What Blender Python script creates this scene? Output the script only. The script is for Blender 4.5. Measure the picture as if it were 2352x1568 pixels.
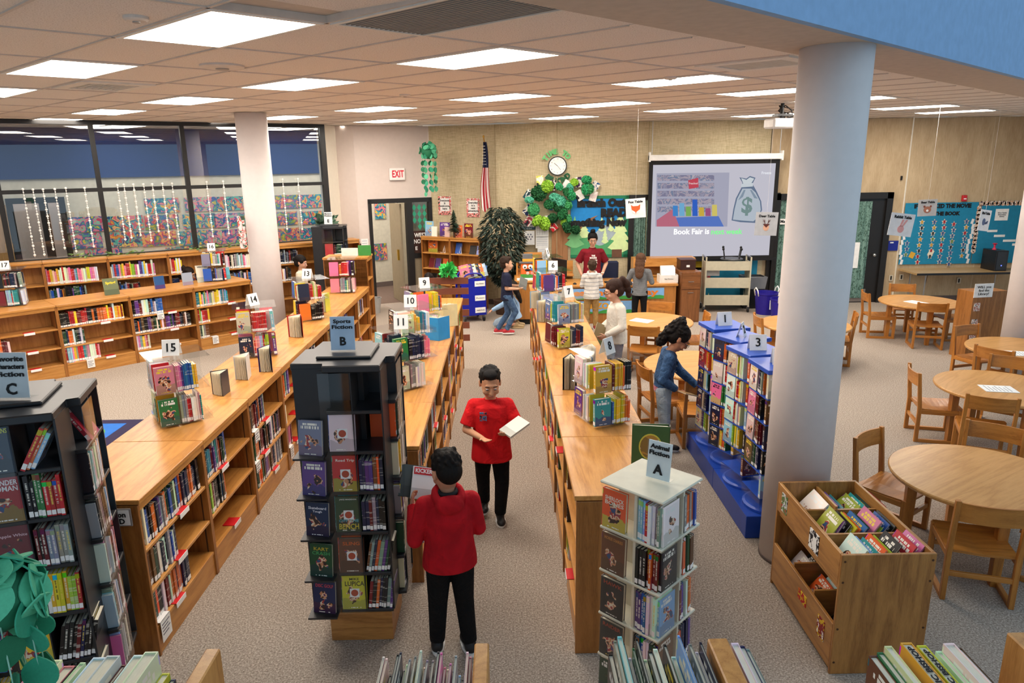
import bpy, bmesh, math, random
from mathutils import Vector, Matrix
RND = random.Random(7)
for o in list(bpy.data.objects): bpy.data.objects.remove(o)
sc = bpy.context.scene; COL = sc.collection
PI = math.pi
# ---------------------------------------------------------------- camera
F, CX, CY, CAMZ = 1615.0, 1176.0, 784.0, 2.9
_d = Vector((1266 - CX, 7120 - CY, F)).normalized(); _up = -_d
_a = Vector((1155 - CX, 373 - CY, F)); _a = (_a - _up * _a.dot(_up)).normalized()
_r = _a.cross(_up).normalized()
if _r.x < 0: _r = -_r
RM = Matrix((_r, _a, _up))                       # rows: world axes seen in the lens frame (x right, y down, z forward)
cam = bpy.data.objects.new('camera', bpy.data.cameras.new('camera')); COL.objects.link(cam)
cx_, cy_, cz_ = RM @ Vector((1, 0, 0)), RM @ Vector((0, -1, 0)), RM @ Vector((0, 0, -1))
cam.matrix_world = Matrix((cx_, cy_, cz_)).transposed().to_4x4()
cam.location = (0, 0, CAMZ); cam.data.sensor_width = 36; cam.data.lens = 36 * F / 2352
cam.data.clip_start = .05; cam.data.clip_end = 100
sc.camera = cam
# ---------------------------------------------------------------- world, exposure
W = bpy.data.worlds.new('world'); sc.world = W; W.use_nodes = True
W.node_tree.nodes['Background'].inputs[0].default_value = (.46, .62, .76, 1)
W.node_tree.nodes['Background'].inputs[1].default_value = .72
sc.cycles.transparent_max_bounces = 24
vs = sc.view_settings; vs.view_transform = 'Standard'; vs.look = 'None'; vs.gamma = 1; vs.exposure = 0.5; vs.use_curve_mapping = False
LAMP = 19.0
CEIL = 3.63

def ray(x, y): return RM @ Vector((x - CX, y - CY, F))
def at(x, y, z):
    w = ray(x, y); t = (z - CAMZ) / w.z; return Vector((w.x * t, w.y * t, z))
def onp(x, y, P, Q):
    """where the sight line of a photo point meets the upright plane through P and Q"""
    nx, ny = -(Q[1] - P[1]), Q[0] - P[0]; w = ray(x, y)
    t = (nx * P[0] + ny * P[1]) / (nx * w.x + ny * w.y); return Vector((w.x * t, w.y * t, CAMZ + w.z * t))
def lin(c):
    if isinstance(c, str): c = [int(c[i:i + 2], 16) for i in (0, 2, 4)]
    return tuple((v / 255 / 12.92 if v <= 10 else ((v / 255 + .055) / 1.055) ** 2.4) for v in c[:3]) + (1,)
# ---------------------------------------------------------------- object helpers
def tag(o, label=None, cat=None, group=None, kind=None):
    if label: o['label'] = label
    if cat: o['category'] = cat
    if group: o['group'] = group
    if kind: o['kind'] = kind
    return o
def link(name, data, parent=None, loc=(0, 0, 0), rz=0, mats=None):
    o = bpy.data.objects.new(name, data); COL.objects.link(o); o.location = loc
    if isinstance(rz, (int, float)): o.rotation_euler = (0, 0, rz)
    else: o.rotation_euler = rz
    if parent: o.parent = parent
    return o
def thing(name, label, cat, loc=(0, 0, 0), rz=0, group=None):
    return tag(link(name, None, None, loc, rz), label, cat, group)
class MB:
    """collects shapes into one mesh"""
    def __init__(s): s.bm = bmesh.new(); s.mi = 0
    def face(s, vs):
        try:
            f = s.bm.faces.new(vs); f.material_index = s.mi; return f
        except ValueError: return None
    def box(s, x0, x1, y0, y1, z0, z1):
        v = [s.bm.verts.new((x, y, z)) for z in (z0, z1) for y in (y0, y1) for x in (x0, x1)]
        for q in ((0, 2, 3, 1), (4, 5, 7, 6), (0, 1, 5, 4), (2, 6, 7, 3), (0, 4, 6, 2), (1, 3, 7, 5)): s.face([v[i] for i in q])
        return s
    def prism(s, pts, z0, z1, axis='z'):
        def P(a, b, c): return {'z': (a, b, c), 'y': (a, c, b), 'x': (c, a, b)}[axis]
        A = [s.bm.verts.new(P(p[0], p[1], z0)) for p in pts]; B = [s.bm.verts.new(P(p[0], p[1], z1)) for p in pts]
        n = len(pts); s.face(A[::-1]); s.face(B)
        for i in range(n): s.face([A[i], A[(i + 1) % n], B[(i + 1) % n], B[i]])
        return s
    def loft(s, rings, cap=True):
        R = [[s.bm.verts.new(p) for p in r] for r in rings]; n = len(R[0])
        for a, b in zip(R, R[1:]):
            for i in range(n): s.face([a[i], a[(i + 1) % n], b[(i + 1) % n], b[i]])
        if cap: s.face(R[0][::-1]); s.face(R[-1])
        return s
    def cone(s, p, r0, q, r1, n=10, caps=False):
        p, q = Vector(p), Vector(q); d = (q - p); L = d.length
        if L < 1e-6: d = Vector((0, 0, 1)); L = 1e-6
        d /= L
        u = d.orthogonal().normalized(); v = d.cross(u)
        def ring(c, r): return [c + (u * math.cos(2 * PI * i / n) + v * math.sin(2 * PI * i / n)) * r for i in range(n)]
        rr = []
        if caps:
            for a in (80, 55, 28): rr.append(ring(p - d * r0 * math.sin(math.radians(a)), r0 * math.cos(math.radians(a))))
        rr += [ring(p, r0), ring(q, r1)]
        if caps:
            for a in (28, 55, 80): rr.append(ring(q + d * r1 * math.sin(math.radians(a)), r1 * math.cos(math.radians(a))))
        return s.loft(rr)
    def tube(s, pts, r, n=8):
        pts = [Vector(p) for p in pts]; rings = []; prev = None
        for i, p in enumerate(pts):
            d = (pts[min(i + 1, len(pts) - 1)] - pts[max(i - 1, 0)]).normalized()
            u = d.orthogonal().normalized() if prev is None else (prev - d * prev.dot(d)).normalized()
            prev = u; v = d.cross(u); rad = r[i] if isinstance(r, (list, tuple)) else r
            rings.append([p + (u * math.cos(2 * PI * k / n) + v * math.sin(2 * PI * k / n)) * rad for k in range(n)])
        return s.loft(rings)
    def lathe(s, prof, n=24, c=(0, 0)):
        return s.loft([[Vector((c[0] + r * math.cos(2 * PI * k / n), c[1] + r * math.sin(2 * PI * k / n), z)) for k in range(n)] for r, z in prof])
    def ell(s, c, r, n=14, m=9, M=None):
        rings = []
        for j in range(m):
            a = PI * (j + .5) / m; pr = []
            for i in range(n):
                b = 2 * PI * i / n; p = Vector((r[0] * math.sin(a) * math.cos(b), r[1] * math.sin(a) * math.sin(b), -r[2] * math.cos(a)))
                if M: p = M @ p
                pr.append(Vector(c) + p)
            rings.append(pr)
        return s.loft(rings)
    def xf(s, M): bmesh.ops.transform(s.bm, matrix=M, verts=s.bm.verts); return s
    def mesh(s, name, mats, smooth=False, bevel=0):
        if bevel:
            bmesh.ops.bevel(s.bm, geom=[e for e in s.bm.edges], offset=bevel, segments=1, affect='EDGES', clamp_overlap=True)
        bmesh.ops.recalc_face_normals(s.bm, faces=s.bm.faces)
        me = bpy.data.meshes.new(name); s.bm.to_mesh(me); s.bm.free()
        for m in (mats if isinstance(mats, (list, tuple)) else [mats]): me.materials.append(m)
        if smooth:
            for p in me.polygons: p.use_smooth = True
        return me
    def build(s, name, mats, parent=None, loc=(0, 0, 0), rz=0, smooth=False, bevel=0):
        return link(name, s.mesh(name, mats, smooth, bevel), parent, loc, rz)
LAST = [None]
def B(name, m, parent, x0, x1, y0, y1, z0, z1, bevel=0):
    LAST[0] = MB().box(x0, x1, y0, y1, z0, z1).build(name, m, parent, bevel=bevel); return LAST[0]
def slab(name, m, corners, z0, z1): return tag(MB().prism(corners, z0, z1).build(name, m), kind='structure')
def wallseg(name, m, P, Q, z0, z1, t=.12, side=1):
    """wall slab from P to Q; thickness goes to the left of P->Q (side 1) or the right (-1)"""
    P, Q = Vector(P[:2]), Vector(Q[:2]); d = (Q - P).normalized(); n = Vector((-d.y, d.x)) * t * side
    return slab(name, m, [P, Q, Q + n, P + n], z0, z1)
# ---------------------------------------------------------------- materials
class NT:
    def __init__(s, name):
        s.m = bpy.data.materials.new(name); s.m.use_nodes = True; s.t = s.m.node_tree; s.n = s.t.nodes; s.p = s.n['Principled BSDF']
    def new(s, k, **kw):
        nd = s.n.new(k)
        for a, b in kw.items(): setattr(nd, a, b)
        return nd
    def set(s, nd, key, v):
        if hasattr(v, 'is_output'): s.t.links.new(v, nd.inputs[key])
        else: nd.inputs[key].default_value = v
        return nd
    def tc(s, out='Object'): return s.new('ShaderNodeTexCoord').outputs[out]
    def mapp(s, v, scale=(1, 1, 1), rot=(0, 0, 0), loc=(0, 0, 0)):
        n = s.new('ShaderNodeMapping'); s.set(n, 0, v); n.inputs[1].default_value = loc; n.inputs[2].default_value = rot; n.inputs[3].default_value = scale; return n.outputs[0]
    def noise(s, v, scale=5, detail=2, rough=.5, dist=0, out=0):
        n = s.new('ShaderNodeTexNoise'); s.set(n, 'Vector', v); n.inputs['Scale'].default_value = scale; n.inputs['Detail'].default_value = detail
        n.inputs['Roughness'].default_value = rough; n.inputs['Distortion'].default_value = dist; return n.outputs[out]
    def ramp(s, f, stops, interp='LINEAR'):
        n = s.new('ShaderNodeValToRGB'); s.set(n, 0, f); n.color_ramp.interpolation = interp; e = n.color_ramp.elements
        while len(e) > 1: e.remove(e[-1])
        e[0].position, e[0].color = stops[0][0], stops[0][1]
        for p, c in stops[1:]: x = e.new(p); x.color = c
        return n.outputs[0]
    def math(s, op, a, b=0, c=0):
        n = s.new('ShaderNodeMath', operation=op); s.set(n, 0, a); s.set(n, 1, b)
        if op in ('COMPARE', 'MULTIPLY_ADD'): s.set(n, 2, c)
        return n.outputs[0]
    def mix(s, f, a, b, mode='MIX'):
        n = s.new('ShaderNodeMix', data_type='RGBA', blend_type=mode); s.set(n, 0, f); s.set(n, 6, a); s.set(n, 7, b); return n.outputs[2]
    def bump(s, h, st=.3, d=.01):
        n = s.new('ShaderNodeBump'); n.inputs['Strength'].default_value = st; n.inputs['Distance'].default_value = d; s.set(n, 'Height', h); s.set(s.p, 'Normal', n.outputs[0])
    def out(s, color=None, rough=.6, metal=0, spec=.5):
        if color is not None: s.set(s.p, 'Base Color', color)
        s.set(s.p, 'Roughness', rough); s.p.inputs['Metallic'].default_value = metal; s.p.inputs['Specular IOR Level'].default_value = spec
        return s.m
_mc = {}
def plain(c, rough=.6, metal=0, name=None, spec=.4, var=.06):
    """one colour with a faint mottled grain"""
    k = (c if isinstance(c, str) else tuple(c), rough, metal, spec, var)
    if k in _mc: return _mc[k]
    t = NT(name or 'plain'); cc = lin(c); f = t.noise(t.tc(), 14, 3)
    lo = tuple(max(0, v * (1 - var)) for v in cc[:3]) + (1,); hi = tuple(min(1, v * (1 + var)) for v in cc[:3]) + (1,)
    _mc[k] = t.out(t.ramp(f, [(.3, lo), (.7, hi)]), rough, metal, spec); return _mc[k]
def oak(axis, light='d49a54', dark='a46a2c', name='oak', rough=.33):
    k = ('oak', axis, light, dark, rough)
    if k in _mc: return _mc[k]
    t = NT(name); sc_ = {'x': (.09, 1, 1), 'y': (1, .09, 1), 'z': (1, 1, .09)}[axis]
    v = t.mapp(t.tc(), sc_)
    ri = t.new('ShaderNodeObjectInfo').outputs['Random']; cmb = t.new('ShaderNodeCombineXYZ')
    for i in range(3): t.set(cmb, i, t.math('MULTIPLY', ri, 7.3 + i * 3))
    va = t.new('ShaderNodeVectorMath', operation='ADD'); t.set(va, 0, v); t.set(va, 1, cmb.outputs[0]); v = va.outputs[0]
    n1 = t.noise(v, 7, 3, .55, .35); wv = t.math('PINGPONG', t.math('MULTIPLY', n1, 11), 1); fine = t.noise(t.mapp(v, (9, 9, 9)), 22, 3, .7)
    f = t.math('ADD', t.math('MULTIPLY', wv, .4), t.math('MULTIPLY', fine, .75))
    col = t.ramp(f, [(.15, lin(light)), (.6, lin(tuple((int(light[i:i + 2], 16) * .6 + int(dark[i:i + 2], 16) * .4) for i in (0, 2, 4)))), (.95, lin(dark))])
    t.bump(fine, .08, .002)
    _mc[k] = t.out(col, rough, 0, .5); return _mc[k]
OX, OY, OZ = oak('x'), oak('y'), oak('z')
DX, DZ = oak('x', 'b57a3c', '7c4c20'), oak('z', 'b0743a', '744619')
BX, BZ = oak('x', 'c08c4c', '85562a'), oak('z', 'b98344', '7a4c22')
CHX, CHY, CHZ = oak('x', 'c4833a', '8f561f', 'chair_oak'), oak('y', 'c4833a', '8f561f'), oak('z', 'c4833a', '8f561f')
def carpet(c0, c1):
    t = NT('carpet'); v = t.tc()
    f = t.noise(v, 85, 4, .85); g = t.noise(v, 1.2, 3)
    col = t.ramp(f, [(.36, lin(c0)), (.52, lin(tuple((a + b) / 2 for a, b in zip([int(c0[i:i + 2], 16) for i in (0, 2, 4)], [int(c1[i:i + 2], 16) for i in (0, 2, 4)])))), (.66, lin(c1))])
    col = t.mix(t.math('MULTIPLY', g, .18), col, lin('94867d'), 'MIX')
    t.bump(f, .6, .01); return t.out(col, .95, 0, .1)
def weave(c0, c1, sx, sz, strength=.2, name='wallcover'):
    t = NT(name); v = t.tc()
    a = t.noise(t.mapp(v, (sx, sx, 6)), 1, 3, .7); b = t.noise(t.mapp(v, (6, 6, sz)), 1, 3, .7)
    f = t.math('MULTIPLY', t.math('ADD', a, b), .5)
    t.bump(f, strength, .004); return t.out(t.ramp(f, [(.38, lin(c0)), (.62, lin(c1))]), .8, 0, .2)
def emis(c, s, name='glow'):
    k = ('em', c, s)
    if k in _mc: return _mc[k]
    m = bpy.data.materials.new(name); m.use_nodes = True; n = m.node_tree.nodes; n.clear()
    e = n.new('ShaderNodeEmission'); e.inputs[0].default_value = lin(c); e.inputs[1].default_value = s if s > 5 else s * .7; o = n.new('ShaderNodeOutputMaterial')
    m.node_tree.links.new(e.outputs[0], o.inputs[0]); _mc[k] = m; return m
def glassy(name, tint=(1, 1, 1, 1), rmin=.04, rough=.02):
    m = bpy.data.materials.new(name); m.use_nodes = True; n = m.node_tree.nodes; n.clear(); L = m.node_tree.links.new
    tr = n.new('ShaderNodeBsdfTransparent'); tr.inputs[0].default_value = tint; gl = n.new('ShaderNodeBsdfGlossy'); gl.inputs['Roughness'].default_value = rough
    fr = n.new('ShaderNodeFresnel'); fr.inputs[0].default_value = 1.5; mx = n.new('ShaderNodeMixShader'); o = n.new('ShaderNodeOutputMaterial')
    mp = n.new('ShaderNodeMath'); mp.operation = 'ADD'; mp.inputs[1].default_value = rmin; L(fr.outputs[0], mp.inputs[0])
    ge = n.new('ShaderNodeNewGeometry'); iv = n.new('ShaderNodeMath'); iv.operation = 'SUBTRACT'; iv.inputs[0].default_value = 1; L(ge.outputs['Backfacing'], iv.inputs[1])
    ml = n.new('ShaderNodeMath'); ml.operation = 'MULTIPLY'; L(mp.outputs[0], ml.inputs[0]); L(iv.outputs[0], ml.inputs[1]); L(ml.outputs[0], mx.inputs[0]); L(tr.outputs[0], mx.inputs[1]); L(gl.outputs[0], mx.inputs[2]); L(mx.outputs[0], o.inputs[0]); return m
GLASS = glassy('window_glass', (.74, .77, .8, 1), .1, .01)
ACRYL = glassy('clear_acrylic', (.975, .985, .99, 1), .02, .05)
WHITE = plain('f1f1ee', .5, name='white_card'); PAPER = plain('f3f3ef', .8, name='paper'); BLACKP = plain('1b1c1f', .35, name='black_plastic')
BLK = plain('0f0f10', .6, name='ink'); FRAME = plain('1d1b1a', .4, name='dark_bronze'); METAL = plain('b8b8b8', .3, .9, name='metal'); RED = plain('cf1f24', .4, name='red_plastic')
CREAM = plain('d9d3bd', .45, name='cream_laminate'); BLUE = plain('1d46a8', .3, name='blue_laminate')
WPINK = plain('d8cac2', .85, name='pink_beige_paint', spec=.2, var=.02); WCREAM = plain('e6deCe', .85, name='cream_paint', spec=.2, var=.02)
COLM = plain('dcd4d2', .6, name='column_paint', spec=.35, var=.02)
def picture(name, cols, scale=5, seed=0, dist=.6):
    """flat printed or painted picture: blobs of the given colours"""
    t = NT(name); v = t.mapp(t.tc(), (1, 1, 1), (0, 0, 0), (seed * 3.1, seed * 1.7, seed))
    ri = t.new('ShaderNodeObjectInfo').outputs['Random']; va = t.new('ShaderNodeVectorMath', operation='ADD'); cb = t.new('ShaderNodeCombineXYZ')
    for i in range(3): t.set(cb, i, t.math('MULTIPLY', ri, 11 + 5 * i))
    t.set(va, 0, v); t.set(va, 1, cb.outputs[0])
    f = t.noise(va.outputs[0], scale, 2, .5, dist); n = len(cols)
    return t.out(t.ramp(f, [(.26 + .48 * i / n, lin(c)) for i, c in enumerate(cols)], 'CONSTANT'), .6, 0, .3)
# ---------------------------------------------------------------- text
_tc = {}
def text(s, size, m, parent, loc=(0, 0, 0), rot=(PI / 2, 0, 0), width=None, bold=0, name='lettering', ext=.0015, track=1.0):
    cu = bpy.data.curves.new('t', 'FONT'); cu.body = s; cu.align_x = 'CENTER'; cu.align_y = 'CENTER'; cu.size = size; cu.extrude = ext; cu.offset = bold; cu.resolution_u = 2; cu.space_character = track
    o = bpy.data.objects.new('t', cu); COL.objects.link(o); bpy.context.view_layer.update()
    me = bpy.data.meshes.new_from_object(o.evaluated_get(bpy.context.evaluated_depsgraph_get())); bpy.data.objects.remove(o); bpy.data.curves.remove(cu)
    me.materials.clear(); me.materials.append(m); me.name = 'lettering'
    if width and me.vertices:
        xs = [v.co.x for v in me.vertices]; k = width / max(1e-4, max(xs) - min(xs)); cxm = (max(xs) + min(xs)) / 2
        for v in me.vertices: v.co.x = (v.co.x - cxm) * k
    o = link(name, me, parent, loc, rot); return o
ORD = 'first second third fourth fifth sixth seventh eighth ninth tenth eleventh twelfth thirteenth fourteenth fifteenth sixteenth seventeenth eighteenth nineteenth'.split()
TENS = {2: 'twenty', 3: 'thirty', 4: 'forty', 5: 'fifty'}
def ordn(i):
    i += 1
    if i < 20: return ORD[i - 1]
    a, b = divmod(i, 10); return (TENS[a][:-1] + 'ieth') if b == 0 else TENS[a] + '-' + ORD[b - 1]
CN = [('red', 'b8262b'), ('dark red', '6e1c22'), ('orange', 'd8662a'), ('yellow', 'e2c02e'), ('green', '2f7d43'), ('dark green', '1d4530'), ('teal', '2a8a93'), ('blue', '2b5fa8'), ('navy', '1c2748'), ('light blue', '8dbbd8'),
      ('purple', '5b3b86'), ('pink', 'd97a9a'), ('white', 'e6e4de'), ('cream', 'd9ceb0'), ('grey', '8c8f94'), ('black', '1a1a1d'), ('brown', '6b4529'), ('lime green', '9cbf3b')]
CD = dict(CN)
# ================================================================ the setting
V2 = lambda p: (p[0], p[1])
wA, wB = at(205, 277, CEIL), at(735, 286, CEIL)             # window wall line
wd = (wB - wA).normalized(); wn = Vector((wd.y, -wd.x, 0))  # into the room
def WL(s, off=0, z=0): p = wA + wd * s + wn * off; return Vector((p.x, p.y, z))
WANG = math.atan2(wd.y, wd.x)
K0 = (-1.5, 14.9); K1 = (1.06, 14.25); K2 = (10.9, 14.2)    # far wall
KD = at(855, 287, CEIL); D0 = (-2.72, 14.36)
sL = (wB - wA).length
floor = slab('floor', carpet('73675c', 'e2d6c8'), [(-13, -1), (12, -1), (12, 15.3), (-1.5, 15.3), (-2.0, 21), (-13, 21)], -.1, 0)
CU, CV, CO = Vector((.852, -.757, 0)), Vector((.4645, .4123, 0)), Vector((-1.582, 4.228, 0))
tile_m = NT('ceiling_tile'); _v = tile_m.tc(); _f = tile_m.noise(_v, 130, 2, .7); tile_m.bump(_f, .5, .004)
tile_m = tile_m.out(tile_m.ramp(_f, [(.34, lin('bfb3a8')), (.46, lin('eae2da'))]), .9, 0, .1)
S1a, S1b = Vector((.03, 3.26, 0)), Vector((6.29, 8.85, 0)); sd = (S1b - S1a).normalized(); sn = Vector((sd.y, -sd.x, 0))   # soffit edge, sn points to the open side
def sdist(p): return (p - S1a).dot(sn)
ceil_b = MB()
e0, e1 = S1a - sd * 9, S1a + sd * 17
ceil_b.prism([V2(e0), V2(e1), (12, 21), (-13, 21), (-13, -4)], CEIL + .035, CEIL + .2)
ceiling = tag(ceil_b.build('ceiling', plain('c9bcae', .8, name='ceiling_slab')), kind='structure')
# tees
g = MB(); cu, cv = CU.normalized(), CV.normalized()
pc = Vector((-cu.y, cu.x, 0)); vc = Vector((-cv.y, cv.x, 0))
def strip(P, Q, w=.009):
    d = (Q - P).normalized(); n = Vector((-d.y, d.x, 0)) * w
    g.prism([V2(P - n), V2(Q - n), V2(Q + n), V2(P + n)], CEIL - .002, CEIL + .034)
def inroom(p): return sdist(p) < -.02 and -11 < p.x < 11.2 and p.y < (14.3 if p.x > -1.6 else 17.5) and p.y > 0.5
def clip(P, Q):
    n = 120; pts = [P.lerp(Q, i / n) for i in range(n + 1)]; run = []
    for p in pts + [None]:
        if p is not None and inroom(p): run.append(p)
        else:
            if len(run) > 2: strip(run[0], run[-1])
            run = []
for j in range(-12, 40): clip(CO + CV * (j + .5) - CU * 16, CO + CV * (j + .5) + CU * 16)
for i in range(-16, 16): clip(CO + CU * (i + .5) - CV * 18, CO + CU * (i + .5) + CV * 40)
gr = g.build('ceiling_grid', plain('cfc3b8', .5, name='ceiling_tee'), ceiling)
hu, hv = CU * .4955, CV * .492
tm = MB().prism([V2(-hu - hv), V2(hu - hv), V2(hu + hv), V2(-hu + hv)], 0, .016)
tm = tm.mesh('ceiling_tile', tile_m)
LIGHTS = [(0, 0), (-2, 0), (-4, 0), (-2, 3), (-4, 3), (-6, 3), (0, 3), (0, 7), (-2, 7), (-4, 7), (-6, 7), (-6, 10), (0, 10), (-2, 10), (-4, 10), (-4, 13), (-2, 13), (0, 13), (0, 17), (-2, 17), (0, 20), (-4, -3), (-6, -1), (-8, 3), (-8, 7), (-8, 11)]
VENTS = {(1, 1): 'big', (2, 5): 'sq', (-3, 1): 'sm', (-5, 4): 'sm'}
nt_ = 0
for i in range(-12, 9):
    for j in range(-6, 26):
        c = CO + CU * i + CV * j
        if (i, j) in LIGHTS: continue
        vis = proj_ok = c.y > 2.6
        if not (inroom(c) and inroom(c + hu) and inroom(c - hv * 1.2) and vis): continue
        t = link('ceiling_tile', tm, ceiling, (c.x, c.y, CEIL + .006)); nt_ += 1
        if (i, j) in ((2, 2), (1, 0)): t.rotation_euler = (.03, .03, 0); t.location.z += .012
hl = [V2(-CU * .46 - CV * .44), V2(CU * .46 - CV * .44), V2(CU * .46 + CV * .44), V2(-CU * .46 + CV * .44)]
fr_o = [V2(-CU * .49 - CV * .485), V2(CU * .49 - CV * .485), V2(CU * .49 + CV * .485), V2(-CU * .49 + CV * .485)]
def ringmesh(o, i_, z0, z1, name, m):
    b = MB(); n = len(o)
    A = [[b.bm.verts.new((p[0], p[1], z)) for p in q] for q in (o, i_) for z in (z0, z1)]
    for k in range(n):
        l = (k + 1) % n
        b.face([A[0][k], A[0][l], A[1][l], A[1][k]]); b.face([A[2][k], A[2][l], A[3][l], A[3][k]]); b.face([A[0][k], A[0][l], A[2][l], A[2][k]]); b.face([A[1][k], A[1][l], A[3][l], A[3][k]])
    return b.mesh(name, m)
fm = ringmesh(fr_o, hl, -.004, .012, 'frame', plain('e8e6e0', .5)); dm = MB().prism(hl, .002, .006).mesh('diffuser', emis('fff4e6', LAMP, 'lamp_diffuser'))
LAMPLAB = {}
for n, (i, j) in enumerate(LIGHTS):
    c = CO + CU * i + CV * j
    px = RM.transposed() @ Vector((c.x, c.y, CEIL - CAMZ)); X = CX + F * px.x / px.z; Y = CY + F * px.y / px.z
    row = 'row %s from the far wall' % ORD[max(0, min(12, 9 - int((j + 3) / 3)))]
    side = 'far left' if X < 350 else 'left' if X < 800 else 'centre' if X < 1400 else 'right' if X < 1900 else 'far right'
    LAMPLAB[n] = (X, Y, side)
order = sorted(range(len(LIGHTS)), key=lambda n: LAMPLAB[n][1]); seen = {}
for n in order:
    i, j = LIGHTS[n]; c = CO + CU * i + CV * j; X, Y, side = LAMPLAB[n]; k = seen[side] = seen.get(side, -1) + 1
    t = thing('ceiling_light', 'bright ceiling panel light, %s from the top at %s of the picture' % (ordn(k), side), 'ceiling light', (c.x, c.y, CEIL - .002), 0, 'ceiling panel lights')
    link('frame', fm, t); link('diffuser', dm, t)
# soffit and the blue wall above it
S2a, S2b = S1a + sn * .56, S1b + sn * .5
slab('trim_1', plain('c3b5a6', .8, name='soffit_paint', spec=.2), [V2(S1a - sd * 9), V2(S1b + sd * 6), V2(S2b + sd * 6), V2(S2a - sd * 9)], 3.57, 3.67)
slab('wall_balcony', plain('8fb2d8', .85, name='pale_blue_wall', spec=.15), [V2(S2a - sd * 9), V2(S2b + sd * 6), V2(S2b + sd * 6 + sn * .05), V2(S2a - sd * 9 + sn * .05)], 3.57, 6.4)  # one even pale blue over the whole wall face
# columns
def column(x, y, r, z, lab):
    t = thing('column', lab, 'column', (x, y, 0)); MB().lathe([(r, 0), (r, z)], 48).build('shaft', COLM, t, smooth=False)
    for p in t.children[0].data.polygons: p.use_smooth = len(p.vertices) == 4
    MB().lathe([(r + .004, 0), (r + .004, .02), (r + .001, .024)], 48).build('base_trim', plain('5f5450', .6), t)
    return t
column(2.116, 4.722, .222, 3.57, 'thick round pale column right of centre, beside the blue display racks')
column(-3.6, 10.6, .22, CEIL, 'round pale column in front of the window wall on the left')
column(6.85, 9.0, .22, 3.57, 'round pale column cut by the right edge of the picture')
# window wall: opening from z 1.47 to ceiling
ZS = 1.46; ZM = 2.56
wallseg('wall_window', WCREAM, WL(-5.5), WL(sL + .02), 0, ZS, .12, 1)
fm_ = FRAME
mulls = [-4.0, -2.68, -1.34, 0, 1.33, 2.62, sL]
for k in range(len(mulls) - 1):
    a, b = mulls[k], mulls[k + 1]; w = tag(link('window_%d' % (k + 1), None, None, WL(a), WANG), kind='structure')
    L = b - a
    def FB(nm, x0, x1, z0, z1, m=fm_, y0=-.06, y1=.05): return B(nm, m, w, x0, x1, y0, y1, z0, z1)
    FB('window_frame', -.035, .035, ZS, CEIL); FB('window_frame', .035, L - .035, ZS, ZS + .055); FB('window_frame', .035, L - .035, ZM - .03, ZM + .03); FB('window_frame', .035, L - .035, CEIL - .06, CEIL)
    FB('window_pane', .035, L - .035, ZS + .055, ZM - .03, GLASS, -.006, 0); FB('window_pane', .035, L - .035, ZM + .03, CEIL - .06, GLASS, -.006, 0)
MB().box(-.035, .06, -.06, .05, ZS, CEIL).build('window_frame', fm_, bpy.data.objects['window_6'], (mulls[-1] - mulls[-2], 0, 0))
# paint returns between window and door
R1 = at(770, 287, CEIL); R2 = at(825, 287, CEIL); R1 = Vector((-3.27, 14.38, 0)); R2 = Vector((-2.9, 14.27, 0))
E1 = WL(sL + .03)
wallseg('wall_return', WCREAM, E1, R1, 0, CEIL, .12, 1)
wallseg('wall_left', WPINK, R1, R2, 0, CEIL, .12, 1)
dd = (Vector(K0) - Vector(D0)).normalized(); DANG = math.atan2(dd.y, dd.x); DL = (Vector(K0) - Vector(D0)).length
wallseg('wall_exit', WPINK, R2, D0, 0, CEIL, .12, 1)
wallseg('wall_exit_over_door', WPINK, D0, K0, 2.2, CEIL, .12, 1)
# far walls
TANW = weave('b5a683', 'd2c4a4', 60, 45, .35, 'woven_wallcover'); STRW = weave('b59d7c', 'cbb593', 95, 2, .3, 'ribbed_wallcover')
wallseg('wall_back_left', TANW, K0, K1, 0, CEIL, .12, 1)
wallseg('wall_back', TANW, K1, (5.25, 14.22), 0, CEIL, .12, 1)
wallseg('wall_back_right', STRW, (5.25, 14.22), K2, 0, CEIL, .12, 1)
wallseg('wall_right', STRW, K2, (10.9, 12.2), 0, CEIL, .12, 1)
wallseg('wall_far_left_side', WPINK, (-9.9, 2), WL(-5.5), 0, CEIL, .12, 1)
bm_ = plain('6b5d58', .7, name='baseboard_rubber')
def baseb(nm, P, Q, h=.11): return wallseg(nm, bm_, P, Q, 0, h, .012, -1)
baseb('baseboard_back_left', K0, K1); baseb('baseboard_back', K1, (5.42, 14.21)); baseb('baseboard_right', (7.75, 14.2), K2); baseb('baseboard_left', R1, R2); baseb('baseboard_exit', R2, D0)
for k, (x, m, w_) in enumerate([(-.15, TANW, .006), (1.06, TANW, .006), (2.85, TANW, .005), (5.25, FRAME, .004), (8.0, plain('e4dbc6', .5), .014), (9.6, plain('cdbb9a', .5), .008)]):
    y = 14.25 + (1.06 - x) * .254 if x < 1.06 else 14.21
    tag(B('trim_%d' % (k + 2), plain('a89874', .7) if m is TANW else m, None, x - w_, x + w_, y - .008, y, 2.2 if 5 < x < 7.8 else .11, CEIL), kind='structure')
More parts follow.
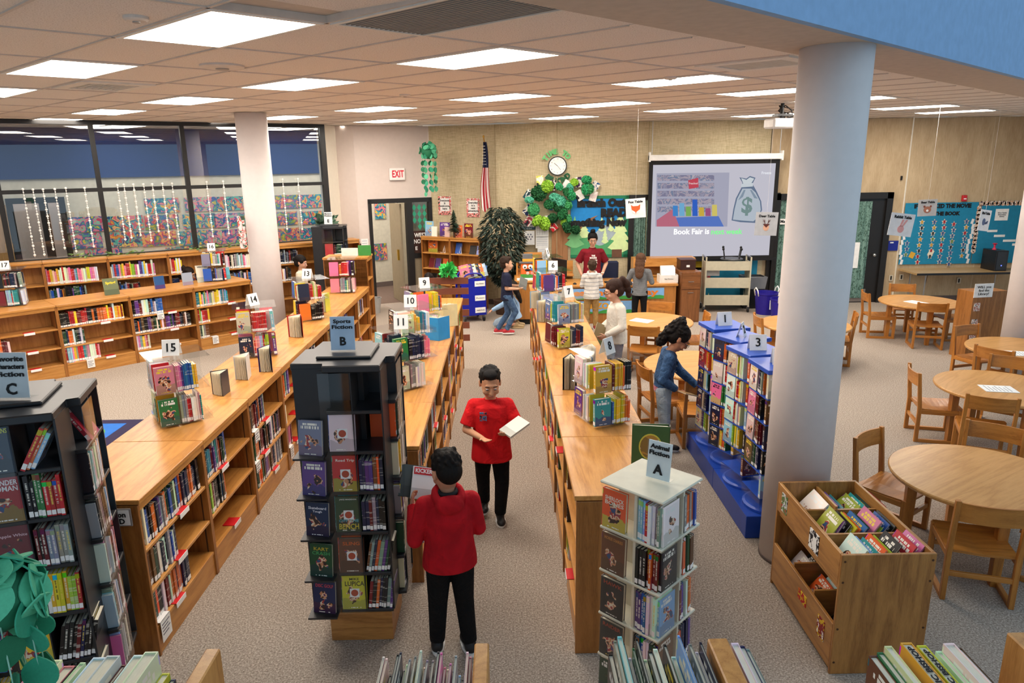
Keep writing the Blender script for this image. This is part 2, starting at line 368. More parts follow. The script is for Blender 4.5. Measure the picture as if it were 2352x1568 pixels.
# hallway beyond glass and door
HW = plain('d3ccb9', .85, name='hall_paint', spec=.2); HB = plain('10306a', .8, name='hall_blue_paint')
def WL2(s, off=-2.5): return WL(s, off)
HP = (V2(WL2(-6)), V2(WL2(6)))
def hs_(px, py): p = onp(px, py, *HP); return (Vector((p.x, p.y, 0)) - WL2(0)).dot(wd), p.z
HA, HB_ = hs_(34, 520)[0], hs_(148, 520)[0]; HZ = hs_(95, 462)[1]
wallseg('wall_hall', HW, WL2(HB_), WL2(7.2), 0, 2.72, .12, 1)
wallseg('wall_hall_over_door', HW, WL2(HA), WL2(HB_), HZ, 2.72, .12, 1)
wallseg('wall_hall_upper', HB, WL2(-7, -2.44), WL2(7.2, -2.44), 2.72, CEIL, .1, 1)
wallseg('wall_hall_end', HW, WL2(7.2), WL2(7.2, -4), 0, CEIL, .12, -1)
wallseg('wall_hall_door_side', HW, WL2(-8), WL2(HA), 0, 2.72, .12, 1)
wallseg('wall_hall_back', WPINK, WL2(-8, -4.0), WL2(HB_ + 1.5, -4.0), 0, 2.72, .1, 1)
wallseg('baseboard_hall', bm_, WL2(HB_, -2.485), WL2(7.2, -2.485), 0, .12, .012, -1)
slab('trim_8', plain('6d5a50', .95, name='hall_carpet'), [V2(Vector((D0[0], D0[1], 0)) + Vector((-.25, .35, 0))), V2(Vector((K0[0], K0[1], 0)) + Vector((-.1, .35, 0))), (-1.5, 20), (-6, 20)], 0, .004)
hl_ = MB().prism(hl, .002, .006)
for s, off in ((-2.5, -1.25), (.5, -1.25), (3.5, -1.25), (6, -1.25)):
    p = WL(s, off); t = thing('ceiling_light', 'hallway ceiling panel light seen beyond the glass, %s from the left' % ordn(int((s + 2.5) / 2.8)), 'ceiling light', (p.x, p.y, CEIL - .03), 0, 'hallway lights'); link('frame', fm, t); link('diffuser', dm, t)
# hall doorway (left, beyond glass)
p0 = WL2(HA, -2.44); t = tag(link('door_1', None, None, p0, WANG), kind='structure'); HL = HB_ - HA
for a in ((-.07, .03, 0, HZ), (HL - .03, HL + .07, 0, HZ), (-.07, HL + .07, HZ - .03, HZ + .07), (HL * .55, HL * .55 + .14, 0, HZ)): B('door_frame', FRAME, t, a[0], a[1], -.06, .06, a[2], a[3])
B('door_leaf', oak('z', 'b98f5c', '94703f'), t, -1.05, -.08, -.09, -.04, 0, HZ - .04); B('door_closer', METAL, t, -.3, -.12, -.13, -.09, HZ - .16, HZ - .1)
p1 = WL((HA + HB_) / 2, -3.3); t = thing('ceiling_light', 'ceiling light in the room beyond the left hallway doorway', 'ceiling light', (p1.x, p1.y, CEIL - .03), 0); link('frame', fm, t); link('diffuser', dm, t)
# exit door: frame, open leaf with glass
t = tag(link('door_2', None, None, (D0[0], D0[1], 0), DANG), kind='structure')
for a in ((0, .07, 0, 2.2), (DL - .07, DL, 0, 2.2), (0, DL, 2.13, 2.22)): B('door_frame', FRAME, t, a[0], a[1], -.03, .1, a[2], a[3])
MX = DL * .63
B('door_mullion', FRAME, t, MX - .06, MX + .07, -.03, .1, 0, 2.13); B('sidelight_rail', FRAME, t, MX + .07, DL - .07, 0, .06, .98, 1.08); B('sidelight_rail', FRAME, t, MX + .07, DL - .07, 0, .06, 0, .1)
B('door_pane', glassy('door_glass', (.5, .5, .46, 1), .05), t, MX + .07, DL - .07, .03, .036, 1.08, 2.13); B('door_panel', plain('8d8069', .6), t, MX + .07, DL - .07, .03, .04, .1, .98)
B('door_leaf', plain('8d8069', .6), t, MX - .16, MX - .12, .12, .95, .01, 2.1); B('door_handle', plain('b8963a', .3, .9), t, MX - .2, MX - .16, .3, .36, .92, 1.14)
PD = onp(911, 560, *HP); t = tag(link('door_4', None, None, (PD.x - wn.x * -.02, PD.y + .02 * -1, 0), WANG), kind='structure')
B('door_frame', FRAME, t, -.06, .06, -.04, .0, 0, 2.3); B('door_leaf', plain('b5a88e', .6), t, .06, .5, -.03, .0, 0, 2.25)
# right double doors
t = tag(link('door_3', None, None, (5.4, 14.2, 0), 0), kind='structure')
for a in ((0, .1, 0, 2.22), (2.22, 2.34, 0, 2.22), (0, 2.34, 2.1, 2.22), (.48, .6, 0, 2.1), (.95, 1.05, 0, 2.1)): B('door_frame', FRAME, t, a[0], a[1], -.08, 0, a[2], a[3])
CURT = NT('leaf_curtain'); _v = CURT.tc(); _w = CURT.noise(CURT.mapp(_v, (7, 1, .3)), 3, 2); _n = CURT.noise(CURT.mapp(_v, (30, 1, 14), (0, 0, 0)), 1, 3, .6, 1.5)
CURT = CURT.out(CURT.mix(CURT.ramp(_n, [(.52, (0, 0, 0, 1)), (.56, (1, 1, 1, 1))]), CURT.ramp(_w, [(.3, lin('55756c')), (.7, lin('7fa195'))]), lin('3f5a50')), .7, 0, .2)
def curtain(par, x0, x1, z0, z1, y=-.02, m=None):
    n = 28; b = MB(); R = []
    for zz in (z0, z1): R.append([b.bm.verts.new((x0 + (x1 - x0) * i / n, y + .018 * math.sin(i * 1.9) + .008 * math.sin(i * 4.1), zz)) for i in range(n + 1)])
    for i in range(n): b.face([R[0][i], R[0][i + 1], R[1][i + 1], R[1][i]])
    return b.build('curtain', m or CURT, par, smooth=True)
curtain(t, .1, .48, .25, 2.1); curtain(t, 1.05, 1.95, .1, 2.05, -.055)
B('door_leaf', FRAME, t, 1.05, 2.22, -.03, -.01, 0, 2.1); B('kick_plate', plain('8a7f78', .4, .5), t, 1.08, 2.0, -.036, -.03, .02, .28)
b = MB(); b.ell((2.08, -.09, .98), (.035, .035, .035)); b.cone((2.08, -.03, .98), .015, (2.08, -.08, .98), .015); b.build('door_knob', METAL, t, smooth=True)
B('header_tag', plain('e8cf2a', .5), t, 1.2, 1.32, -.086, -.08, 2.14, 2.19)
# window strip behind the screen, left
t = tag(link('window_7', None, None, (2.5, 14.22, 0), 0), kind='structure')
for a in ((0, .1, .3, 2.24), (.1, 3.0, 2.14, 2.24), (2.82, 2.9, .3, 2.14)): B('window_frame', FRAME, t, a[0], a[1], -.05, 0, a[2], a[3])
curtain(t, .1, .5, .5, 2.14)
# ================================================================ books: specified first, then the 300 largest in view become objects
BOOKS = []      # dicts: M(matrix of the unit book), col, label, group, area
CAMP = Vector((0, 0, CAMZ))
def bookmesh():
    b = MB(); t = .07
    b.mi = 0; b.box(-.5, -.5 + t, .0, 1, 0, 1); b.box(.5 - t, .5, .0, 1, 0, 1)
    b.mi = 1; b.box(-.5, .5, -.02, .0, 0, 1)
    b.mi = 2; b.box(-.5 + t, .5 - t, .0, .97, .02, .98)
    b.mi = 3; b.box(-.46, .46, -.026, -.02, .04, .17)
    return b
def covermat(src, ax=1, title=True):
    t = NT('book_cover' + ('' if src == 'obj' else '_row')); oi = t.new('ShaderNodeObjectInfo')
    if src != 'obj': return t.out(t.new('ShaderNodeAttribute', attribute_name='Col').outputs[0], .3, 0, .5)
    base = oi.outputs['Color']; R = oi.outputs['Random']
    sp = t.new('ShaderNodeSeparateXYZ'); t.set(sp, 0, t.tc('Generated')); y, z = sp.outputs[1], sp.outputs[2]
    cb = t.new('ShaderNodeCombineXYZ'); t.set(cb, 0, y); t.set(cb, 1, t.math('MULTIPLY', z, 1.35)); t.set(cb, 2, t.math('MULTIPLY', R, 91)); v = cb.outputs[0]
    def hs(h, sa, va):
        n = t.new('ShaderNodeHueSaturation'); t.set(n, 'Hue', h); n.inputs['Saturation'].default_value = sa; n.inputs['Value'].default_value = va; t.set(n, 'Color', base); return n.outputs[0]
    big = t.noise(v, 2.2, 3, .5, .3)
    ground = t.math('LESS_THAN', z, t.math('ADD', .12, t.math('MULTIPLY', big, .4)))
    c = t.mix(t.math('MULTIPLY', ground, .8), base, hs(t.math('ADD', .42, t.math('MULTIPLY', R, .3)), .9, .6))
    fig = t.noise(v, 2.7, 2, .5, .2); env = t.math('ADD', t.math('MULTIPLY', t.math('POWER', t.math('ABSOLUTE', t.math('SUBTRACT', y, .5)), 2), 1.5), t.math('MULTIPLY', t.math('POWER', t.math('ABSOLUTE', t.math('SUBTRACT', z, .42)), 2), 2.2))
    mk = t.math('GREATER_THAN', fig, t.math('ADD', .43, env))
    cn = t.noise(v, 4.2, 1, .5, .2); fc = t.ramp(cn, [(0, lin('3a2622')), (.42, lin('c98a62')), (.5, lin('e6d6bc')), (.56, lin('a83a34')), (.63, lin('2f4f7a'))], 'CONSTANT')
    c = t.mix(mk, c, fc)
    lc = t.ramp(R, [(0, lin('f4f1e4')), (.4, lin('f0d23c')), (.62, lin('f6f6f2')), (.8, lin('1c1b22')), (.9, lin('f4f1e4'))], 'CONSTANT')
    def line(z0, hw, off, xw=.38):
        vb = t.new('ShaderNodeCombineXYZ'); t.set(vb, 0, t.math('MULTIPLY', y, 17)); t.set(vb, 1, off); t.set(vb, 2, t.math('MULTIPLY', R, 37)); st = t.math('GREATER_THAN', t.noise(vb.outputs[0], 1, 0, .5), .44)
        return t.math('MULTIPLY', st, t.math('MULTIPLY', t.math('COMPARE', z, z0, hw), t.math('COMPARE', y, .5, xw)))
    if title: c = t.mix(line(.9, .03, 3.0, .3), c, lc); c = t.mix(line(.81, .04, 9.0), c, lc)
    c = t.mix(line(.05, .012, 15.0, .25), c, lc)
    return t.out(c, .28, 0, .5)
def spinemat(src):
    t = NT('book_spine' + ('' if src == 'obj' else '_row')); oi = t.new('ShaderNodeObjectInfo')
    base = oi.outputs['Color'] if src == 'obj' else t.new('ShaderNodeAttribute', attribute_name='Col').outputs[0]
    if src == 'obj':
        sp = t.new('ShaderNodeSeparateXYZ'); t.set(sp, 0, t.tc('Generated')); z = sp.outputs[2]
        cb = t.new('ShaderNodeCombineXYZ'); t.set(cb, 2, t.math('MULTIPLY', z, 34)); t.set(cb, 1, t.math('MULTIPLY', oi.outputs['Random'], 77))
        tn = t.math('MULTIPLY', t.math('GREATER_THAN', t.noise(cb.outputs[0], 1, 1), .46), t.math('COMPARE', z, .58, .26)); tn = t.math('MULTIPLY', tn, t.math('COMPARE', sp.outputs[0], .5, .2))
        bandc = t.new('ShaderNodeHueSaturation'); t.set(bandc, 'Hue', oi.outputs['Random']); bandc.inputs['Saturation'].default_value = 1.1; t.set(bandc, 'Color', base)
        base = t.mix(t.math('COMPARE', z, .9, .06), base, bandc.outputs[0])
        return t.out(t.mix(t.math('MULTIPLY', tn, .7), base, t.ramp(oi.outputs['Random'], [(0, lin('ece8da')), (.5, lin('e8cf5a')), (.7, lin('ece8da')), (.9, lin('22242a'))], 'CONSTANT')), .28, 0, .5)
    v = t.mapp(t.tc(), (8, 8, 85)); tn = t.math('GREATER_THAN', t.noise(v, 1, 1), .62)
    return t.out(t.mix(t.math('MULTIPLY', tn, .35), base, lin('ece8da')), .28, 0, .5)
PAGES = plain('e4dcc6', .9, name='book_pages'); LABEL = plain('f2f2f0', .5, name='spine_label')
COVX = covermat('obj', 0); COVN = covermat('obj', 1, False)
BM_OBJ = [covermat('obj'), spinemat('obj'), PAGES, LABEL]; BM_ROW = [covermat('row'), spinemat('row'), PAGES, LABEL]
def addbook(M, t, h, d, cname, label, group, w=1.0, face=False, hexcol=None, extra=None):
    """M places the book: origin at the middle of the spine foot, -Y looks out of the shelf; face=True turns a cover outward"""
    if face: M = M @ Matrix.Translation((0, t / 2, 0)) @ Matrix.Rotation(-PI / 2, 4, 'Z') @ Matrix.Translation((0, -d / 2, 0))
    M2 = M @ Matrix.Diagonal((t, d, h, 1)); p = M2.translation
    vis = h * (d if face else max(t, .3 * t + .2 * abs(p.x) * .05)); area = w * vis / (p - CAMP).length_squared
    c = lin(hexcol or CD[cname]); 
    if not hexcol: c = tuple(min(1, max(0, v * RND.uniform(.75, 1.3))) for v in c[:3]) + (1,)
    BOOKS.append(dict(M=M, s=(t, d, h), c=c, label=label, group=group, a=area, extra=extra, wc=cname)); return BOOKS[-1]
PAL_ALL = [c for c, _ in CN]
PAL = {'all': PAL_ALL, 'dark': ['dark red', 'navy', 'black', 'brown', 'grey', 'dark green', 'black', 'white', 'blue', 'purple', 'orange'], 'light': ['white', 'cream', 'light blue', 'pink', 'grey', 'white', 'yellow', 'red', 'teal'],
       'warm': ['orange', 'red', 'yellow', 'dark red', 'orange', 'black', 'white'], 'comic': ['red', 'blue', 'yellow', 'black', 'white', 'green', 'orange'], 'kids': ['pink', 'yellow', 'light blue', 'red', 'white', 'lime green', 'purple', 'blue', 'orange'],
       'grey': ['white', 'grey', 'light blue', 'black', 'white', 'pink'], 'black': ['black', 'black', 'navy', 'grey', 'black', 'dark red'], 'yel': ['yellow', 'white', 'yellow', 'cream', 'red', 'lime green']}
def row(M, length, place, group, h=(.18, .24), t=(.012, .032), d=(.13, .17), pal='all', w=1.0, lean=0, series=.25, from_='left', inset=.015, maxn=99):
    """spine-out books standing from x=0 along +X of M, spines towards -Y"""
    x = 0; i = 0; P = PAL[pal]; last = RND.choice(P); th = RND.uniform(*t); hh = RND.uniform(*h)
    while i < maxn:
        if RND.random() > series: last = RND.choice(P); th = RND.uniform(*t); hh = RND.uniform(*h)
        if x + th > length: break
        ln = lean if not callable(lean) else lean(i)
        Mb = M @ Matrix.Translation((x + th / 2, RND.uniform(0, inset), 0)) @ Matrix.Rotation(ln, 4, 'Y')
        addbook(Mb, th, hh, RND.uniform(*d), last, '%s book spine out, %s from %s %s' % (last, ordn(i), from_, place), group, w)
        x += th + .0015 + (abs(math.tan(ln)) * .002); i += 1
    return x
def cover(M, place, group, cname, h=.2, d=.135, t=.018, w=1.0, tilt=.12, extra=None, look='', hexcol=None, label=None):
    return addbook(M @ Matrix.Rotation(-tilt, 4, 'X'), t, h, d, cname, label or ('%s book%s with its cover facing out %s' % (cname, look, place)), group, w, True, hexcol, extra)
def frame(x, y, z, a): return Matrix.Translation((x, y, z)) @ Matrix.Rotation(a, 4, 'Z')
def finalize_books(limit=300):
    um = bookmesh().mesh('book', BM_OBJ); um2 = bookmesh().mesh('book', [COVN] + BM_OBJ[1:])
    BOOKS.sort(key=lambda b: -b['a']); used = {}
    for b in BOOKS[:limit]:
        o = bpy.data.objects.new('book', um2 if b['extra'] else um); COL.objects.link(o); o.matrix_world = b['M'] @ Matrix.Diagonal((b['s'][0], b['s'][1], b['s'][2], 1)); o.color = b['c']
        lb = b['label']
        if len(lb.split()) > 16: lb = lb.replace(' book spine out,', ' book,')
        if len(lb.split()) > 16: lb = lb.replace(' with its cover facing out', ' facing out')
        tag(o, lb, 'book', b['group'])
        if b['extra']: b['extra'](o)
    rest = BOOKS[limit:]; src = bookmesh().bm; src.verts.index_update(); vs_ = [v.co.copy() for v in src.verts]; fs = [([v.index for v in f.verts], f.material_index) for f in src.faces]; src.free()
    verts, faces, mi, cols = [], [], [], []
    for b in rest:
        M = b['M'] @ Matrix.Diagonal((b['s'][0], b['s'][1], b['s'][2], 1)); k = len(verts)
        verts += [tuple(M @ v) for v in vs_]
        for f, m in fs: faces.append([k + i for i in f]); mi.append(m); cols += [b['c']] * len(f)
    me = bpy.data.meshes.new('shelved_books'); me.from_pydata(verts, [], faces); [me.materials.append(m) for m in BM_ROW]
    me.polygons.foreach_set('material_index', mi); ca = me.color_attributes.new('Col', 'FLOAT_COLOR', 'CORNER'); ca.data.foreach_set('color', [v for c in cols for v in c]); me.update()
    tag(link('shelved_books', me), 'many small books filling the farther shelves and racks of the library', 'books', kind='stuff')
    print('BOOKS', len(BOOKS))
# ================================================================ bookcases
TOPZ = 1.045; SH = (.19, .44, .71)      # shelf upper faces of the low cases (deck, middle, top)
def shared(key, fn):
    if key not in _mc: _mc[key] = fn()
    return _mc[key]
def low_unit(x, y, rz, L, D, lab, near_end=False, double=True, z=TOPZ, shelves=SH, mats=None, cat='bookcase', group=None, name='bookcase'):
    """unit along local +Y of length L, depth D along X (x 0 = the face side, going to -D); open on both long sides when double"""
    mx, my, mz = mats or (OX, OY, OZ); t = thing(name, lab, cat, (x, y, 0), rz, group); th = .02
    k = ('bc', L, D, z, double, shelves, mx.name)
    sp = shared(k + ('side',), lambda: MB().box(-D, 0, 0, th, 0, z - .035).mesh('side_panel', DZ if not mats else mz, bevel=.002))
    link('side_panel', sp, t); link('side_panel', sp, t, (0, L - th, 0))
    tp = shared(k + ('top',), lambda: MB().box(-D - .012, .012, .002, L - .002, z - .03, z).mesh('top', my, bevel=.003)); link('top', tp, t)
    ap = shared(k + ('apron',), lambda: MB().box(-.02, 0, th, L - th, z - .075, z - .03).mesh('apron', my))
    link('apron', ap, t)
    if double: link('apron', ap, t, (-D + .02, 0, 0))
    bkx = -D / 2 if double else -D + .01
    link('back_panel', shared(k + ('back',), lambda: MB().box(bkx - .006, bkx + .006, th, L - th, .08, z - .03).mesh('back_panel', mz)), t)
    kick = shared(k + ('kick',), lambda: MB().box(-.03, -.012, th, L - th, 0, shelves[0] - .02).mesh('kick_board', my)); link('kick_board', kick, t)
    if double: link('kick_board', kick, t, (-D + .042, 0, 0))
    hd = -bkx - .01
    for s in shelves:
        sm = shared(k + ('shelf',), lambda: MB().box(-hd, -.006, th, L - th, -.022, 0).mesh('shelf', my, bevel=.002))
        link('shelf', sm, t, (0, 0, s))
        if double: link('shelf', sm, t, (-D, L, s), PI)
    st = shared(k + ('std',), lambda: MB().box(-.05, -.042, th, th + .003, .1, z - .08).mesh('shelf_standard', plain('4a3320', .5, .3)))
    link('shelf_standard', st, t); link('shelf_standard', st, t, (0, L - 2 * th - .003, 0))
    return t
def shelf_label(M, lab, m=None, group='red shelf label holders'):
    b = MB(); b.box(0, .13, -.003, .09, 0, .004); o = thing('shelf_label', lab, 'shelf label', (0, 0, 0), 0, group); o.matrix_world = M
    b.build('plate', m or RED, o); MB().box(0, .13, -.006, -.003, -.03, .004).build('label_strip', WHITE if not m else m, o); return o
RUNS = {'left': (-2.14, 3.72, 8, .61), 'middle': (-.61, 4.45, 6, .61), 'right': (.97, 3.67, 8, .58)}
FILL_L = {0: (.99, .5, .62), 1: (.5, .42, 0), 2: (.5, .95, .9), 3: (.32, .12, .25), 4: (.5, .6, .5), 5: (.6, .5, .6), 6: (.4, .3, .2), 7: (.55, .2, .3)}
units = {'left': [], 'middle': [], 'right': []}
for rn, (x, y0, n, D) in RUNS.items():
    for i in range(n):
        L = .9025 if rn == 'left' else .899
        y = y0 + i * L
        lab = ('oak double-sided low bookcase, nearest of the %s run' % rn) if i == 0 else 'oak double-sided low bookcase, %s from the near end of the %s run' % (ordn(i), rn)
        units[rn].append(low_unit(x, y, 0, L, D, lab, i == 0, group='low bookcases in the aisle runs'))
        levels = ('bottom', 'middle', 'top')
        for li in range(3):
            z = SH[li]
            if rn == 'left': f = FILL_L[i][2 - li]
            elif rn == 'middle': f = (.55, .75, .9, .6)[(i * 3 + li) % 4]
            else: f = (.3, .55, .85, .7)[(i * 2 + li) % 4] if i > 1 else (.2 if li == 0 else .12)
            pl = 'on %s shelf, unit %s of %s run' % (levels[li], ['one', 'two', 'three', 'four', 'five', 'six', 'seven', 'eight'][i], rn)
            w = 1.0 if rn == 'left' and i < 4 else .45
            if f:
                if rn != 'right': row(frame(x - .02, y + .022, z, PI / 2), (L - .05) * f, pl, 'books in the %s run' % rn, (.19, .25), (.014, .034), pal='dark' if i % 2 == 0 else 'all', w=w, from_='left', inset=.02)
                else: row(frame(x - D + .02, y + L - .022, z, -PI / 2), (L - .05) * f, pl, 'books in the %s run' % rn, (.19, .25), (.014, .034), pal='all', w=w, from_='left')
            if (rn == 'left' and i < 4) or (rn != 'left' and (i + li) % 3 == 0):
                if rn == 'left' and not (li == 1 and i in (1, )):
                    shelf_label(frame(x + .004, y + .25 + .1 * ((i + li) % 3), z + .001, PI / 2), 'red shelf label on %s shelf of %s case in left run' % (levels[li], ordn(i)))
                elif rn == 'right': shelf_label(frame(x - D - .004, y + .62, z + .001, -PI / 2), 'red shelf label on %s shelf of %s case in right run' % (levels[li], ordn(i)))
                elif rn == 'middle': shelf_label(frame(x + .004, y + .3, z + .001, PI / 2), 'red shelf label on %s shelf of %s case in middle run' % (levels[li], ordn(i)))
# tall cabinet closing the left run
u = low_unit(-2.14, 10.94, 0, .45, .68, 'taller oak bookcase closing the far end of the left run', z=1.5, shelves=(.19, .5, .82, 1.14))
B('end_panel', DX, u, -.67, -.01, .0, .018, 1.05, 1.47)
# wall sign on near end of left run
t = thing('aisle_sign', 'small white sign reading Fiction A - D on the nearest left bookcase', 'sign', (-2.26, 3.705, .95)); MB().box(-.09, .09, -.008, 0, -.055, .055).build('plate', plain('8a8480', .4), t, bevel=.002); B('sign_card', WHITE, t, -.08, .08, -.01, -.008, -.047, .047)
text('Fiction', .045, BLK, t, (0, -.011, .018), bold=.0012); text('A - D', .045, BLK, t, (0, -.011, -.024), bold=.0012)
def card(M, lab, w=.1, h=.14, lines=1, name='notice_card', bend=True):
    o = thing(name, lab, 'card', group=None); o.matrix_world = M; MB().box(0, w, -.002, 0, -h, .002).build('card_face', WHITE, o)
    if bend: MB().box(0, w, -.002, .08, 0, .002).build('card_flap', WHITE, o)
    for q in range(4): B('print_line', plain('7c7c84', .8), o, .012, w - .015 - .02 * (q % 2), -.003, -.002, -.03 - q * .022, -.022 - q * .022)
    return o
card(frame(-2.136, 3.76, .205, PI / 2), 'white bent card at the foot of the nearest left bookcase', .12, .14)
card(frame(-2.136, 4.62 + .98, .715, PI / 2), 'white notice card hanging from top shelf, third left bookcase', .1, .1)
card(frame(-2.136, 4.62 + .93, .445, PI / 2), 'white notice card hanging from middle shelf, third left bookcase', .1, .08)
card(frame(-2.136, 6.47, .205, PI / 2), 'white card at the foot of the fourth left bookcase', .1, .12)
# ---------------------------------------------------------------- angled cases on the left
LO0, LO1 = at(575, 642, TOPZ), at(0, 718, TOPZ); LO0.z = LO1.z = 0; ld = (LO1 - LO0).normalized(); LA = math.atan2(ld.y, ld.x)
FL = {0: [(.0, .32, 0.3), (.3, 0, 0), (.58, 0, 0)], 1: [(.48, 0, 0)] * 3}
pats = [[(.60, 'light'), (.22, 'kids'), (.2, 'dark')], [(.5, 'dark'), (.93, 'dark'), (.22, 'light')], [(.95, 'warm'), (.32, 'dark'), (.5, 'light')], [(.22, 'yel'), (.36, 'warm'), (.5, 'black')], [(.4, 'comic'), (.4, 'all'), (.4, 'grey')]]
Lu = .955
for i in range(5):
    p = LO0 + ld * Lu * i
    lab = 'low oak double-sided bookcase by the left wall, %s from the pale column' % ordn(i)
    # local +Y along ld, face (x=0) must look to the room: outward normal = rotate ld by -90 => check
    t = low_unit(p.x, p.y, LA - PI / 2, Lu, .66, lab, group='low bookcases on the left')
    nrm = Vector((math.cos(LA - PI / 2), math.sin(LA - PI / 2), 0))
    flip = nrm.dot(Vector((0, 0, 0)) - p) < 0
    if flip: t.matrix_world = Matrix.Translation(LO0 + ld * Lu * (i + 1)) @ Matrix.Rotation(LA + PI / 2, 4, 'Z')
    for li in range(3):
        f, pal = pats[i][2 - li]; q0 = LO0 + ld * (Lu * (i + 1) - .025)
        nn = -nrm if flip else nrm; M = frame(q0.x - nn.x * .02, q0.y - nn.y * .02, SH[li], LA + PI)
        row(M, (Lu - .05) * f, 'on %s shelf, %s low case left of the column' % (('bottom', 'middle', 'top')[li], ordn(i)), 'books in the low cases on the left', (.19, .25), (.014, .034), pal=pal, w=1.0, inset=.02)
        k0 = q0 - ld * .5 + nn * .004; shelf_label(frame(k0.x, k0.y, SH[li] + .001, LA + PI), 'red label on %s shelf, %s low case left of the column' % (('bottom', 'middle', 'top')[li], ordn(i)))
LOW_N = nn
cc_ = LO0 + ld * 1.55 + nn * .004; card(frame(cc_.x, cc_.y, SH[2] + .001, LA + PI), 'white notice hanging from top shelf of second low left case', .1, .09)
cc_ = LO0 + ld * .75 + nn * .004; card(frame(cc_.x, cc_.y, SH[0] + .001, LA + PI), 'white notice hanging from bottom shelf of first low left case', .1, .12)
cc_ = LO0 + ld * 2.6 + nn * .004; card(frame(cc_.x, cc_.y, SH[0] + .001, LA + PI), 'white notice hanging from bottom shelf of third low left case', .1, .12)
# tall cases under the windows
TZ = 1.5; TSH = (.19, .5, .82, 1.14); tp = [[(.5, 'all'), (.0, 'all')], [(.95, 'black'), (.5, 'all')], [(0, 'all'), (0, 'all')], [(.8, 'light'), (.5, 'dark')], [(.35, 'light'), (.3, 'dark')], [(.25, 'yel'), (.2, 'dark')], [(.55, 'light'), (.7, 'warm')], [(.8, 'kids'), (.45, 'black')], [(.2, 'dark'), (.1, 'dark')]]
tp = [(.5, .3, 'dark'), (.25, .4, 'dark'), (.85, .62, 'light'), (.8, .5, 'kids'), (.24, .6, 'yel'), (.6, .95, 'grey'), (.5, .3, 'black')]
base_s = -2.725; TL = .885
for i in range(7):
    s0 = base_s + i * TL; P = WL(s0, .36)
    if i == 6: pass
    t = low_unit(P.x, P.y, WANG - PI / 2, TL, .34, 'tall oak bookcase under the windows, %s from the left' % ordn(i), double=False, z=TZ, shelves=TSH, group='tall bookcases under the windows')
    t.matrix_world = Matrix.Translation(P) @ Matrix.Rotation(WANG - PI / 2, 4, 'Z')
    a, b2, pal = tp[i]
    for li, f in ((3, a), (2, b2)):
        Q = WL(s0 + .025, .34); row(frame(Q.x, Q.y, TSH[li], WANG), .83 * f, 'on %s shelf, tall window case %s' % ({3: 'upper', 2: 'second'}[li], ('one', 'two', 'three', 'four', 'five', 'six', 'seven')[i]), 'books in the tall window cases', (.2, .27), (.014, .03), pal=pal if li == 3 else 'dark', w=.8, inset=.02)
def fascia_sign(s, txt, lab):
    P = WL(s, .362, 1.455); t = thing('shelf_sign', lab, 'sign', P, WANG); B('sign_card', WHITE, t, -.16, .16, -.004, 0, -.04, .04); text(txt, .07, BLK, t, (0, -.005, 0), bold=.002, width=.27)
fascia_sign(1.55, 'En Español', 'white sign reading En Espanol on a tall case under the windows'); fascia_sign(2.28, 'Biling', 'white sign reading Biling beside the pale column')
# far-left display case with plant, and the case beyond
PCP = WL(3.6, .36); t = low_unit(PCP.x, PCP.y, WANG - PI / 2, .62, .34, 'oak bookcase with a potted plant beside the cream wall', double=False, z=1.5, shelves=TSH)
# ================================================================ rotating racks
def tent(M, txt, lab, w=.12, h=.12, size=.085, acr=False):
    o = thing('number_card', lab, 'sign', group=None); o.matrix_world = M; a = math.atan2(.035, h)
    MB().box(-w / 2, w / 2, -.001, .001, 0, h).build('front_leaf', WHITE, o, (0, -.035, 0), (-a, 0, 0)); MB().box(-w / 2, w / 2, -.001, .001, 0, h).build('rear_leaf', WHITE, o, (0, .035, 0), (a, 0, 0))
    text(txt, size, BLK, o, (0, -.035 + .45 * .035 - .003, h * .48), (PI / 2 - a, 0, 0), bold=.0012)
    return o
def upright_sign(M, lines, big, lab, w=.19, h=.27, tint='dfe8f0'):
    o = thing('topic_sign', lab, 'sign'); o.matrix_world = M @ Matrix.Rotation(-.12, 4, 'X'); c = plain(tint, .4)
    B('card', c, o, -w / 2, w / 2, -.002, .002, 0.004, h); B('acrylic_holder', ACRYL, o, -w / 2 - .004, w / 2 + .004, -.005, -.003, 0, h + .004); B('foot', ACRYL, o, -w / 2, w / 2, -.005, .09, -.002, .003)
    for i, l in enumerate(lines): text(l, h * .15, BLK, o, (0, -.006, h * (.86 - i * .165)), width=min(w * .86, h * .085 * len(l)), bold=.0008)
    text(big, h * .34, BLK, o, (0, -.006, h * (.27 if len(lines) < 3 else .2)), bold=.002)
    return o
def visible_side(c, a):
    n = Vector((math.sin(a), -math.cos(a), 0)); return n.dot(Vector((0, 0, 0)) - Vector((c[0], c[1], 0))) > -.1 * Vector((c[0], c[1], 0)).length
SIDEN = {}
def sname(c, a):
    d = math.degrees(math.atan2(-math.cos(a), math.sin(a)))   # outward direction
    q = (d + 360) % 360
    return 'right' if q < 30 or q > 330 else 'right front' if q > 285 else 'front' if q > 255 else 'left front' if q > 195 else 'left' if q > 150 else 'back'
TN = ['lowest', 'second lowest', 'third lowest', 'fourth lowest', 'fifth lowest', 'sixth lowest', 'top']
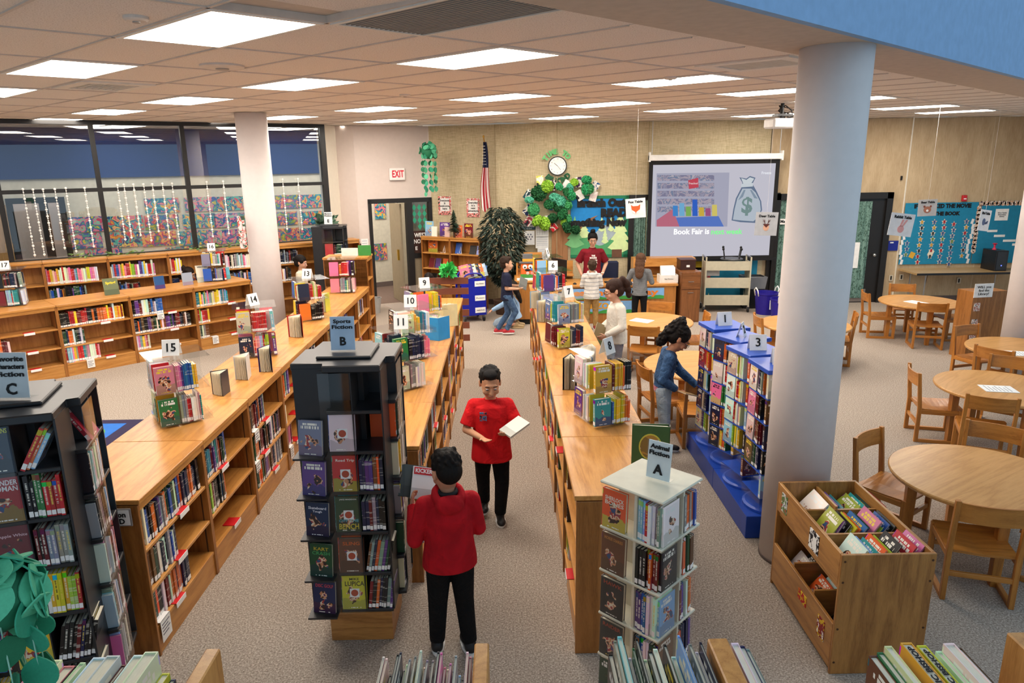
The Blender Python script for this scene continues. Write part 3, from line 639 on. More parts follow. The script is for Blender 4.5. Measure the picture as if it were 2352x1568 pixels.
def counter_rack(c, rot, num, what, pals, covers, z0=TOPZ, a=.175, tier=.245, card=True, cardrot=None, hs=(.16, .215), txt=None):
    t = thing('tabletop_book_rack', 'clear two-tier book rack %s' % what, 'book rack', (c[0], c[1], z0 + .001), rot, 'clear book racks on the cases')
    pl = shared(('rk', a), lambda: MB().box(-a - .012, a + .012, -a - .012, a + .012, 0, .004).mesh('shelf_plate', ACRYL))
    tpm = shared(('rkt', a), lambda: MB().box(-a - .03, a + .03, -a - .03, a + .03, 0, .004).mesh('top_plate', ACRYL))
    link('base_plate', shared(('rkb',), lambda: MB().lathe([(.13, 0), (.13, .012), (.12, .014)], 24).mesh('base_plate', plain('6f7377', .4))), t)
    link('shelf_plate', pl, t, (0, 0, .014)); link('shelf_plate', pl, t, (0, 0, .014 + tier)); link('top_plate', tpm, t, (0, 0, .014 + 2 * tier))
    for k in range(4):
        dv = shared(('rkd', a, tier), lambda: MB().box(a - .17, a - .167, -a, -.01, .018, 2 * tier + .014).mesh('divider', ACRYL)); link('divider', dv, t, (0, 0, 0), k * PI / 2)
        lp = shared(('rkl', a, tier), lambda: MB().box(-a, a - .17, -a - .008, -a - .005, .018, .06).mesh('retaining_lip', ACRYL)); link('retaining_lip', lp, t, (0, 0, 0), k * PI / 2); link('retaining_lip', lp, t, (0, 0, tier), k * PI / 2)
    idx = 0
    for k in range(4):
        an = rot + k * PI / 2
        if not visible_side(c, an): continue
        for lv in range(2):
            Fm = Matrix.Translation((c[0], c[1], z0 + .02 + lv * tier)) @ Matrix.Rotation(an, 4, 'Z') @ Matrix.Translation((-a, -a, 0))
            pl_ = '%s tier, %s, rack %s' % (('lower', 'upper')[lv], sname(c, an), what)
            pal = pals[idx % len(pals)]; cvr = covers[idx % len(covers)]; idx += 1
            cover(Fm @ Matrix.Translation((.065, 0, 0)), 'on ' + pl_, 'books in clear racks', cvr, .2, .125, .03, 1.2, .04)
            row(Fm @ Matrix.Translation((.14, 0, 0)), .105 if k % 2 else .15, 'on ' + pl_, 'books in clear racks', (hs[0], hs[1]), (.008, .018), (.11, .125), pal, 1.0, series=.6)
    if card:
        tent(Matrix.Translation((c[0], c[1] - .03, z0 + .02 + 2 * tier)) @ Matrix.Rotation(cardrot if cardrot is not None else 0, 4, 'Z'), num, 'white folded card numbered %s on the clear rack %s' % (num, what))
    return t
CR = [((-2.47, 5.08), 35, '15', 'nearest on left run', ['light', 'kids', 'comic'], ['green', 'pink', 'cream', 'light blue'], 8), ((-2.52, 6.95), 20, '14', 'second on left run', ['kids', 'light'], ['navy', 'cream', 'purple', 'light blue'], 60), ((-2.42, 8.62), 30, '13', 'third on left run', ['black', 'yel'], ['orange', 'navy', 'yellow', 'blue'], -12), ((-2.42, 10.5), 5, '12', 'farthest on left run', ['light', 'kids'], ['pink', 'pink', 'cream', 'black'], 0),
      ((-.88, 5.82), 38, '11', 'nearest on middle run', ['light', 'black'], ['cream', 'green', 'orange', 'light blue'], 4), ((-.92, 6.75), 30, '10', 'second on middle run', ['grey', 'light'], ['navy', 'cream', 'yellow', 'black'], 3), ((-.9, 7.8), 35, '9', 'farthest on middle run', ['light', 'kids'], ['white', 'pink', 'white', 'grey'], 20),
      ((.73, 4.92), 20, '8', 'nearest on right run', ['comic', 'warm', 'light'], ['teal', 'yellow', 'purple', 'white'], 50), ((.64, 7.12), 20, '7', 'second on right run', ['black', 'light'], ['yellow', 'light blue', 'dark red', 'blue'], 35), ((.62, 9.0), 15, '6', 'third on right run', ['light', 'comic'], ['light blue', 'purple', 'pink', 'teal'], 0), ((.62, 10.35), 10, '5', 'farthest on right run', ['warm', 'warm'], ['light blue', 'light blue', 'red', 'yellow'], 70)]
for c, r, n, w, p, cv, crd in CR: counter_rack(c, math.radians(r), n, w, p, cv, cardrot=math.radians(crd), card=(n != '12'))
counter_rack((-4.86, 11.78), math.radians(20), '16', 'on a low case near pale column', ['dark', 'light'], ['blue', 'grey', 'red', 'black'], cardrot=math.radians(15))
counter_rack((-6.95, 9.85), math.radians(25), '17', 'on a low case at left edge', ['light', 'black'], ['dark red', 'black', 'white', 'grey'], cardrot=math.radians(20))
# ---- black towers
PW = [(-.10, -.30), (.24, -.30)]
def pin_outline(e=0):
    pts = []
    for k in range(4):
        a = k * PI / 2
        for x, y in [(-.10 - e * .5, -.30 - e), (.24 + e * .5, -.30 - e), (.24 + e * .5, -.24 - e * 0 + .14)]:
            pts.append((x * math.cos(a) - y * math.sin(a), x * math.sin(a) + y * math.cos(a)))
    return pts
PIN = [(-.10, -.30), (.24, -.30), (.24, -.10), (.30, -.10), (.30, .24), (.10, .24), (.10, .30), (-.24, .30), (-.24, .10), (-.30, .10), (-.30, -.24), (-.10, -.24)]
BPL = plain('202226', .38, name='black_moulded_plastic', spec=.5)
def tower(c, rot, what, levels, zs, box_h, name='book_tower', base=True, sc_=1.0):
    t = thing(name, what, 'book tower', (c[0], c[1], 0), rot, 'black pinwheel book towers')
    if base: MB().box(-.21, .21, -.21, .21, 0, box_h).build('wooden_base', BX, t, bevel=.003)
    ztop = 1.81
    t.scale = (sc_, sc_, 1)
    plate = shared(('pinplate',), lambda: MB().prism([(p[0] * 1.0, p[1] * 1.0) for p in PIN], -.022, .0).mesh('tier_plate', BPL, bevel=.004))
    for z in zs: link('tier_plate', plate, t, (0, 0, z))
    MB().prism([(p[0] * 1.03, p[1] * 1.03) for p in PIN], -.03, .012).build('top_plate', BPL, t, (0, 0, ztop), bevel=.006); MB().box(-.17, .17, -.17, .17, 0, .02).build('top_cap', BPL, t, (0, 0, ztop + .012), bevel=.006)
    core = MB().box(-.1, .1, -.1, .1, box_h, ztop - .02).build('core', BPL, t)
    fin = shared(('fin', len(zs)), lambda: MB().box(.24, .25, -.30, -.08, zs[0], ztop - .02).mesh('side_fin', BPL)); fin2 = shared(('fin2', len(zs)), lambda: MB().box(.06, .066, -.30, -.1, zs[0], ztop - .02).mesh('divider', BPL))
    acr = shared(('acrp', len(zs)), lambda: MB().box(-.13, .06, -.318, -.315, zs[0] - .02, ztop - .03).mesh('clear_shield', ACRYL))
    for k in range(4): link('side_fin', fin, t, (0, 0, 0), k * PI / 2); link('divider', fin2, t, (0, 0, 0), k * PI / 2); link('clear_shield', acr, t, (0, 0, 0), k * PI / 2)
    return t
BT = (-.93, 4.03); ZS6 = (.28, .53, .80, 1.06, 1.31, 1.555)
tower(BT, 0, 'tall black book tower marked Sports Fiction B on an oak base', 6, ZS6, .2, sc_=.92)
def covtext(lines):
    """lettering laid on a cover: (text, colour, size, y 0..1 across, z 0..1 up); unit book face at x=-.5 looks out"""
    def f(o):
        for s, c, sz, zz in lines:
            m = plain(c, .5); te = text(s, 1, m, o, (.52, .5, zz), (PI / 2, 0, PI / 2), ext=.03, bold=.012)
            co = te.data.vertices; ys = [v.co.y for v in co]; xs = [v.co.x for v in co]; kx = .8 / max(.01, max(xs) - min(xs)); ky = sz / max(.01, max(ys) - min(ys)); kx = min(kx, ky * 1.6 * 1.2)
            for v in co: v.co.x *= kx; v.co.y *= ky
    return f
TOWB = [ # tier index from the bottom: (front cover colour, text, left cover colour, text)
 (0, 'yellow', [('MIKE', '1c1b22', .07, .9), ('LUPICA', '1c1b22', .14, .76)], 'navy', [('DISC GOLF', 'd04a5a', .1, .86)]), (1, 'brown', [('SLING', 'd8662a', .1, .85)], 'dark green', [('KART', 'c8b030', .1, .85), ('CRASH', '4aa05a', .1, .72)]),
 (2, 'dark green', [('JAKE MADDOX', 'f0f0e8', .05, .93), ('OFF THE', '5ab0c0', .08, .32), ('BENCH', 'd8c23a', .16, .15)], 'navy', [('Skateboard', 'e8e8f0', .08, .84), ('Tough', 'e8e8f0', .08, .74)]), (3, 'red', [('Road Trip', 'f4f1e4', .09, .87)], 'purple', None), (4, 'white', None, 'grey', None)]
def ball(o):
    m = plain('b8472a', .5); w = plain('f4f4f2', .5); MB().box(.515, .54, .3, .7, .36, .62).build('sticker', w, o)
    MB().loft([[Vector((x, .5 + .15 * math.cos(a * PI / 8), .49 + .1 * math.sin(a * PI / 8))) for a in range(16)] for x in (.54, .57)]).build('ball_picture', m, o)
def withball(tx):
    f = covtext(tx) if tx else None
    def g(o):
        if f: f(o)
        ball(o)
    return g
for li, fc, ft, lc, lt in TOWB:
    z = ZS6[li] + .001; T = ('lowest', 'second', 'third', 'fourth', 'fifth')[li]
    cover(frame(BT[0] - .01, BT[1] - .276, z, 0), '', 'covers on tower B', fc, .215, .145, .02, 3, .1, extra=withball(ft), label='%s front-cover book with a ball sticker, %s tier up of tower B' % (fc, T))
    for q in range(2): cover(frame(BT[0] - .02, BT[1] - .25 + .02 * q, z + .008, 0), '', 'covers on tower B', RND.choice(PAL_ALL), .21, .145, .015, .02, .1, label='book behind the front cover, %s tier up of tower B' % T)
    if li < 4: row(frame(BT[0] + .068, BT[1] - .272, z, 0), .15, 'on front, %s tier of tower B' % T, 'spines on tower B', (.18, .215), (.012, .022), (.13, .15), 'dark', 1.4, lean=(.18 if li == 1 else .12 if li == 0 else 0))
    cover(frame(BT[0] - .195, BT[1] - .285, z - .02, -.2), '', 'covers on tower B', lc, .205, .14, .02, 2, .12, extra=covtext(lt) if lt else None, label='%s book facing left, %s tier up of tower B' % (lc, T))
    tw_ = [o for o in bpy.data.objects if o.name == 'book_tower'][0]; B('pocket_ledge', BPL, tw_, -.31, -.12, -.36, -.24, z - .03, z - .018)
    row(frame(BT[0] + .272, BT[1] + .0, z, PI / 2) @ Matrix.Translation((-.06, 0, 0)), .27, 'on right side, %s tier of tower B' % T, 'spines on tower B', (.18, .22), (.014, .024), (.13, .15), 'all', 1.6, lean=(-.15 if li == 2 else 0), maxn=(10 if li > 1 else 3))
upright_sign(Matrix.Translation((BT[0] - .02, BT[1] - .05, 1.847)), ['Sports', 'Fiction'], 'B', 'light blue sign reading Sports Fiction B on the middle black tower', .14, .2, 'b9cfe6')
CT = (-2.4, 3.275); CRT = math.radians(17)
tower(CT, CRT, 'tall black book tower marked Favorite Characters Fiction C at left edge', 6, ZS6, .2)
def CM(k, x, z): return Matrix.Translation((CT[0], CT[1], z)) @ Matrix.Rotation(CRT + k * PI / 2, 4, 'Z') @ Matrix.Translation((x, -.30, 0))
TC = [('black', [('ASTRO-', 'e6e6e6', .1, .8), ('NUTS', 'e6e6e6', .1, .68)]), ('yellow', [('KRYPTO', 'b8262b', .1, .86), ('MYSTERIES', '2b5fa8', .06, .77)]), ('grey', None), ('dark red', [('Apple White', 'e8c0c8', .08, .78)]), ('red', [('WONDER', 'f4f1f0', .11, .85), ('WOMAN', 'f4f1f0', .11, .72)]), ('navy', [('TEEN TITANS', 'd6dc4a', .1, .88)])]
LN = (.0, .25, 0, 0, 0, .5)
for li in range(6):
    z = ZS6[li] + .001; T = ('lowest', 'second', 'third', 'fourth', 'fifth', 'top')[li]; cc2, tx = TC[li]
    cover(CM(0, -.01, z), '', 'covers on tower C', cc2, .225, .15, .02, 4, .08, extra=covtext(tx) if tx else None, label='%s book with its cover outward, %s tier up of tower C' % (cc2, T))
    row(CM(0, -.25, z), .14, 'on left part, %s tier of tower C' % T, 'spines on tower C', (.19, .23), (.012, .02), (.12, .14), 'comic', 1, maxn=8)
    row(CM(0, .075, z), .165 if li < 5 else .07, 'on front, %s tier of tower C' % T, 'spines on tower C', (.18, .225), (.013, .02), (.13, .15), ('black', 'black', 'yel', 'black', 'comic', 'kids')[li], 2, lean=(.12, .2, .03, 0, 0, .5)[li], maxn=9)
    if li < 5: row(CM(1, -.08, z), .3, 'on right side, %s tier of tower C' % T, 'spines on tower C', (.19, .225), (.011, .016), (.13, .15), 'grey', 1.5, lean=-.1 if li % 2 else 0, maxn=14)
    else: cover(CM(1, .1, z), '', 'covers on tower C', 'red', .22, .15, .02, 2, .5, label='red book leaning in the top right pocket of tower C')
upright_sign(Matrix.Translation((CT[0] + .06, CT[1] - .08, 1.847)), ['Favorite', 'Characters', 'Fiction'], 'C', 'white sign reading Favorite Characters Fiction C on the left tower', .16, .22, 'd5d8d8')
ET = (-3.2, 13.05); tower(ET, math.radians(10), 'black book tower by the far left corner, marked Mystery E', 6, ZS6, .2)
for li in range(1, 5):
    for k in (0, 1):
        Me = Matrix.Translation((ET[0], ET[1], ZS6[li] + .001)) @ Matrix.Rotation(math.radians(10) + k * PI / 2, 4, 'Z') @ Matrix.Translation((0, -.30, 0))
        cover(Me @ Matrix.Translation((-.01, 0, 0)), 'on far tower E, tier %s, side %s' % (ORD[li], 'front' if k == 0 else 'right'), 'covers on tower E', ['navy', 'black', 'purple', 'teal', 'red'][(li + k) % 5], .21, .145, .02, .6); row(Me @ Matrix.Translation((.075, 0, 0)), .16, 'on tower E', 'spines on tower E', (.18, .22), (.012, .02), (.12, .14), 'dark', .3)
upright_sign(Matrix.Translation((ET[0], ET[1] - .05, 1.847)), ['Mystery', 'Fiction'], 'E', 'small white sign reading Mystery Fiction E on the far black tower', .15, .22, 'eef0f0')
# ---- cream tower A
AT = (.605, 2.72); AR = math.radians(45); t = thing('book_tower', 'cream square book tower marked Animal Fiction A in the foreground', 'book tower', (AT[0], AT[1], 0), AR)
MB().box(-.155, .155, -.155, .155, -.012, .0).build('top_plate', CREAM, t, (0, 0, 1.6), bevel=.004)
MB().box(-.16, .16, -.16, .16, 0, .25).build('plinth', CREAM, t, bevel=.004)
AZ = (.56, .76, .97, 1.185, 1.39)
for z in AZ: MB().box(-.153, .153, -.153, .153, -.012, 0).build('tier_shelf', CREAM, t, (0, 0, z), bevel=.003)
for k in range(4):
    MB().box(.015, .027, -.145, -.0, .25, 1.59).build('upright', CREAM, t, (0, 0, 0), k * PI / 2)
    MB().box(-.14, .02, -.16, -.157, .57, 1.57).build('clear_shield', ACRYL, t, (0, 0, 0), k * PI / 2)
def AM(k, x, z): return Matrix.Translation((AT[0], AT[1], z)) @ Matrix.Rotation(AR + k * PI / 2, 4, 'Z') @ Matrix.Translation((x, -.148, 0))
ACV = [('dark green', None), ('black', [('RAIDER', 'a8442c', .1, .88)]), ('black', [('HAWK', 'a8442c', .1, .88)]), ('brown', [('HORSE DIARIES', 'c8843c', .08, .88)]), ('orange', [('SHERLOCK', 'f0ead8', .1, .78), ('BONES', 'f0ead8', .1, .66)])]
for li, z in enumerate(AZ):
    T = ('lowest', 'second', 'third', 'fourth', 'top')[li]; c_, tx = ACV[li]
    cover(AM(-1, -.085, z + .001), '', 'books on tower A', c_, .175, .118, .018, 4, .03, extra=covtext(tx) if tx else None, label='%s cover on the left face of cream tower A, %s tier' % (c_, T))
    row(AM(-1, .03, z + .001), .115, 'on left face, %s tier, cream tower' % T, 'spines on tower A', (.165, .185), (.011, .016), (.1, .12), ('dark', 'dark', 'dark', 'warm', 'light')[li], 3, series=.5)
    cc3 = ('cream', 'brown', 'light blue', 'black', 'white')[li]; cover(AM(0, -.07, z + .001), '', 'books on tower A', cc3, .175, .115, .014, 3, .03, label='%s cover on the right face of cream tower A, %s tier' % (cc3, T))
    row(AM(0, .03, z + .001), .115, 'on right face, %s tier, cream tower' % T, 'spines on tower A', (.15, .18), (.011, .017), (.1, .12), 'dark', 2, series=.5, lean=-.06)
upright_sign(Matrix.Translation((AT[0] + .02, AT[1] - .02, 1.604)) @ Matrix.Rotation(math.radians(-38), 4, 'Z'), ['Animal', 'Fiction'], 'A', 'white sign reading Animal Fiction A on the cream tower', .105, .165, 'e4eceb')
# ---- blue towers on the plinth
t = thing('plinth', 'long low blue plinth carrying the four blue book racks', 'plinth', (0, 0, 0)); 
for a_, b_ in ((4.97, 5.86), (5.865, 6.8)): B('plinth_box', BLUE, t, 1.86, 2.42, a_, b_, 0, .19, .004)
BLU2 = plain('2a55bd', .3, name='blue_plate'); bys = (6.5, 6.05, 5.6, 5.17)
for n, y in enumerate(bys):
    r = math.radians((8, 25, 14, 5)[n]); a = .165; x = 2.08 + (.0, .02, 0, .03)[n]
    t = thing('rotating_book_rack', 'blue-topped rotating book rack, %s from the near end of plinth' % ordn(3 - n), 'book rack', (x, y, .191), r, 'blue racks on the plinth')
    MB().lathe([(.21, 0), (.21, .02), (.19, .03)], 32).build('turntable', BLU2, t); MB().box(-a - .015, a + .015, -a - .015, a + .015, 1.15, 1.185).build('top_plate', BLU2, t, bevel=.003); MB().box(-.02, .02, -.02, .02, .02, 1.15).build('post', plain('8890a0', .3, .5), t)
    tiers = [.19 + .135 + .205 * i for i in range(5)]
    pm = shared(('bluep',), lambda: MB().box(-a, a, -a, a, -.01, 0).mesh('tier_plate', BLU2))
    for z in tiers: link('tier_plate', pm, t, (0, 0, z - .191))
    for k in range(4):
        link('clear_side', shared(('blued',), lambda: MB().box(a - .165, a - .162, -a, -.02, .03, 1.15).box(-a, -a + .003, -a, a, .03, .13).mesh('clear_side', ACRYL)), t, (0, 0, 0), k * PI / 2)
        an = r + k * PI / 2
        if not visible_side((x, y), an): continue
        sn_ = sname((x, y), an)
        for li, z in enumerate(tiers):
            if li == 0 and n in (2, 3) and k != 0: continue
            Fm = Matrix.Translation((x, y, z + .001)) @ Matrix.Rotation(an, 4, 'Z') @ Matrix.Translation((-a, -a, 0)); pl_ = 'tier %s, %s side, blue rack %s' % (('one', 'two', 'three', 'four', 'five')[li], sn_, ('one', 'two', 'three', 'four')[n])
            cover(Fm @ Matrix.Translation((.065, 0, 0)), 'on ' + pl_, 'covers on the blue racks', RND.choice(['cream', 'light blue', 'red', 'orange', 'yellow', 'pink', 'navy', 'brown', 'white', 'black']), .19, .125, .03, 1.3, .03)
            row(Fm @ Matrix.Translation((.135, 0, 0)), .1 if k % 2 else .13, 'on ' + pl_, 'spines on the blue racks', (.16, .19), (.01, .018), (.11, .125), ('all', 'comic', 'yel', 'dark')[n], .9, series=.5)
    tent(Matrix.Translation((x - .01, y - .02, 1.377)) @ Matrix.Rotation(math.radians((8, 60, -2, -5)[n]), 4, 'Z'), '%d' % (n + 1), 'white folded card on the %s blue rack from the far end' % ORD[n], .14 if n != 1 else .1, .13, .1)
# ---- open and standing books on top of cases
def open_book(x, y, rz, col, lab, h=.24, w=.17, ang=.35, z=TOPZ):
    o = thing('open_book', lab, 'book', (x, y, z + .001), rz); c = plain(col, .35)
    for s in (-1, 1):
        B('cover_board', c, o, -.0015, .0015, 0, w, 0, h); LAST[0].rotation_euler = (0, 0, s * ang)
        pg = MB()
        for i in range(4): 
            q = MB().box(-.0006, .0006, 0, w * .95, .004, h - .004); q.bm.free()
        for i in range(6):
            a_ = s * ang * (.12 + .13 * i); dx, dy = math.sin(a_), math.cos(a_); L = w * (.93 + .03 * (i % 2))
            pg.prism([(0, 0), (-dx * L, dy * L), (-dx * L + .0015, dy * L + .001), (.0015, 0)], .004, h - .005)
        pg.build('page_leaves', PAGES, o)
    return o
for a_ in [(-2.35, 5.72, 2.6, '3a3a40', 'open grey book stood fanned behind the clear rack with card 15', .2, .14, .5), (-2.33, 6.18, 2.9, 'd8d8d4', 'open white book stood fanned, in the middle of the left run', .22, .16, .4), (-2.22, 6.42, 3.1, '3c2a66', 'open purple book stood fanned beside the white one', .23, .16, .4), (-2.3, 7.75, 2.9, 'b5302f', 'open book with red cover stood fanned behind rack 14', .24, .16, .6), (-2.3, 9.1, 2.6, 'c8c84a', 'open yellow book stood behind the clear rack with card 13', .24, .15, .4),
           (-.72, 7.35, .2, '2f8fd0', 'open bright blue book stood on the middle run', .25, .17, .9), (-.72, 8.0, -.2, 'e2d8a8', 'open cream book stood beyond the bright blue one', .26, .18, .9), (-.98, 8.7, .9, 'ecc94a', 'open yellow book stood at the far end of middle run', .22, .18, .8), (.55, 5.75, 3.0, '22252c', 'open black book stood fanned behind the rack with card 8', .28, .17, .35), (.68, 5.95, 3.2, '2f6f9c', 'open blue book stood fanned behind rack 8', .22, .15, .4), (.8, 6.35, 2.8, 'e8e8e8', 'open white book stood fanned in front of rack 7', .2, .14, .5), (.5, 8.3, 2.9, 'b8bcc6', 'open pale book stood beside the rack with card 6', .26, .17, .6), (.47, 7.0 + 2.1, 2.5, '8fbfe0', 'open light blue book stood left of rack 6', .22, .16, .5)]: open_book(*a_)
b_ = thing('picture_book', 'green hardback with an oval picture standing near tower A', 'book', (.87, 3.98, TOPZ + .001), math.radians(-12)); GR = plain('3f5f33', .4, name='green_cloth')
B('front_board', GR, b_, -.11, .11, -.004, 0, 0, .3); B('back_board', GR, b_, -.11, .11, .03, .034, 0, .3); LAST[0].rotation_euler = (0, 0, .12); B('page_block', PAGES, b_, -.1, .1, 0, .022, .005, .295); B('spine', plain('2a3f22', .4), b_, .11, .114, -.004, .036, 0, .3)
MB().loft([[Vector((.07 * math.cos(i * PI / 12), y_, .165 + .085 * math.sin(i * PI / 12))) for i in range(24)] for y_ in (-.0055, -.004)]).build('oval_rim', plain('d8c648', .5), b_)
MB().loft([[Vector((.062 * math.cos(i * PI / 12), y_, .165 + .076 * math.sin(i * PI / 12))) for i in range(24)] for y_ in (-.0065, -.0055)]).build('oval_picture', picture('brown_picture', ['a8c0b8', 'b8863a', '8a6a34', 'caa0a8'], 9), b_); B('barcode_label', WHITE, b_, -.02, .04, -.0056, -.004, .01, .04)
for (x_, y_, c_, h_, w_, rz_) in [(-5.92, 10.53, '6f7a58', .25, .2, -45), (-5.42, 11.0, '23528c', .2, .15, -45), (-5.12, 11.32, '9aa6b8', .2, .16, -45), (-4.98, 11.6, 'e6e2d2', .28, .2, -42), (-4.72, 11.85, '5fb0c8', .2, .17, -45)]:
    o = thing('picture_book', {'6f7a58': 'olive book with yellow title standing on a low left case', '23528c': 'blue book on a wire easel on a low left case', '9aa6b8': 'pale patterned book on an easel beside the weather book', 'e6e2d2': 'tall cream weather book standing on a low left case', '5fb0c8': 'turquoise book lying back beside the weather book'}[c_], 'book', (x_, y_, TOPZ + .001), math.radians(50 if False else -45 + 90 - 50))
    o.rotation_euler = (-.15, 0, math.radians(42)); cv = COVX; B('page_block', PAGES, o, -w_ / 2 + .003, w_ / 2 - .003, 0, .02, .003, h_ - .003); B('front_board', cv, o, -w_ / 2, w_ / 2, -.003, 0, 0, h_).color = lin(c_); B('back_board', plain(c_, .4), o, -w_ / 2, w_ / 2, .02, .023, 0, h_)
    if c_ == '6f7a58': text('Spring?', .05, plain('e8d83a', .5), o, (0, -.004, h_ * .72), width=w_ * .7, bold=.002)
    if c_ == 'e6e2d2': text('WEATHER', .04, plain('4a4a48', .5), o, (0, -.004, h_ * .9), width=w_ * .8, bold=.001)
# ================================================================ tables and chairs
def chair_meshes():
    def leg(x, y0, y1, z, w=.032): return MB().loft([[(x - w / 2, y0 - .02, 0), (x + w / 2, y0 - .02, 0), (x + w / 2, y0 + .02, 0), (x - w / 2, y0 + .02, 0)], [(x - w / 2, y1 - .02, z), (x + w / 2, y1 - .02, z), (x + w / 2, y1 + .02, z), (x - w / 2, y1 + .02, z)]])
    M = {}
    M['front_leg'] = leg(0, -.185, -.185, .37).mesh('leg', CHZ, bevel=.003)
    b = MB(); w = .016; pr = [(.2, 0), (.2, .36), (.245, .745)]
    b.loft([[(-w, y - .02, z), (w, y - .02, z), (w, y + .02 - .008 * (z > .5), z), (-w, y + .02 - .008 * (z > .5), z)] for y, z in pr]); M['rear_leg'] = b.mesh('leg', CHZ, bevel=.003)
    M['runner'] = MB().box(-.016, .016, -.165, .18, 0, .036).mesh('runner', CHY, bevel=.003); M['side_rail'] = MB().box(-.014, .014, -.165, .185, .31, .355).mesh('side_rail', CHY, bevel=.003)
    M['stretcher'] = MB().box(-.195, .195, -.012, .012, .2, .235).mesh('stretcher', CHX, bevel=.002)
    n = 10; R = []
    for i in range(n + 1):
        x = -.2 + .4 * i / n; c = .035 * (1 - (2 * i / n - 1) ** 2); R.append([(x, .222 + c, .6), (x, .236 + c, .6), (x, .25 + c, .735), (x, .236 + c, .735)])
    M['backrest'] = MB().loft(R).mesh('backrest', CHX)
    n = 10; R = []
    for i in range(n + 1):
        y = -.215 + .41 * i / n; s = -.018 * math.sin(PI * i / n) - .006 * (i / n); R.append([(-.205, y, .372 + s * .4), (0, y, .368 + s * 1.4), (.205, y, .372 + s * .4), (.205, y, .356 + s * .4), (0, y, .352 + s * 1.4), (-.205, y, .356 + s * .4)])
    M['seat'] = MB().loft(R).mesh('seat', CHX)
    return M
CM_ = chair_meshes()
def chair(back, center, lab, flip=0):
    c = Vector((center[0], center[1], 0)); b = Vector((back[0], back[1], 0)); f = (c - b).normalized(); rz = math.atan2(f.x, -f.y) + flip
    f = Vector((math.sin(rz), -math.cos(rz), 0)); o = b + f * .24
    t = thing('chair', lab, 'chair', o, rz, 'oak library chairs')
    for s in (-1, 1):
        link('leg', CM_['front_leg'], t, (s * .2, 0, 0)); link('leg', CM_['rear_leg'], t, (s * .2, 0, 0)); link('runner', CM_['runner'], t, (s * .2, 0, 0)); link('side_rail', CM_['side_rail'], t, (s * .2, 0, 0))
    link('backrest', CM_['backrest'], t); link('seat', CM_['seat'], t); link('stretcher', CM_['stretcher'], t, (0, -.185, 0)); link('stretcher', CM_['stretcher'], t, (0, .2, -.02)); return t
TBH = .62
TBT = oak('x', 'd3a061', 'b07c3e', 'table_oak', .3)
ttop = MB().lathe([(.585, TBH - .035), (.605, TBH - .03), (.61, TBH - .02), (.61, TBH - .008), (.603, TBH), (.0001, TBH)], 64).mesh('tabletop', TBT)
tleg = MB().loft([[(-.028, -.028, 0), (.028, -.028, 0), (.028, .028, 0), (-.028, .028, 0)], [(-.036, -.036, TBH - .03), (.036, -.036, TBH - .03), (.036, .036, TBH - .03), (-.036, .036, TBH - .03)]]).mesh('leg', CHZ, bevel=.003)
tapr = MB().box(-.36, .36, -.012, .012, TBH - .1, TBH - .03).mesh('apron', CHX)
TABS = {'A': (2.13, 10.04, 'round oak table in front of the girl in the grey shirt', 20), 'B': (2.2, 7.75, 'round oak table behind the girl in the denim jacket', 10), 'C': (6.74, 11.15, 'round oak table farthest back near the computer desk', 35), 'D': (5.04, 6.75, 'round oak table third from the camera at right', 40), 'E': (3.48, 4.72, 'nearest round oak table, right foreground', 30), 'F': (6.29, 8.18, 'round oak table cut by the right edge beside the pale column', 15), 'G': (4.26, 9.7, 'round oak table mostly hidden behind the thick column', 0)}
for k, (x, y, lab, a) in TABS.items():
    t = thing('round_table', lab, 'table', (x, y, 0), math.radians(a), 'round oak tables'); link('tabletop', ttop, t)
    for q in range(4):
        an = q * PI / 2 + PI / 4; link('leg', tleg, t, (.45 * math.cos(an), .45 * math.sin(an), 0), an); link('apron', tapr, t, (.31 * math.cos(q * PI / 2), .31 * math.sin(q * PI / 2), 0), q * PI / 2 + PI / 2)
for k, p, lab, tb, fl in [('A1', (2.45, 10.85), 'oak chair on far side of the table before the circulation desk', 'A', 0), ('A2', (1.86, 9.2), 'oak chair seen from behind, beside the girl in white', 'A', 0), ('A3', (2.93, 9.95), 'oak chair at the right side of table nearest the desk', 'A', 0), ('B1', (1.5, 7.35), 'oak chair left of the girl in the denim jacket', 'B', -.35), ('B2', (2.02, 6.72), 'oak chair with its seat showing just right of the denim jacket girl', 'B', .1),
    ('C1', (6.97, 12.1), 'oak chair on far side of the farthest right table', 'C', 0), ('C2', (5.98, 11.42), 'oak chair at left of the farthest right table', 'C', .15), ('C3', (6.51, 10.42), 'oak chair on near side of the farthest right table', 'C', 0), ('C4', (7.5, 11.1), 'oak chair at right of the farthest right table', 'C', 0),
    ('D1', (4.3, 7.05), 'oak chair at left of the third table from the camera', 'D', .1), ('D2', (4.5, 6.12), 'oak chair on near side of the third table from the camera', 'D', .25), ('D3', (5.6, 7.42), 'oak chair on far side of the third table from the camera', 'D', 0), ('F1', (5.66, 7.8), 'oak chair near the table cut by the right edge', 'F', 0), ('F2', (6.08, 8.95), 'oak chair behind the table cut by the right edge', 'F', 0),
    ('E1', (2.93, 5.3), 'oak chair with a shiny seat at left of nearest table', 'E', -.15), ('E2', (4.05, 5.42), 'oak chair on far side of the nearest table', 'E', 0), ('E3', (3.1, 4.05), 'nearest oak chair, seen from behind beside the book bin', 'E', .2), ('E4', (4.02, 4.2), 'oak chair at lower right edge under the nearest table', 'E', 0),
    ('G1', (3.6, 9.75), 'oak chair left of thick column at the hidden table', 'G', 0), ('G2', (3.88, 9.05), 'oak chair just left of thick column on the near side', 'G', 0), ('G3', (5.0, 9.76), 'oak chair just right of the thick column', 'G', -.47)]: chair(p, TABS[tb][:2], lab, fl)
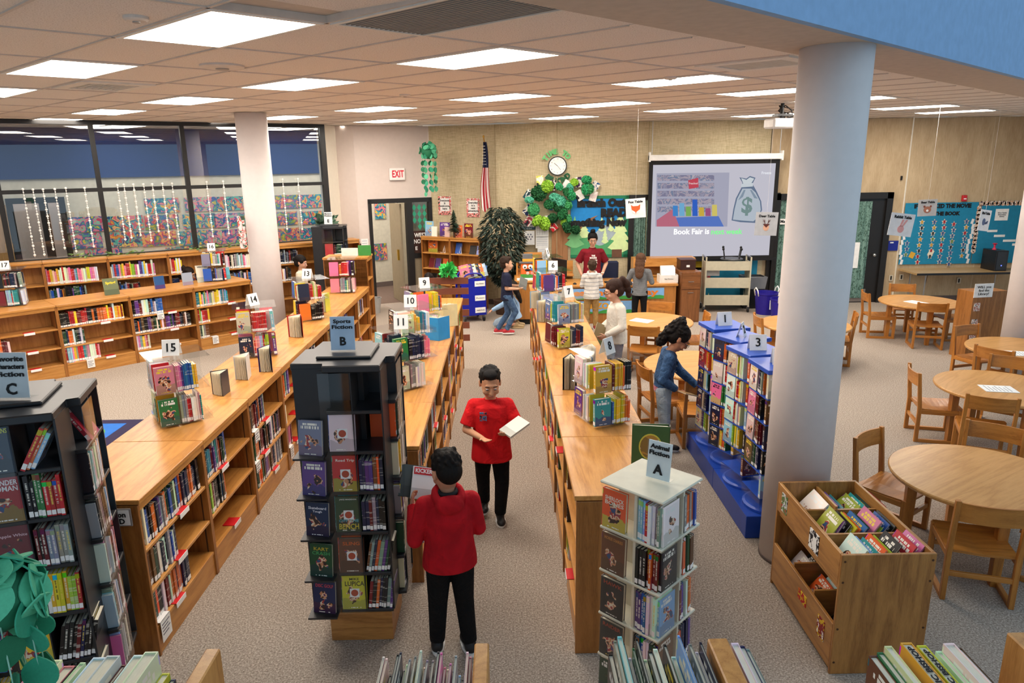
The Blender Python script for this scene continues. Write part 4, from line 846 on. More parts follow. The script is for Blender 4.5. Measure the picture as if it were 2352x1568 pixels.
def sheet(x, y, z, rz, lab, w=.22, h=.3, col='eef0ee'):
    t = thing('paper_sheet', lab, 'paper', (x, y, z), rz); B('page', plain(col, .7), t, -w / 2, w / 2, -h / 2, h / 2, 0, .004)
    for q in range(7): B('print_line', plain('9a9ca4', .8), t, -w * .38, w * (.38 - .1 * (q % 3)), h * (.34 - .11 * q), h * (.34 - .11 * q) + .008, .004, .0045)
for a_ in [(2.0, 10.05, TBH + .001, .9, 'white sheet on table in front of the circulation desk'), (2.45, 7.9, TBH + .001, 1.2, 'white sheet on table behind the denim jacket girl'), (4.95, 6.68, TBH + .001, 1.35, 'printed sheet on third table from the camera'), (6.62, 11.05, TBH + .001, .4, 'white papers on farthest right table'), (6.1, 7.95, TBH + .001, 1.3, 'white sheet on the table cut by right edge')]: sheet(*a_)
# ================================================================ book browser bin
t = thing('book_bin', 'large oak two-level book browser bin in right foreground', 'book bin', (1.84, 3.45, 0), 0); W_, L_, Hb = .53, .93, .77
B('end_panel', BZ, t, 0, W_, 0, .02, 0, Hb, .003); B('end_panel', BZ, t, 0, W_, L_ - .02, L_, 0, Hb, .003)
BYm = oak('y', 'c08c4c', '85562a')
B('upper_front_board', BYm, t, 0, .02, .02, L_ - .02, Hb - .2, Hb, .003); B('lower_front_board', BYm, t, 0, .02, .02, L_ - .02, .03, .32, .003); B('back_board', BYm, t, W_ - .02, W_, .02, L_ - .02, Hb - .3, Hb, .003)
MB().prism([(.02, .1), (.02, .12), (W_ - .02, .3), (W_ - .02, .28)], .02, L_ - .02, 'y').build('lower_floor', BYm, t); B('upper_floor', BYm, t, .02, W_ - .02, .02, L_ - .02, Hb - .24, Hb - .225); B('inner_back', BYm, t, W_ - .05, W_ - .035, .02, L_ - .02, .03, Hb - .24)
for y in (.32, .62): B('divider', BX, t, .02, W_ - .02, y - .008, y + .008, Hb - .225, Hb - .05); B('divider', BX, t, .02, W_ - .06, y - .008, y + .008, .15, .34)
B('divider', BYm, t, .25, .265, .62, L_ - .02, Hb - .225, Hb - .03)
for x_ in (.02, W_ - .02):
    for z_ in (.08, .3, .6, .73): MB().xf(Matrix()).prism([(x_ + .007 * math.cos(i), z_ + .007 * math.sin(i)) for i in range(6)], -.002, .001, 'y').build('screw_plug', plain('4a2c14', .6), t)
def binbooks(x0, y0, n, w, lab, z=Hb - .222, hs=(.2, .27), lean=.55, dx=.03):
    for i in range(n):
        cn = RND.choice(PAL['kids'] + ['black', 'dark green', 'teal']); h = RND.uniform(*hs); d = RND.uniform(.17, .23)
        M = Matrix.Translation((1.84 + x0 + i * dx, 3.45 + y0 + w / 2 + RND.uniform(-.02, .02), z)) @ Matrix.Rotation(lean + RND.uniform(-.08, .05), 4, 'Y') @ Matrix.Rotation(-PI / 2, 4, 'Z')
        addbook(M, RND.uniform(.006, .012), h, d, cn, '%s thin book leaning in the bin, %s from the left in %s' % (cn, ordn(i), lab), 'books in the oak bin', 3.0 if z > .4 else 1.6, True)
binbooks(.05, .03, 11, .28, 'the near compartment', dx=.032); binbooks(.05, .33, 11, .28, 'the middle compartment', dx=.033); binbooks(.05, .63, 4, .28, 'far left compartment', dx=.034, lean=.8); binbooks(.29, .63, 5, .28, 'far right compartment', dx=.03, lean=.8)
binbooks(.07, .34, 4, .26, 'lower middle tray', z=.14, hs=(.16, .19), dx=.04, lean=.7); binbooks(.07, .64, 4, .26, 'lower far tray', z=.14, hs=(.16, .19), dx=.04, lean=.7); binbooks(.07, .04, 3, .26, 'lower near tray', z=.14, hs=(.15, .17), dx=.04, lean=.8)
for y_, z_, w_, h_, c_, lab in [(.8, Hb - .1, .09, .13, ['3c4a66', 'd8d8d8', '5a7a4a', 'a83a3a'], 'photo sticker'), (.34, Hb - .11, .13, .13, ['f4f4f2', 'f4f4f2', '1c1b22', 'f4f4f2'], 'sticker'), (.42, .22, .12, .07, ['d8862a', 'b8262b', 'e2c02e', 'd8862a'], 'sticker'), (.15, .2, .09, .13, ['f4f4f2', 'd8b02a', '8a2a2a', 'f4f4f2'], 'sticker')]: B('sticker', picture('sticker_print', c_, 24, y_ * 10), t, -.003, 0, y_ - w_ / 2, y_ + w_ / 2, z_ - h_ / 2, z_ + h_ / 2)
# ================================================================ foreground shelves under the rail
def fgcase(x0, x1, lab, boards):
    t = thing('display_shelf', lab, 'bookcase', (0, 0, 0)); B('carcass', OX, t, x0, x1, 1.33, 1.68, 0, 1.36, .003)
    for a, b in boards: B('end_board', OZ, t, a, b, 1.33, 1.68, 1.36, 1.615, .004)
fgcase(-1.42, -.8, 'pale wooden shelf at bottom left holding upright books', [(-.84, -.80)]); fgcase(-.36, -.06, 'pale wooden shelf at bottom centre holding upright books', [(-.10, -.06)]); fgcase(.26, .80, 'pale wooden shelf at bottom right of centre holding books', [(.545, .60)]); fgcase(.9, 1.6, 'wooden shelf at bottom right corner holding yellow-topped books', [(1.38, 1.43)])
def fgrow(x0, specs, place, z=1.361):
    x = x0
    for i, (tk, h, cn) in enumerate(specs):
        addbook(frame(x + tk / 2, 1.67, z, PI), tk, h, .26, cn, '%s book upright, %s from left on %s' % (cn, ordn(i), place), 'books on the front shelves', 6); x += tk + .002
fgrow(-1.32, [(.03, .2, 'pink'), (.012, .19, 'cream'), (.012, .17, 'navy'), (.025, .23, 'white'), (.03, .21, 'pink'), (.012, .21, 'black'), (.014, .22, 'white'), (.02, .2, 'green'), (.036, .235, 'white'), (.036, .24, 'white'), (.01, .21, 'dark red'), (.01, .2, 'white'), (.01, .2, 'dark red'), (.03, .24, 'white'), (.036, .25, 'white'), (.02, .18, 'yellow'), (.012, .16, 'navy')], 'the bottom left shelf')
fgrow(-.355, [(.006, RND.uniform(.14, .24), RND.choice(['white', 'light blue', 'grey', 'grey', 'navy', 'white', 'cream', 'pink', 'black'])) for i in range(31)], 'the bottom centre shelf')
fgrow(.27, [(RND.choice([.006, .008, .012]), RND.uniform(.17, .27), RND.choice(['white', 'grey', 'navy', 'white', 'black', 'light blue', 'pink', 'grey', 'green'])) for i in range(24)], 'the bottom shelf right of centre')
fgrow(.61, [(.02, .24, 'white'), (.016, .23, 'navy'), (.012, .22, 'grey'), (.014, .18, 'teal')], 'the right end of that shelf')
def nic(o): te = text('NIC BISHOP', .1, BLK, o, (0, .36, 1.004), (0, 0, -PI / 2), ext=.002, bold=.004, width=.62); te.scale = (1, 7.0, 1)
fgrow(1.0, [(.02, .19, 'brown'), (.016, .2, 'green'), (.02, .22, 'cream'), (.02, .18, 'blue'), (.03, .23, 'yellow'), (.012, .2, 'dark red'), (.026, .22, 'yellow'), (.012, .18, 'teal'), (.012, .18, 'purple'), (.016, .2, 'white'), (.03, .225, 'white'), (.02, .21, 'brown')], 'the bottom right shelf')
for b in BOOKS[-8:]:
    if b['wc'] == 'yellow': b['extra'] = nic
# ================================================================ circulation desk
DZM = oak('z', 'bd7e3c', '8e5a25')
t = thing('circulation_desk', 'long low oak circulation desk with a bright banner on its front', 'desk', (.2, 12.62, 0))
B('worktop', OX, t, .62, 2.95, -.03, .75, .68, .72, .003); B('front_panel', DZM, t, .65, 2.92, 0, .03, .0, .68); B('left_pedestal', DZM, t, .0, .62, 0, .7, .1, .78); B('left_top', OX, t, -.02, .64, -.03, .72, .78, .815, .003); B('toe_space', BLK, t, .04, .58, .03, .6, 0, .1); B('side_post', OZ, t, .0, .04, -.005, .03, 0, .78); B('side_post', OZ, t, .58, .62, -.005, .03, 0, .78)
B('right_end', DZM, t, 2.88, 2.92, .03, .75, 0, .68)
bn = thing('reading_banner', 'bright banner with blue sky and green hills on desk front', 'banner', (1.95, 12.612, .45)); SKY_ = plain('7fb2e6', .6); HIL = plain('3f9a44', .6)
for z0_, z1_, s_, c_ in ((.0, .2, 'Reading is a way', 'e8842a'), (-.26, -.03, 'POW! & ZOOM', 'e0a02a')):
    B('panel', SKY_, bn, -1.05, .95 if z0_ == 0 else .4, -.004, 0, z0_, z1_); text(s_, .15, plain(c_, .5), bn, (0 if z0_ == 0 else -.35, -.006, (z0_ + z1_) / 2 + .02), width=1.7 if z0_ == 0 else 1.1, bold=.006)
    b = MB(); xe = .95 if z0_ == 0 else .4; n = 24; b.prism([(-1.05, z0_)] + [(-1.05 + (xe + 1.05) * i / n, z0_ + .045 + .025 * math.sin(i * .9)) for i in range(n + 1)] + [(xe, z0_)], -.0065, -.0045, 'y'); b.build('green_hills', HIL, bn)
t = thing('cabinet', 'dark brown wooden cabinet at right end of circulation desk', 'cabinet', (3.2, 12.6, 0)); B('body', oak('z', '8a5730', '5c3617'), t, 0, .36, 0, .85, 0, .93, .004); cdoor = B('door', oak('z', '8f5b33', '5f3919'), t, .015, .345, -.012, 0, .03, .6); B('drawer', oak('x', '8f5b33', '5f3919'), t, .015, .345, -.012, 0, .62, .9); B('drawer_handle', METAL, LAST[0], .13, .23, -.025, -.012, .75, .76); B('door_handle', METAL, cdoor, .13, .23, -.025, -.012, .55, .56)
t = thing('storage_hutch', 'oak hutch standing behind the circulation desk near the screen', 'cabinet', (2.5, 13.55, 0)); B('back_board', OX, t, 0, 1.2, .28, .3, .0, 1.05); B('top_board', OX, t, 0, 1.2, 0, .3, 1.03, 1.06); B('side_board', OZ, t, 0, .02, 0, .28, 0, 1.03); B('side_board', OZ, t, 1.18, 1.2, 0, .28, 0, 1.03); B('shelf', OX, t, .02, 1.18, .01, .28, .7, .72); B('upper_rail', OX, t, .02, 1.18, 0, .02, .9, 1.03)
t = thing('storage_hutch', 'oak hutch on the left behind the pumpkin decoration', 'cabinet', (.22, 13.3, 0)); B('back_board', OX, t, 0, 1.1, .2, .22, 0, 1.05); B('side_board', OZ, t, 0, .03, -.1, .2, 0, 1.05); B('raised_board', OX, t, .15, .5, .18, .2, 1.05, 1.22); B('shelf', OX, t, .03, 1.1, -.02, .2, .78, .8)
t = thing('pumpkin_decoration', 'orange paper jack-o-lantern box with googly eyes and grey hat', 'decoration', (.42, 12.8, .816)); OR = plain('ee6a25', .6)
MB().box(-.12, .12, -.06, .06, .05, .3).build('box_face', OR, t, bevel=.02); B('grass_strip', plain('3f8a3a', .7), t, -.13, .13, -.07, -.06, .03, .1)
for s in (-1, 1):
    e = MB().ell((s * .05, -.066, .235), (.042, .008, .042)).build('eye', WHITE, t, smooth=True); MB().ell((s * .05, -.074, .225), (.016, .004, .016)).build('pupil', BLK, e, smooth=True)
MB().ell((0, -.068, .175), (.05, .008, .022)).build('mouth', BLK, t, smooth=True); MB().ell((.07, -.07, .19), (.025, .01, .025)).build('blue_flower', plain('3a7fd0', .5), t)
for x_, c_ in ((.0, 'f0b8b0'), (.08, 'e88a80')): MB().ell((x_, -.07, .12), (.03, .01, .03)).build('flower', plain(c_, .6), t)
MB().box(-.15, .15, -.08, .08, .3, .32).box(-.09, .09, -.06, .06, .32, .46).build('hat', plain('6a6c70', .7), t); B('hat_band', plain('f0a53a', .6), t, -.095, .095, -.065, -.06, .33, .38)
t = thing('box_lid_tray', 'white flat tray on left end of the desk', 'tray', (.42, 12.68, .816)); B('tray_body', WHITE, t, -.2, .2, -.05, .03, 0, .035, .004)
t = thing('monitor', 'black flat computer monitor turned sideways on the desk', 'monitor', (1.02, 13.1, .72), math.radians(-60)); B('screen', BLACKP, t, -.24, .24, -.015, .015, .1, .42, .004); B('stand', BLACKP, t, -.03, .03, .0, .04, 0, .15); B('stand_base', BLACKP, t, -.12, .12, -.08, .1, 0, .012)
t = thing('keyboard', 'black computer keyboard on the desk by the woman', 'keyboard', (2.0, 12.85, .721)); B('body', BLACKP, t, -.16, .16, -.06, .06, 0, .018, .004); B('key_block', plain('2c2d30', .5), t, -.15, .15, -.05, .045, .018, .022)
t = thing('computer_mouse', 'black computer mouse near edge of desk', 'mouse', (1.28, 12.72, .721)); MB().ell((0, 0, .0), (.035, .055, .03)).build('body', BLACKP, t, smooth=True)
sheet(2.45, 12.75, .721, .1, 'blue and white papers on the desk by the grey shirted girl', .3, .2, 'a8c0dc')
t = thing('paper_tray', 'white plastic basket of papers on right end of the desk', 'basket', (3.0, 12.82, .721)); PB = plain('e4e4e0', .4)
for a in ((-.17, .17, -.12, -.11), (-.17, .17, .11, .12), (-.17, -.16, -.11, .11), (.16, .17, -.11, .11)): B('basket_wall', PB, t, a[0], a[1], a[2], a[3], 0, .14)
B('basket_floor', PB, t, -.16, .16, -.11, .11, 0, .008); text('Star Fiction', .03, BLK, t, (0, -.123, .07), width=.16)
for q in range(3): B('paper_stack', PAPER, t, -.13, .13, -.08 + q * .05, -.074 + q * .05, .01, .26 + q * .02); LAST[0].rotation_euler = (-.2 + q * .05, 0, .05 * q)
t = thing('file_box', 'dark brown box on cabinet by the white basket', 'box', (3.38, 13.0, .931)); MB().box(-.14, .14, -.15, .15, 0, .17).build('body', plain('3a211a', .4), t, bevel=.004); B('lid', plain('4a2a20', .4), t, -.145, .145, -.155, .155, .17, .19); B('label_plate', WHITE, t, -.03, .03, -.152, -.15, .05, .09)
t = thing('office_chair', 'dark navy office chair behind the woman', 'chair', (2.02, 13.5, 0)); NV = plain('1b2440', .8)
MB().box(-.24, .24, -.24, .24, .42, .5).build('seat', NV, t, bevel=.03); MB().box(-.22, .22, .2, .27, .55, 1.0).build('backrest', NV, t, bevel=.04); MB().lathe([(.03, .06), (.03, .42)], 10).build('post', BLACKP, t)
for q in range(5): a = q * 2 * PI / 5; MB().cone((0, 0, .08), .02, (.27 * math.cos(a), .27 * math.sin(a), .05), .015).build('base_arm', BLACKP, t)
# ================================================================ carts, bins, computer desk
def caster(par, x, y, r=.055): c_ = MB(); c_.cone((x - .014, y, r), r, (x + .014, y, r), r, 16); o = c_.build('caster', BLACKP, par); MB().box(x - .02, x + .02, y - .015, y + .015, r, r * 2 + .02).build('caster_fork', METAL, o); return o
t = thing('book_truck', 'beige metal book cart below the projection screen', 'cart', (4.33, 13.62, 0), math.radians(-6)); BG = plain('c5bea6', .45, .1)
for s in (-1, 1):
    x = s * .42
    for y in (-.2, .2): B('corner_post', BG, t, x - .012, x + .012, y - .02, y + .02, .12, 1.08 if y < 0 else 1.08)
    B('end_panel', BG, t, x - .004, x + .004, -.18, .18, .14, .98); B('push_handle', METAL, t, x - .01, x + .01, -.2, .2, 1.05, 1.08)
    caster(t, x, -.19); caster(t, x, .19)
for z, hh in ((.14, .2), (.48, .2), (.82, .18)):
    B('shelf', BG, t, -.41, .41, -.2, .2, z, z + .02); B('front_panel', BG, t, -.41, .41, -.205, -.2, z, z + hh)
B('card_sign', plain('b9b7b4', .6), t, -.4, -.14, -.1, -.095, .7, .84)
t = thing('stool_frame', 'upturned grey round stool lying on the beige cart', 'stool', (4.42, 13.6, 1.01), 0); MB().lathe([(.2, .0), (.215, .012), (.2, .025)], 32).build('seat_ring', plain('55585c', .4, .4), t); MB().lathe([(.0001, .005), (.2, .005), (.2, .012), (.0001, .012)], 32).build('seat_disc', plain('a9adb2', .3, .4), t)
for q in range(4): a = q * PI / 2 + .5; l_ = MB().cone((.19 * math.cos(a), .19 * math.sin(a), .02), .014, (.23 * math.cos(a), .23 * math.sin(a), .2), .012).build('leg', plain('3a3c40', .4, .3), t); MB().ell((.235 * math.cos(a), .235 * math.sin(a), .215), (.025, .015, .025)).build('rubber_foot', BLK, l_)
t = thing('book_truck', 'royal blue book cart loaded with picture books', 'cart', (-.62, 13.1, 0), math.radians(18)); BC = plain('1320a0', .35)
MB().box(-.25, .22, -.01, .01, .12, .82).build('end_panel', BC, t, (0, -.18, 0), bevel=.004); MB().box(-.25, .22, -.01, .01, .12, .82).build('end_panel', BC, t, (0, .28, 0), bevel=.004)
for yy in (-.18, .28): MB().tube([(-.23, yy, .8)] + [(-.215 + .4 * (i / 8), yy, .82 + .1 * math.sin(PI * i / 8) ** .4) for i in range(9)] + [(.2, yy, .8)], .014).build('handle', BC, t)
for z in (.14, .42, .68): B('shelf', BC, t, -.24, .21, -.17, .27, z, z + .015)
for y in (-.17, .27):
    for x in (-.2, .17): caster(t, x, y, .06)
for z_, s_ in ((.72, 'Non-Fiction'), (.45, 'Fiction'), (.22, 'Graphic Novels')): B('label_card', WHITE, t, .0, .2, -.196, -.19, z_ - .05, z_ + .05); text(s_, .03, BLK, t, (.1, -.198, z_), width=.15)
for q in range(12):
    cn = ('pink', 'pink', 'teal', 'purple', 'pink', 'white', 'dark green', 'navy', 'yellow', 'orange', 'blue', 'light blue')[q]
    M = Matrix.Translation((-.62, 13.1, 0)) @ Matrix.Rotation(math.radians(18), 4, 'Z') @ Matrix.Translation((-.18 + .034 * q, -.12 - .03 * (q % 2), .84 if q % 2 else .82)) @ Matrix.Rotation(.2 * (-1) ** q, 4, 'Y')
    cover(M, '', 'books on the blue cart', cn, .24, .18, .01, 3, .1 + .02 * q, label='%s picture book, %s from the left atop the blue cart' % (cn, ordn(q)))
def bucket(x, y, r, h, lab, hx, hz=0):
    t = thing('tub', lab, 'bucket', (x, y, 0), hz); BB = plain('251a8c', .4); MB().lathe([(r * .82, 0), (r, h - .04), (r * 1.06, h - .03), (r * 1.06, h), (r * .97, h), (r * .8, .01), (.0001, .01)], 32).build('tub_body', BB, t, smooth=False)
    for s in (-1, 1): MB().tube([(s * (r + .0) - .05 * 0, -.05, h - .06), (s * (r + .03), -.05, h + .05), (s * (r + .035), 0, h + .1), (s * (r + .03), .05, h + .05), (s * r, .05, h - .06)], .012).build('rope_handle', WHITE, t, smooth=True)
    B('paper_label', WHITE, t, -.07, .07, -r * 1.0 - .004, -r * .98, .12, .3); text('M', .12, plain('7a2a6a', .5), t, (0, -r * 1.0 - .008, .21), bold=.006)
bucket(5.02, 13.25, .21, .42, 'blue plastic tub with rope handles next to the black bin', 0, .3); bucket(5.1, 12.7, .19, .4, 'nearer blue plastic tub with rope handles, partly behind the column', 0, 1.2)
t = thing('trash_can', 'black waste bin with a grey plastic liner', 'waste bin', (4.95, 13.85, 0)); MB().loft([[(-.17, -.13, 0), (.17, -.13, 0), (.17, .13, 0), (-.17, .13, 0)], [(-.21, -.16, .62), (.21, -.16, .62), (.21, .16, .62), (-.21, .16, .62)]]).build('can', BLACKP, t)
MB().loft([[(-.205, -.155, .4), (.205, -.155, .4), (.205, .155, .4), (-.205, .155, .4)], [(-.235, -.18, .63), (.235, -.175, .64), (.23, .18, .63), (-.23, .175, .65)], [(-.2, -.15, .65), (.2, -.15, .64), (.2, .15, .64), (-.2, .15, .65)]], cap=False).build('liner', plain('74777c', .3), t)
t = thing('trash_can', 'small grey waste bin beside the exit door', 'waste bin', (-2.62, 13.9, 0)); MB().lathe([(.1, 0), (.14, .3), (.145, .31), (.13, .31), (.09, .01)], 20).build('can', plain('a9a8a6', .5), t)
t = thing('computer_desk', 'beige folding table against the back wall under blue boards', 'table', (9.0, 13.85, 0)); B('worktop', oak('x', 'c9a878', 'a88858', 'laminate'), t, -.98, 1.2, -.38, .32, .66, .69); B('edge_band', BLACKP, t, -.985, 1.205, -.386, -.38, .655, .695)
for x in (-.75, 1.0):
    for y in (-.28, .24): MB().cone((x, y, .66), .014, (x, y, 0), .012).build('leg', METAL, t)
    MB().cone((x, -.28, .4), .008, (x + .22, -.0, .65), .008).build('brace', METAL, t)
t = thing('computer_tower', 'black computer case on the table below the blue board', 'computer', (9.75, 13.85, .691)); MB().box(-.12, .12, -.22, .2, 0, .4).build('case', BLACKP, t, bevel=.006); B('front_bezel', plain('2b2d31', .25), t, -.1, .1, -.226, -.22, .02, .38); B('power_light', emis('5a6cff', 3), t, -.01, .01, -.229, -.226, .1, .12)
t = thing('lamp_stand', 'small red topped ornament on the computer', 'ornament', (9.72, 13.85, 1.092)); MB().lathe([(.04, 0), (.015, .04), (.02, .09), (.045, .12), (.0001, .13)], 16).build('body', plain('d83a5a', .4), t)
t = thing('oak_panel', 'oak case side with small photos cut by the right column', 'cabinet', (6.93, 9.9, 0), math.radians(8)); B('panel', DZ, t, -.2, .35, 0, .3, 0, 1.0)
for q in range(3): B('photo', picture('snap', ['2a2a2a', 'e8e4dc', 'b06a5a', 'e8e4dc'], 30, q), t, -.17, -.07, -.004, 0, .72 - q * .24, .84 - q * .24)
B('card_sign', WHITE, t, -.2, .1, -.006, 0, .92, 1.12); text('WILL you\nfind the\nLibrary?', .05, BLK, t, (-.05, -.008, 1.02), width=.22)
# ================================================================ projector, ceiling fittings
t = thing('projector', 'white ceiling projector hanging by a black mount left of column', 'projector', (3.85, 10.1, 3.3), math.radians(10)); PJ = plain('d5d6d6', .4)
MB().box(-.19, .19, -.14, .14, 0, .13).build('body', PJ, t, bevel=.02); MB().cone((-.08, .14, .06), .045, (-.08, .19, .06), .045, 16).build('lens', BLACKP, t); B('mount_plate', BLACKP, t, -.1, .12, -.08, .08, .16, .19); MB().lathe([(.025, .13), (.025, .33)], 12).build('mount_pole', BLACKP, t)
cb = MB(); 
for q in range(6): cb.tube([(.05 * math.cos(q), .05 * math.sin(q), .3), (.1 * math.cos(q * 2.1) + .04, .08 * math.sin(q * 1.7), .24), (.12 * math.cos(q * 1.3) + .05, .08 * math.sin(q * 2.3), .16), (.06, .05 * math.cos(q), .12)], .008, 5)
tag(cb.build('cable_tangle', BLK, t), kind='stuff')
def vent(i, j, lab, big):
    c = CO + CU * i + CV * j; t = thing('ceiling_vent', lab, 'air vent', (c.x, c.y, CEIL - .004)); s = 1.0 if big else .62
    o_ = [(p[0] * s, p[1] * s) for p in fr_o]; i_ = [(p[0] * .85, p[1] * .85) for p in o_]
    o_ = [V2(CU * a * (.49 if big else .33) + CV * b * .485) for a, b in ((-1, -1), (1, -1), (1, 1), (-1, 1))]; i_ = [V2(CU * a * (.46 if big else .24) + CV * b * (.44 if big else .33)) for a, b in ((-1, -1), (1, -1), (1, 1), (-1, 1))]
    m_ = ringmesh(o_, i_, -.006, .012, 'vent_frame', plain('dedad2', .5)); link('vent_frame', m_, t); MB().prism(i_, .03, .034).build('vent_cavity', BLK, t)
    n = 18 if big else 7
    w2 = (.44 if big else .33); sl = shared(('slat', big), lambda: MB().prism([V2(-CU * (.455 if big else .235) - CV * .008), V2(CU * (.455 if big else .235) - CV * .008), V2(CU * (.455 if big else .235) + CV * .008), V2(-CU * (.455 if big else .235) + CV * .008)], -.003, .008).mesh('slat', plain('8e8a84', .5) if big else plain('d5d0c6', .5)))
    for q in range(n): v_ = CV * (-w2 + 2 * w2 * (q + .5) / n); link('slat', sl, t, (v_.x, v_.y, 0))
for i, j, lab, big in [(1, 1, 'large dark slatted return vent at top centre of ceiling', 1), (1, 6, 'square white supply vent near the thick column', 0), (-3, 1, 'small flat ceiling vent between left ceiling lights', 0)]: vent(i, j, lab, big)
for p, r, lab in [((510, 152), .16, 'round white ceiling speaker between the left lights'), ((312, 41), .06, 'small round ceiling disc near the nearest light'), ((930, 218), .06, 'small round smoke detector in mid ceiling'), ((1540, 178), .06, 'small round sensor beside a right ceiling light')]:
    q = at(p[0], p[1], CEIL); t = thing('ceiling_disc', lab, 'ceiling fitting', (q.x, q.y, CEIL - .012)); MB().lathe([(.0001, -.006), (r * .8, -.004), (r, .004), (r, .02)], 32).build('cover', plain('d8cfc6', .6), t); MB().lathe([(.0001, -.012), (r * .3, -.012), (r * .3, -.004)], 16).build('centre', plain('a89e94', .6), t)
# ================================================================ things on the walls
FY = 14.2
def fw(px, py, y=FY): w = ray(px, py); t_ = y / w.y; return w.x * t_, CAMZ + w.z * t_
def wallthing(name, label, cat, px, py, off=.0, plane=None, group=None):
    P, Q = plane or ((K1[0], K1[1] - .02), (10.9, 14.18)); p = onp(px, py, P, Q); a = math.atan2(Q[1] - P[1], Q[0] - P[0]); p = p + Vector((math.sin(a), -math.cos(a), 0)) * off
    return thing(name, label, cat, p, a, group)
PL0 = (K0, K1)
def disc(r, n=32, y0=-.01, y1=0, c=(0, 0)): return MB().loft([[Vector((c[0] + r * math.cos(2 * PI * i / n), y, c[1] + r * math.sin(2 * PI * i / n))) for i in range(n)] for y in (y0, y1)])
# clock
t = wallthing('wall_clock', 'round white wall clock with black rim', 'clock', 1280, 381, .01); disc(.185, y0=-.045, y1=0).build('rim', BLACKP, t); disc(.165, y0=-.049, y1=-.045).build('face', WHITE, t)
for h_ in range(1, 13): a = PI / 2 - h_ * PI / 6; text(str(h_), .035, BLK, t, (.132 * math.cos(a), -.05, .132 * math.sin(a)), name='numeral')
for a_, L, w in ((-50, .1, .006), (140, .085, .009)): o = B('hand', BLK, t, -.01, L, -.052, -.05, -w / 2, w / 2); o.rotation_euler = (0, -math.radians(a_), 0)
def arc(txt, cx, cz, r, a0, a1, size, m, lab, par_px):
    t = wallthing('wall_lettering', lab, 'lettering', *par_px)
    n = len(txt)
    for i, ch in enumerate(txt):
        if ch == ' ': continue
        a = math.radians(a0 + (a1 - a0) * i / max(1, n - 1)); up = 1 if math.sin(a) > 0 else -1
        text(ch, size, m, t, (r * math.cos(a), -.008, r * math.sin(a)), (PI / 2, -(a - PI / 2) if up > 0 else -(a + PI / 2), 0), bold=.009, ext=.004, name='letter')
arc('TIME TO', 0, 0, .27, 148, 42, .13, plain('6cc47c', .7), 'light green letters reading TIME TO above the clock', (1280, 381))
arc('BE KIND', 0, 0, .265, 225, 320, .14, plain('1d5a38', .7), 'dark green letters reading BE KIND below the clock', (1280, 384))
# pompom tree
POM = [(1237, 443, .17, 0), (1256, 428, .14, 5), (1283, 428, .09, 4), (1262, 468, .13, 3), (1225, 480, .14, 1), (1310, 447, .12, 4), (1275, 455, .14, 2), (1250, 512, .15, 5), (1290, 490, .13, 3), (1302, 470, .11, 1), (1343, 434, .12, 4), (1345, 412, .11, 4), (1318, 418, .09, 5), (1288, 462, .12, 2), (1300, 520, .13, 0), (1268, 500, .12, 0), (1303, 500, .1, 1), (1233, 505, .13, 5), (1308, 430, .09, 2), (1280, 475, .1, 0), (1215, 458, .1, 2), (1295, 507, .1, 5), (1321, 526, .1, 0), (1300, 440, .1, 3), (1352, 432, .12, 1)]
PCOL = [('dark green', '1f5c33'), ('green', '4aa868'), ('mint green', '5fc0a0'), ('deep green', '23703f'), ('emerald', '35a66a'), ('lime green', '9ed044')]
def pommesh():
    b = MB(); r_ = random.Random(3)
    for q in range(230):
        th, ph = r_.uniform(0, 2 * PI), math.acos(r_.uniform(-1, 1)); d = Vector((math.sin(ph) * math.cos(th), math.sin(ph) * math.sin(th) * .7, math.cos(ph))); u = d.orthogonal().normalized(); v = d.cross(u); a = r_.uniform(0, 6.28); u, v = u * math.cos(a) + v * math.sin(a), v * math.cos(a) - u * math.sin(a)
        V = [b.bm.verts.new(p) for p in (d * .3, d * .8 + u * .2 + v * .1, d * 1.0 + u * .1 - v * .08, d * 1.04 - u * .08 + v * .1, d * .84 - u * .2 - v * .05)]; b.face(V)
    b.ell((0, 0, 0), (.72, .5, .72), 10, 7); return b.mesh('pompom', WHITE)
pm0 = pommesh(); pmm = {}; PXS = sorted((q[0], q[1]) for q in POM)
for n, (x, y, r, c) in enumerate(POM):
    if c not in pmm: m_ = pm0.copy(); m_.materials.clear(); m_.materials.append(plain(PCOL[c][1], .8, name='tissue_paper')); pmm[c] = m_
    t = wallthing('tissue_pompom', '%s tissue paper pompom, %s from the left in the wall tree' % (PCOL[c][0], ordn(PXS.index((x, y)))), 'pompom', x, y, .12 + .03 * (n % 3), group='tissue pompoms'); o = link('paper_petals', pmm[c], t, (0, 0, 0), (n * .7, n * 1.1, n)); o.scale = (r * .95, r * .95, r * .95)
for n, (x, y, a, c) in enumerate([(1213, 447, 35, '1f4a52'), (1240, 415, -5, 'd8d86a'), (1300, 425, 30, 'e8e8e8'), (1268, 425, 5, '3a2a3a'), (1328, 418, -5, '4a2a5a'), (1365, 428, 35, '2a5a8a'), (1362, 450, 15, 'd8c8c4'), (1212, 482, 40, '1c2c5a'), (1214, 506, 35, 'a83a4a'), (1268, 470, 0, '2a8ac8'), (1258, 505, -10, '3a3a4a'), (1269, 518, -35, 'c8242c'), (1330, 448, -30, 'eeeeea')]):
    t = wallthing('book_cover_print', '%s book cover picture tucked among the wall pompoms' % (['dark teal', 'yellow', 'white', 'plum', 'purple', 'blue', 'pale pink', 'navy', 'pink and white', 'bright blue', 'grey', 'red', 'cream'][n]), 'picture', x, y, .07, group='cover pictures around the paper tree'); o = B('print', picture('mini_cover', [c, c, 'e8e4dc', c, '22222a'], 9, n, .2), t, -.07, .07, -.004, 0, -.1, .1); o.rotation_euler = (0, math.radians(a), 0)
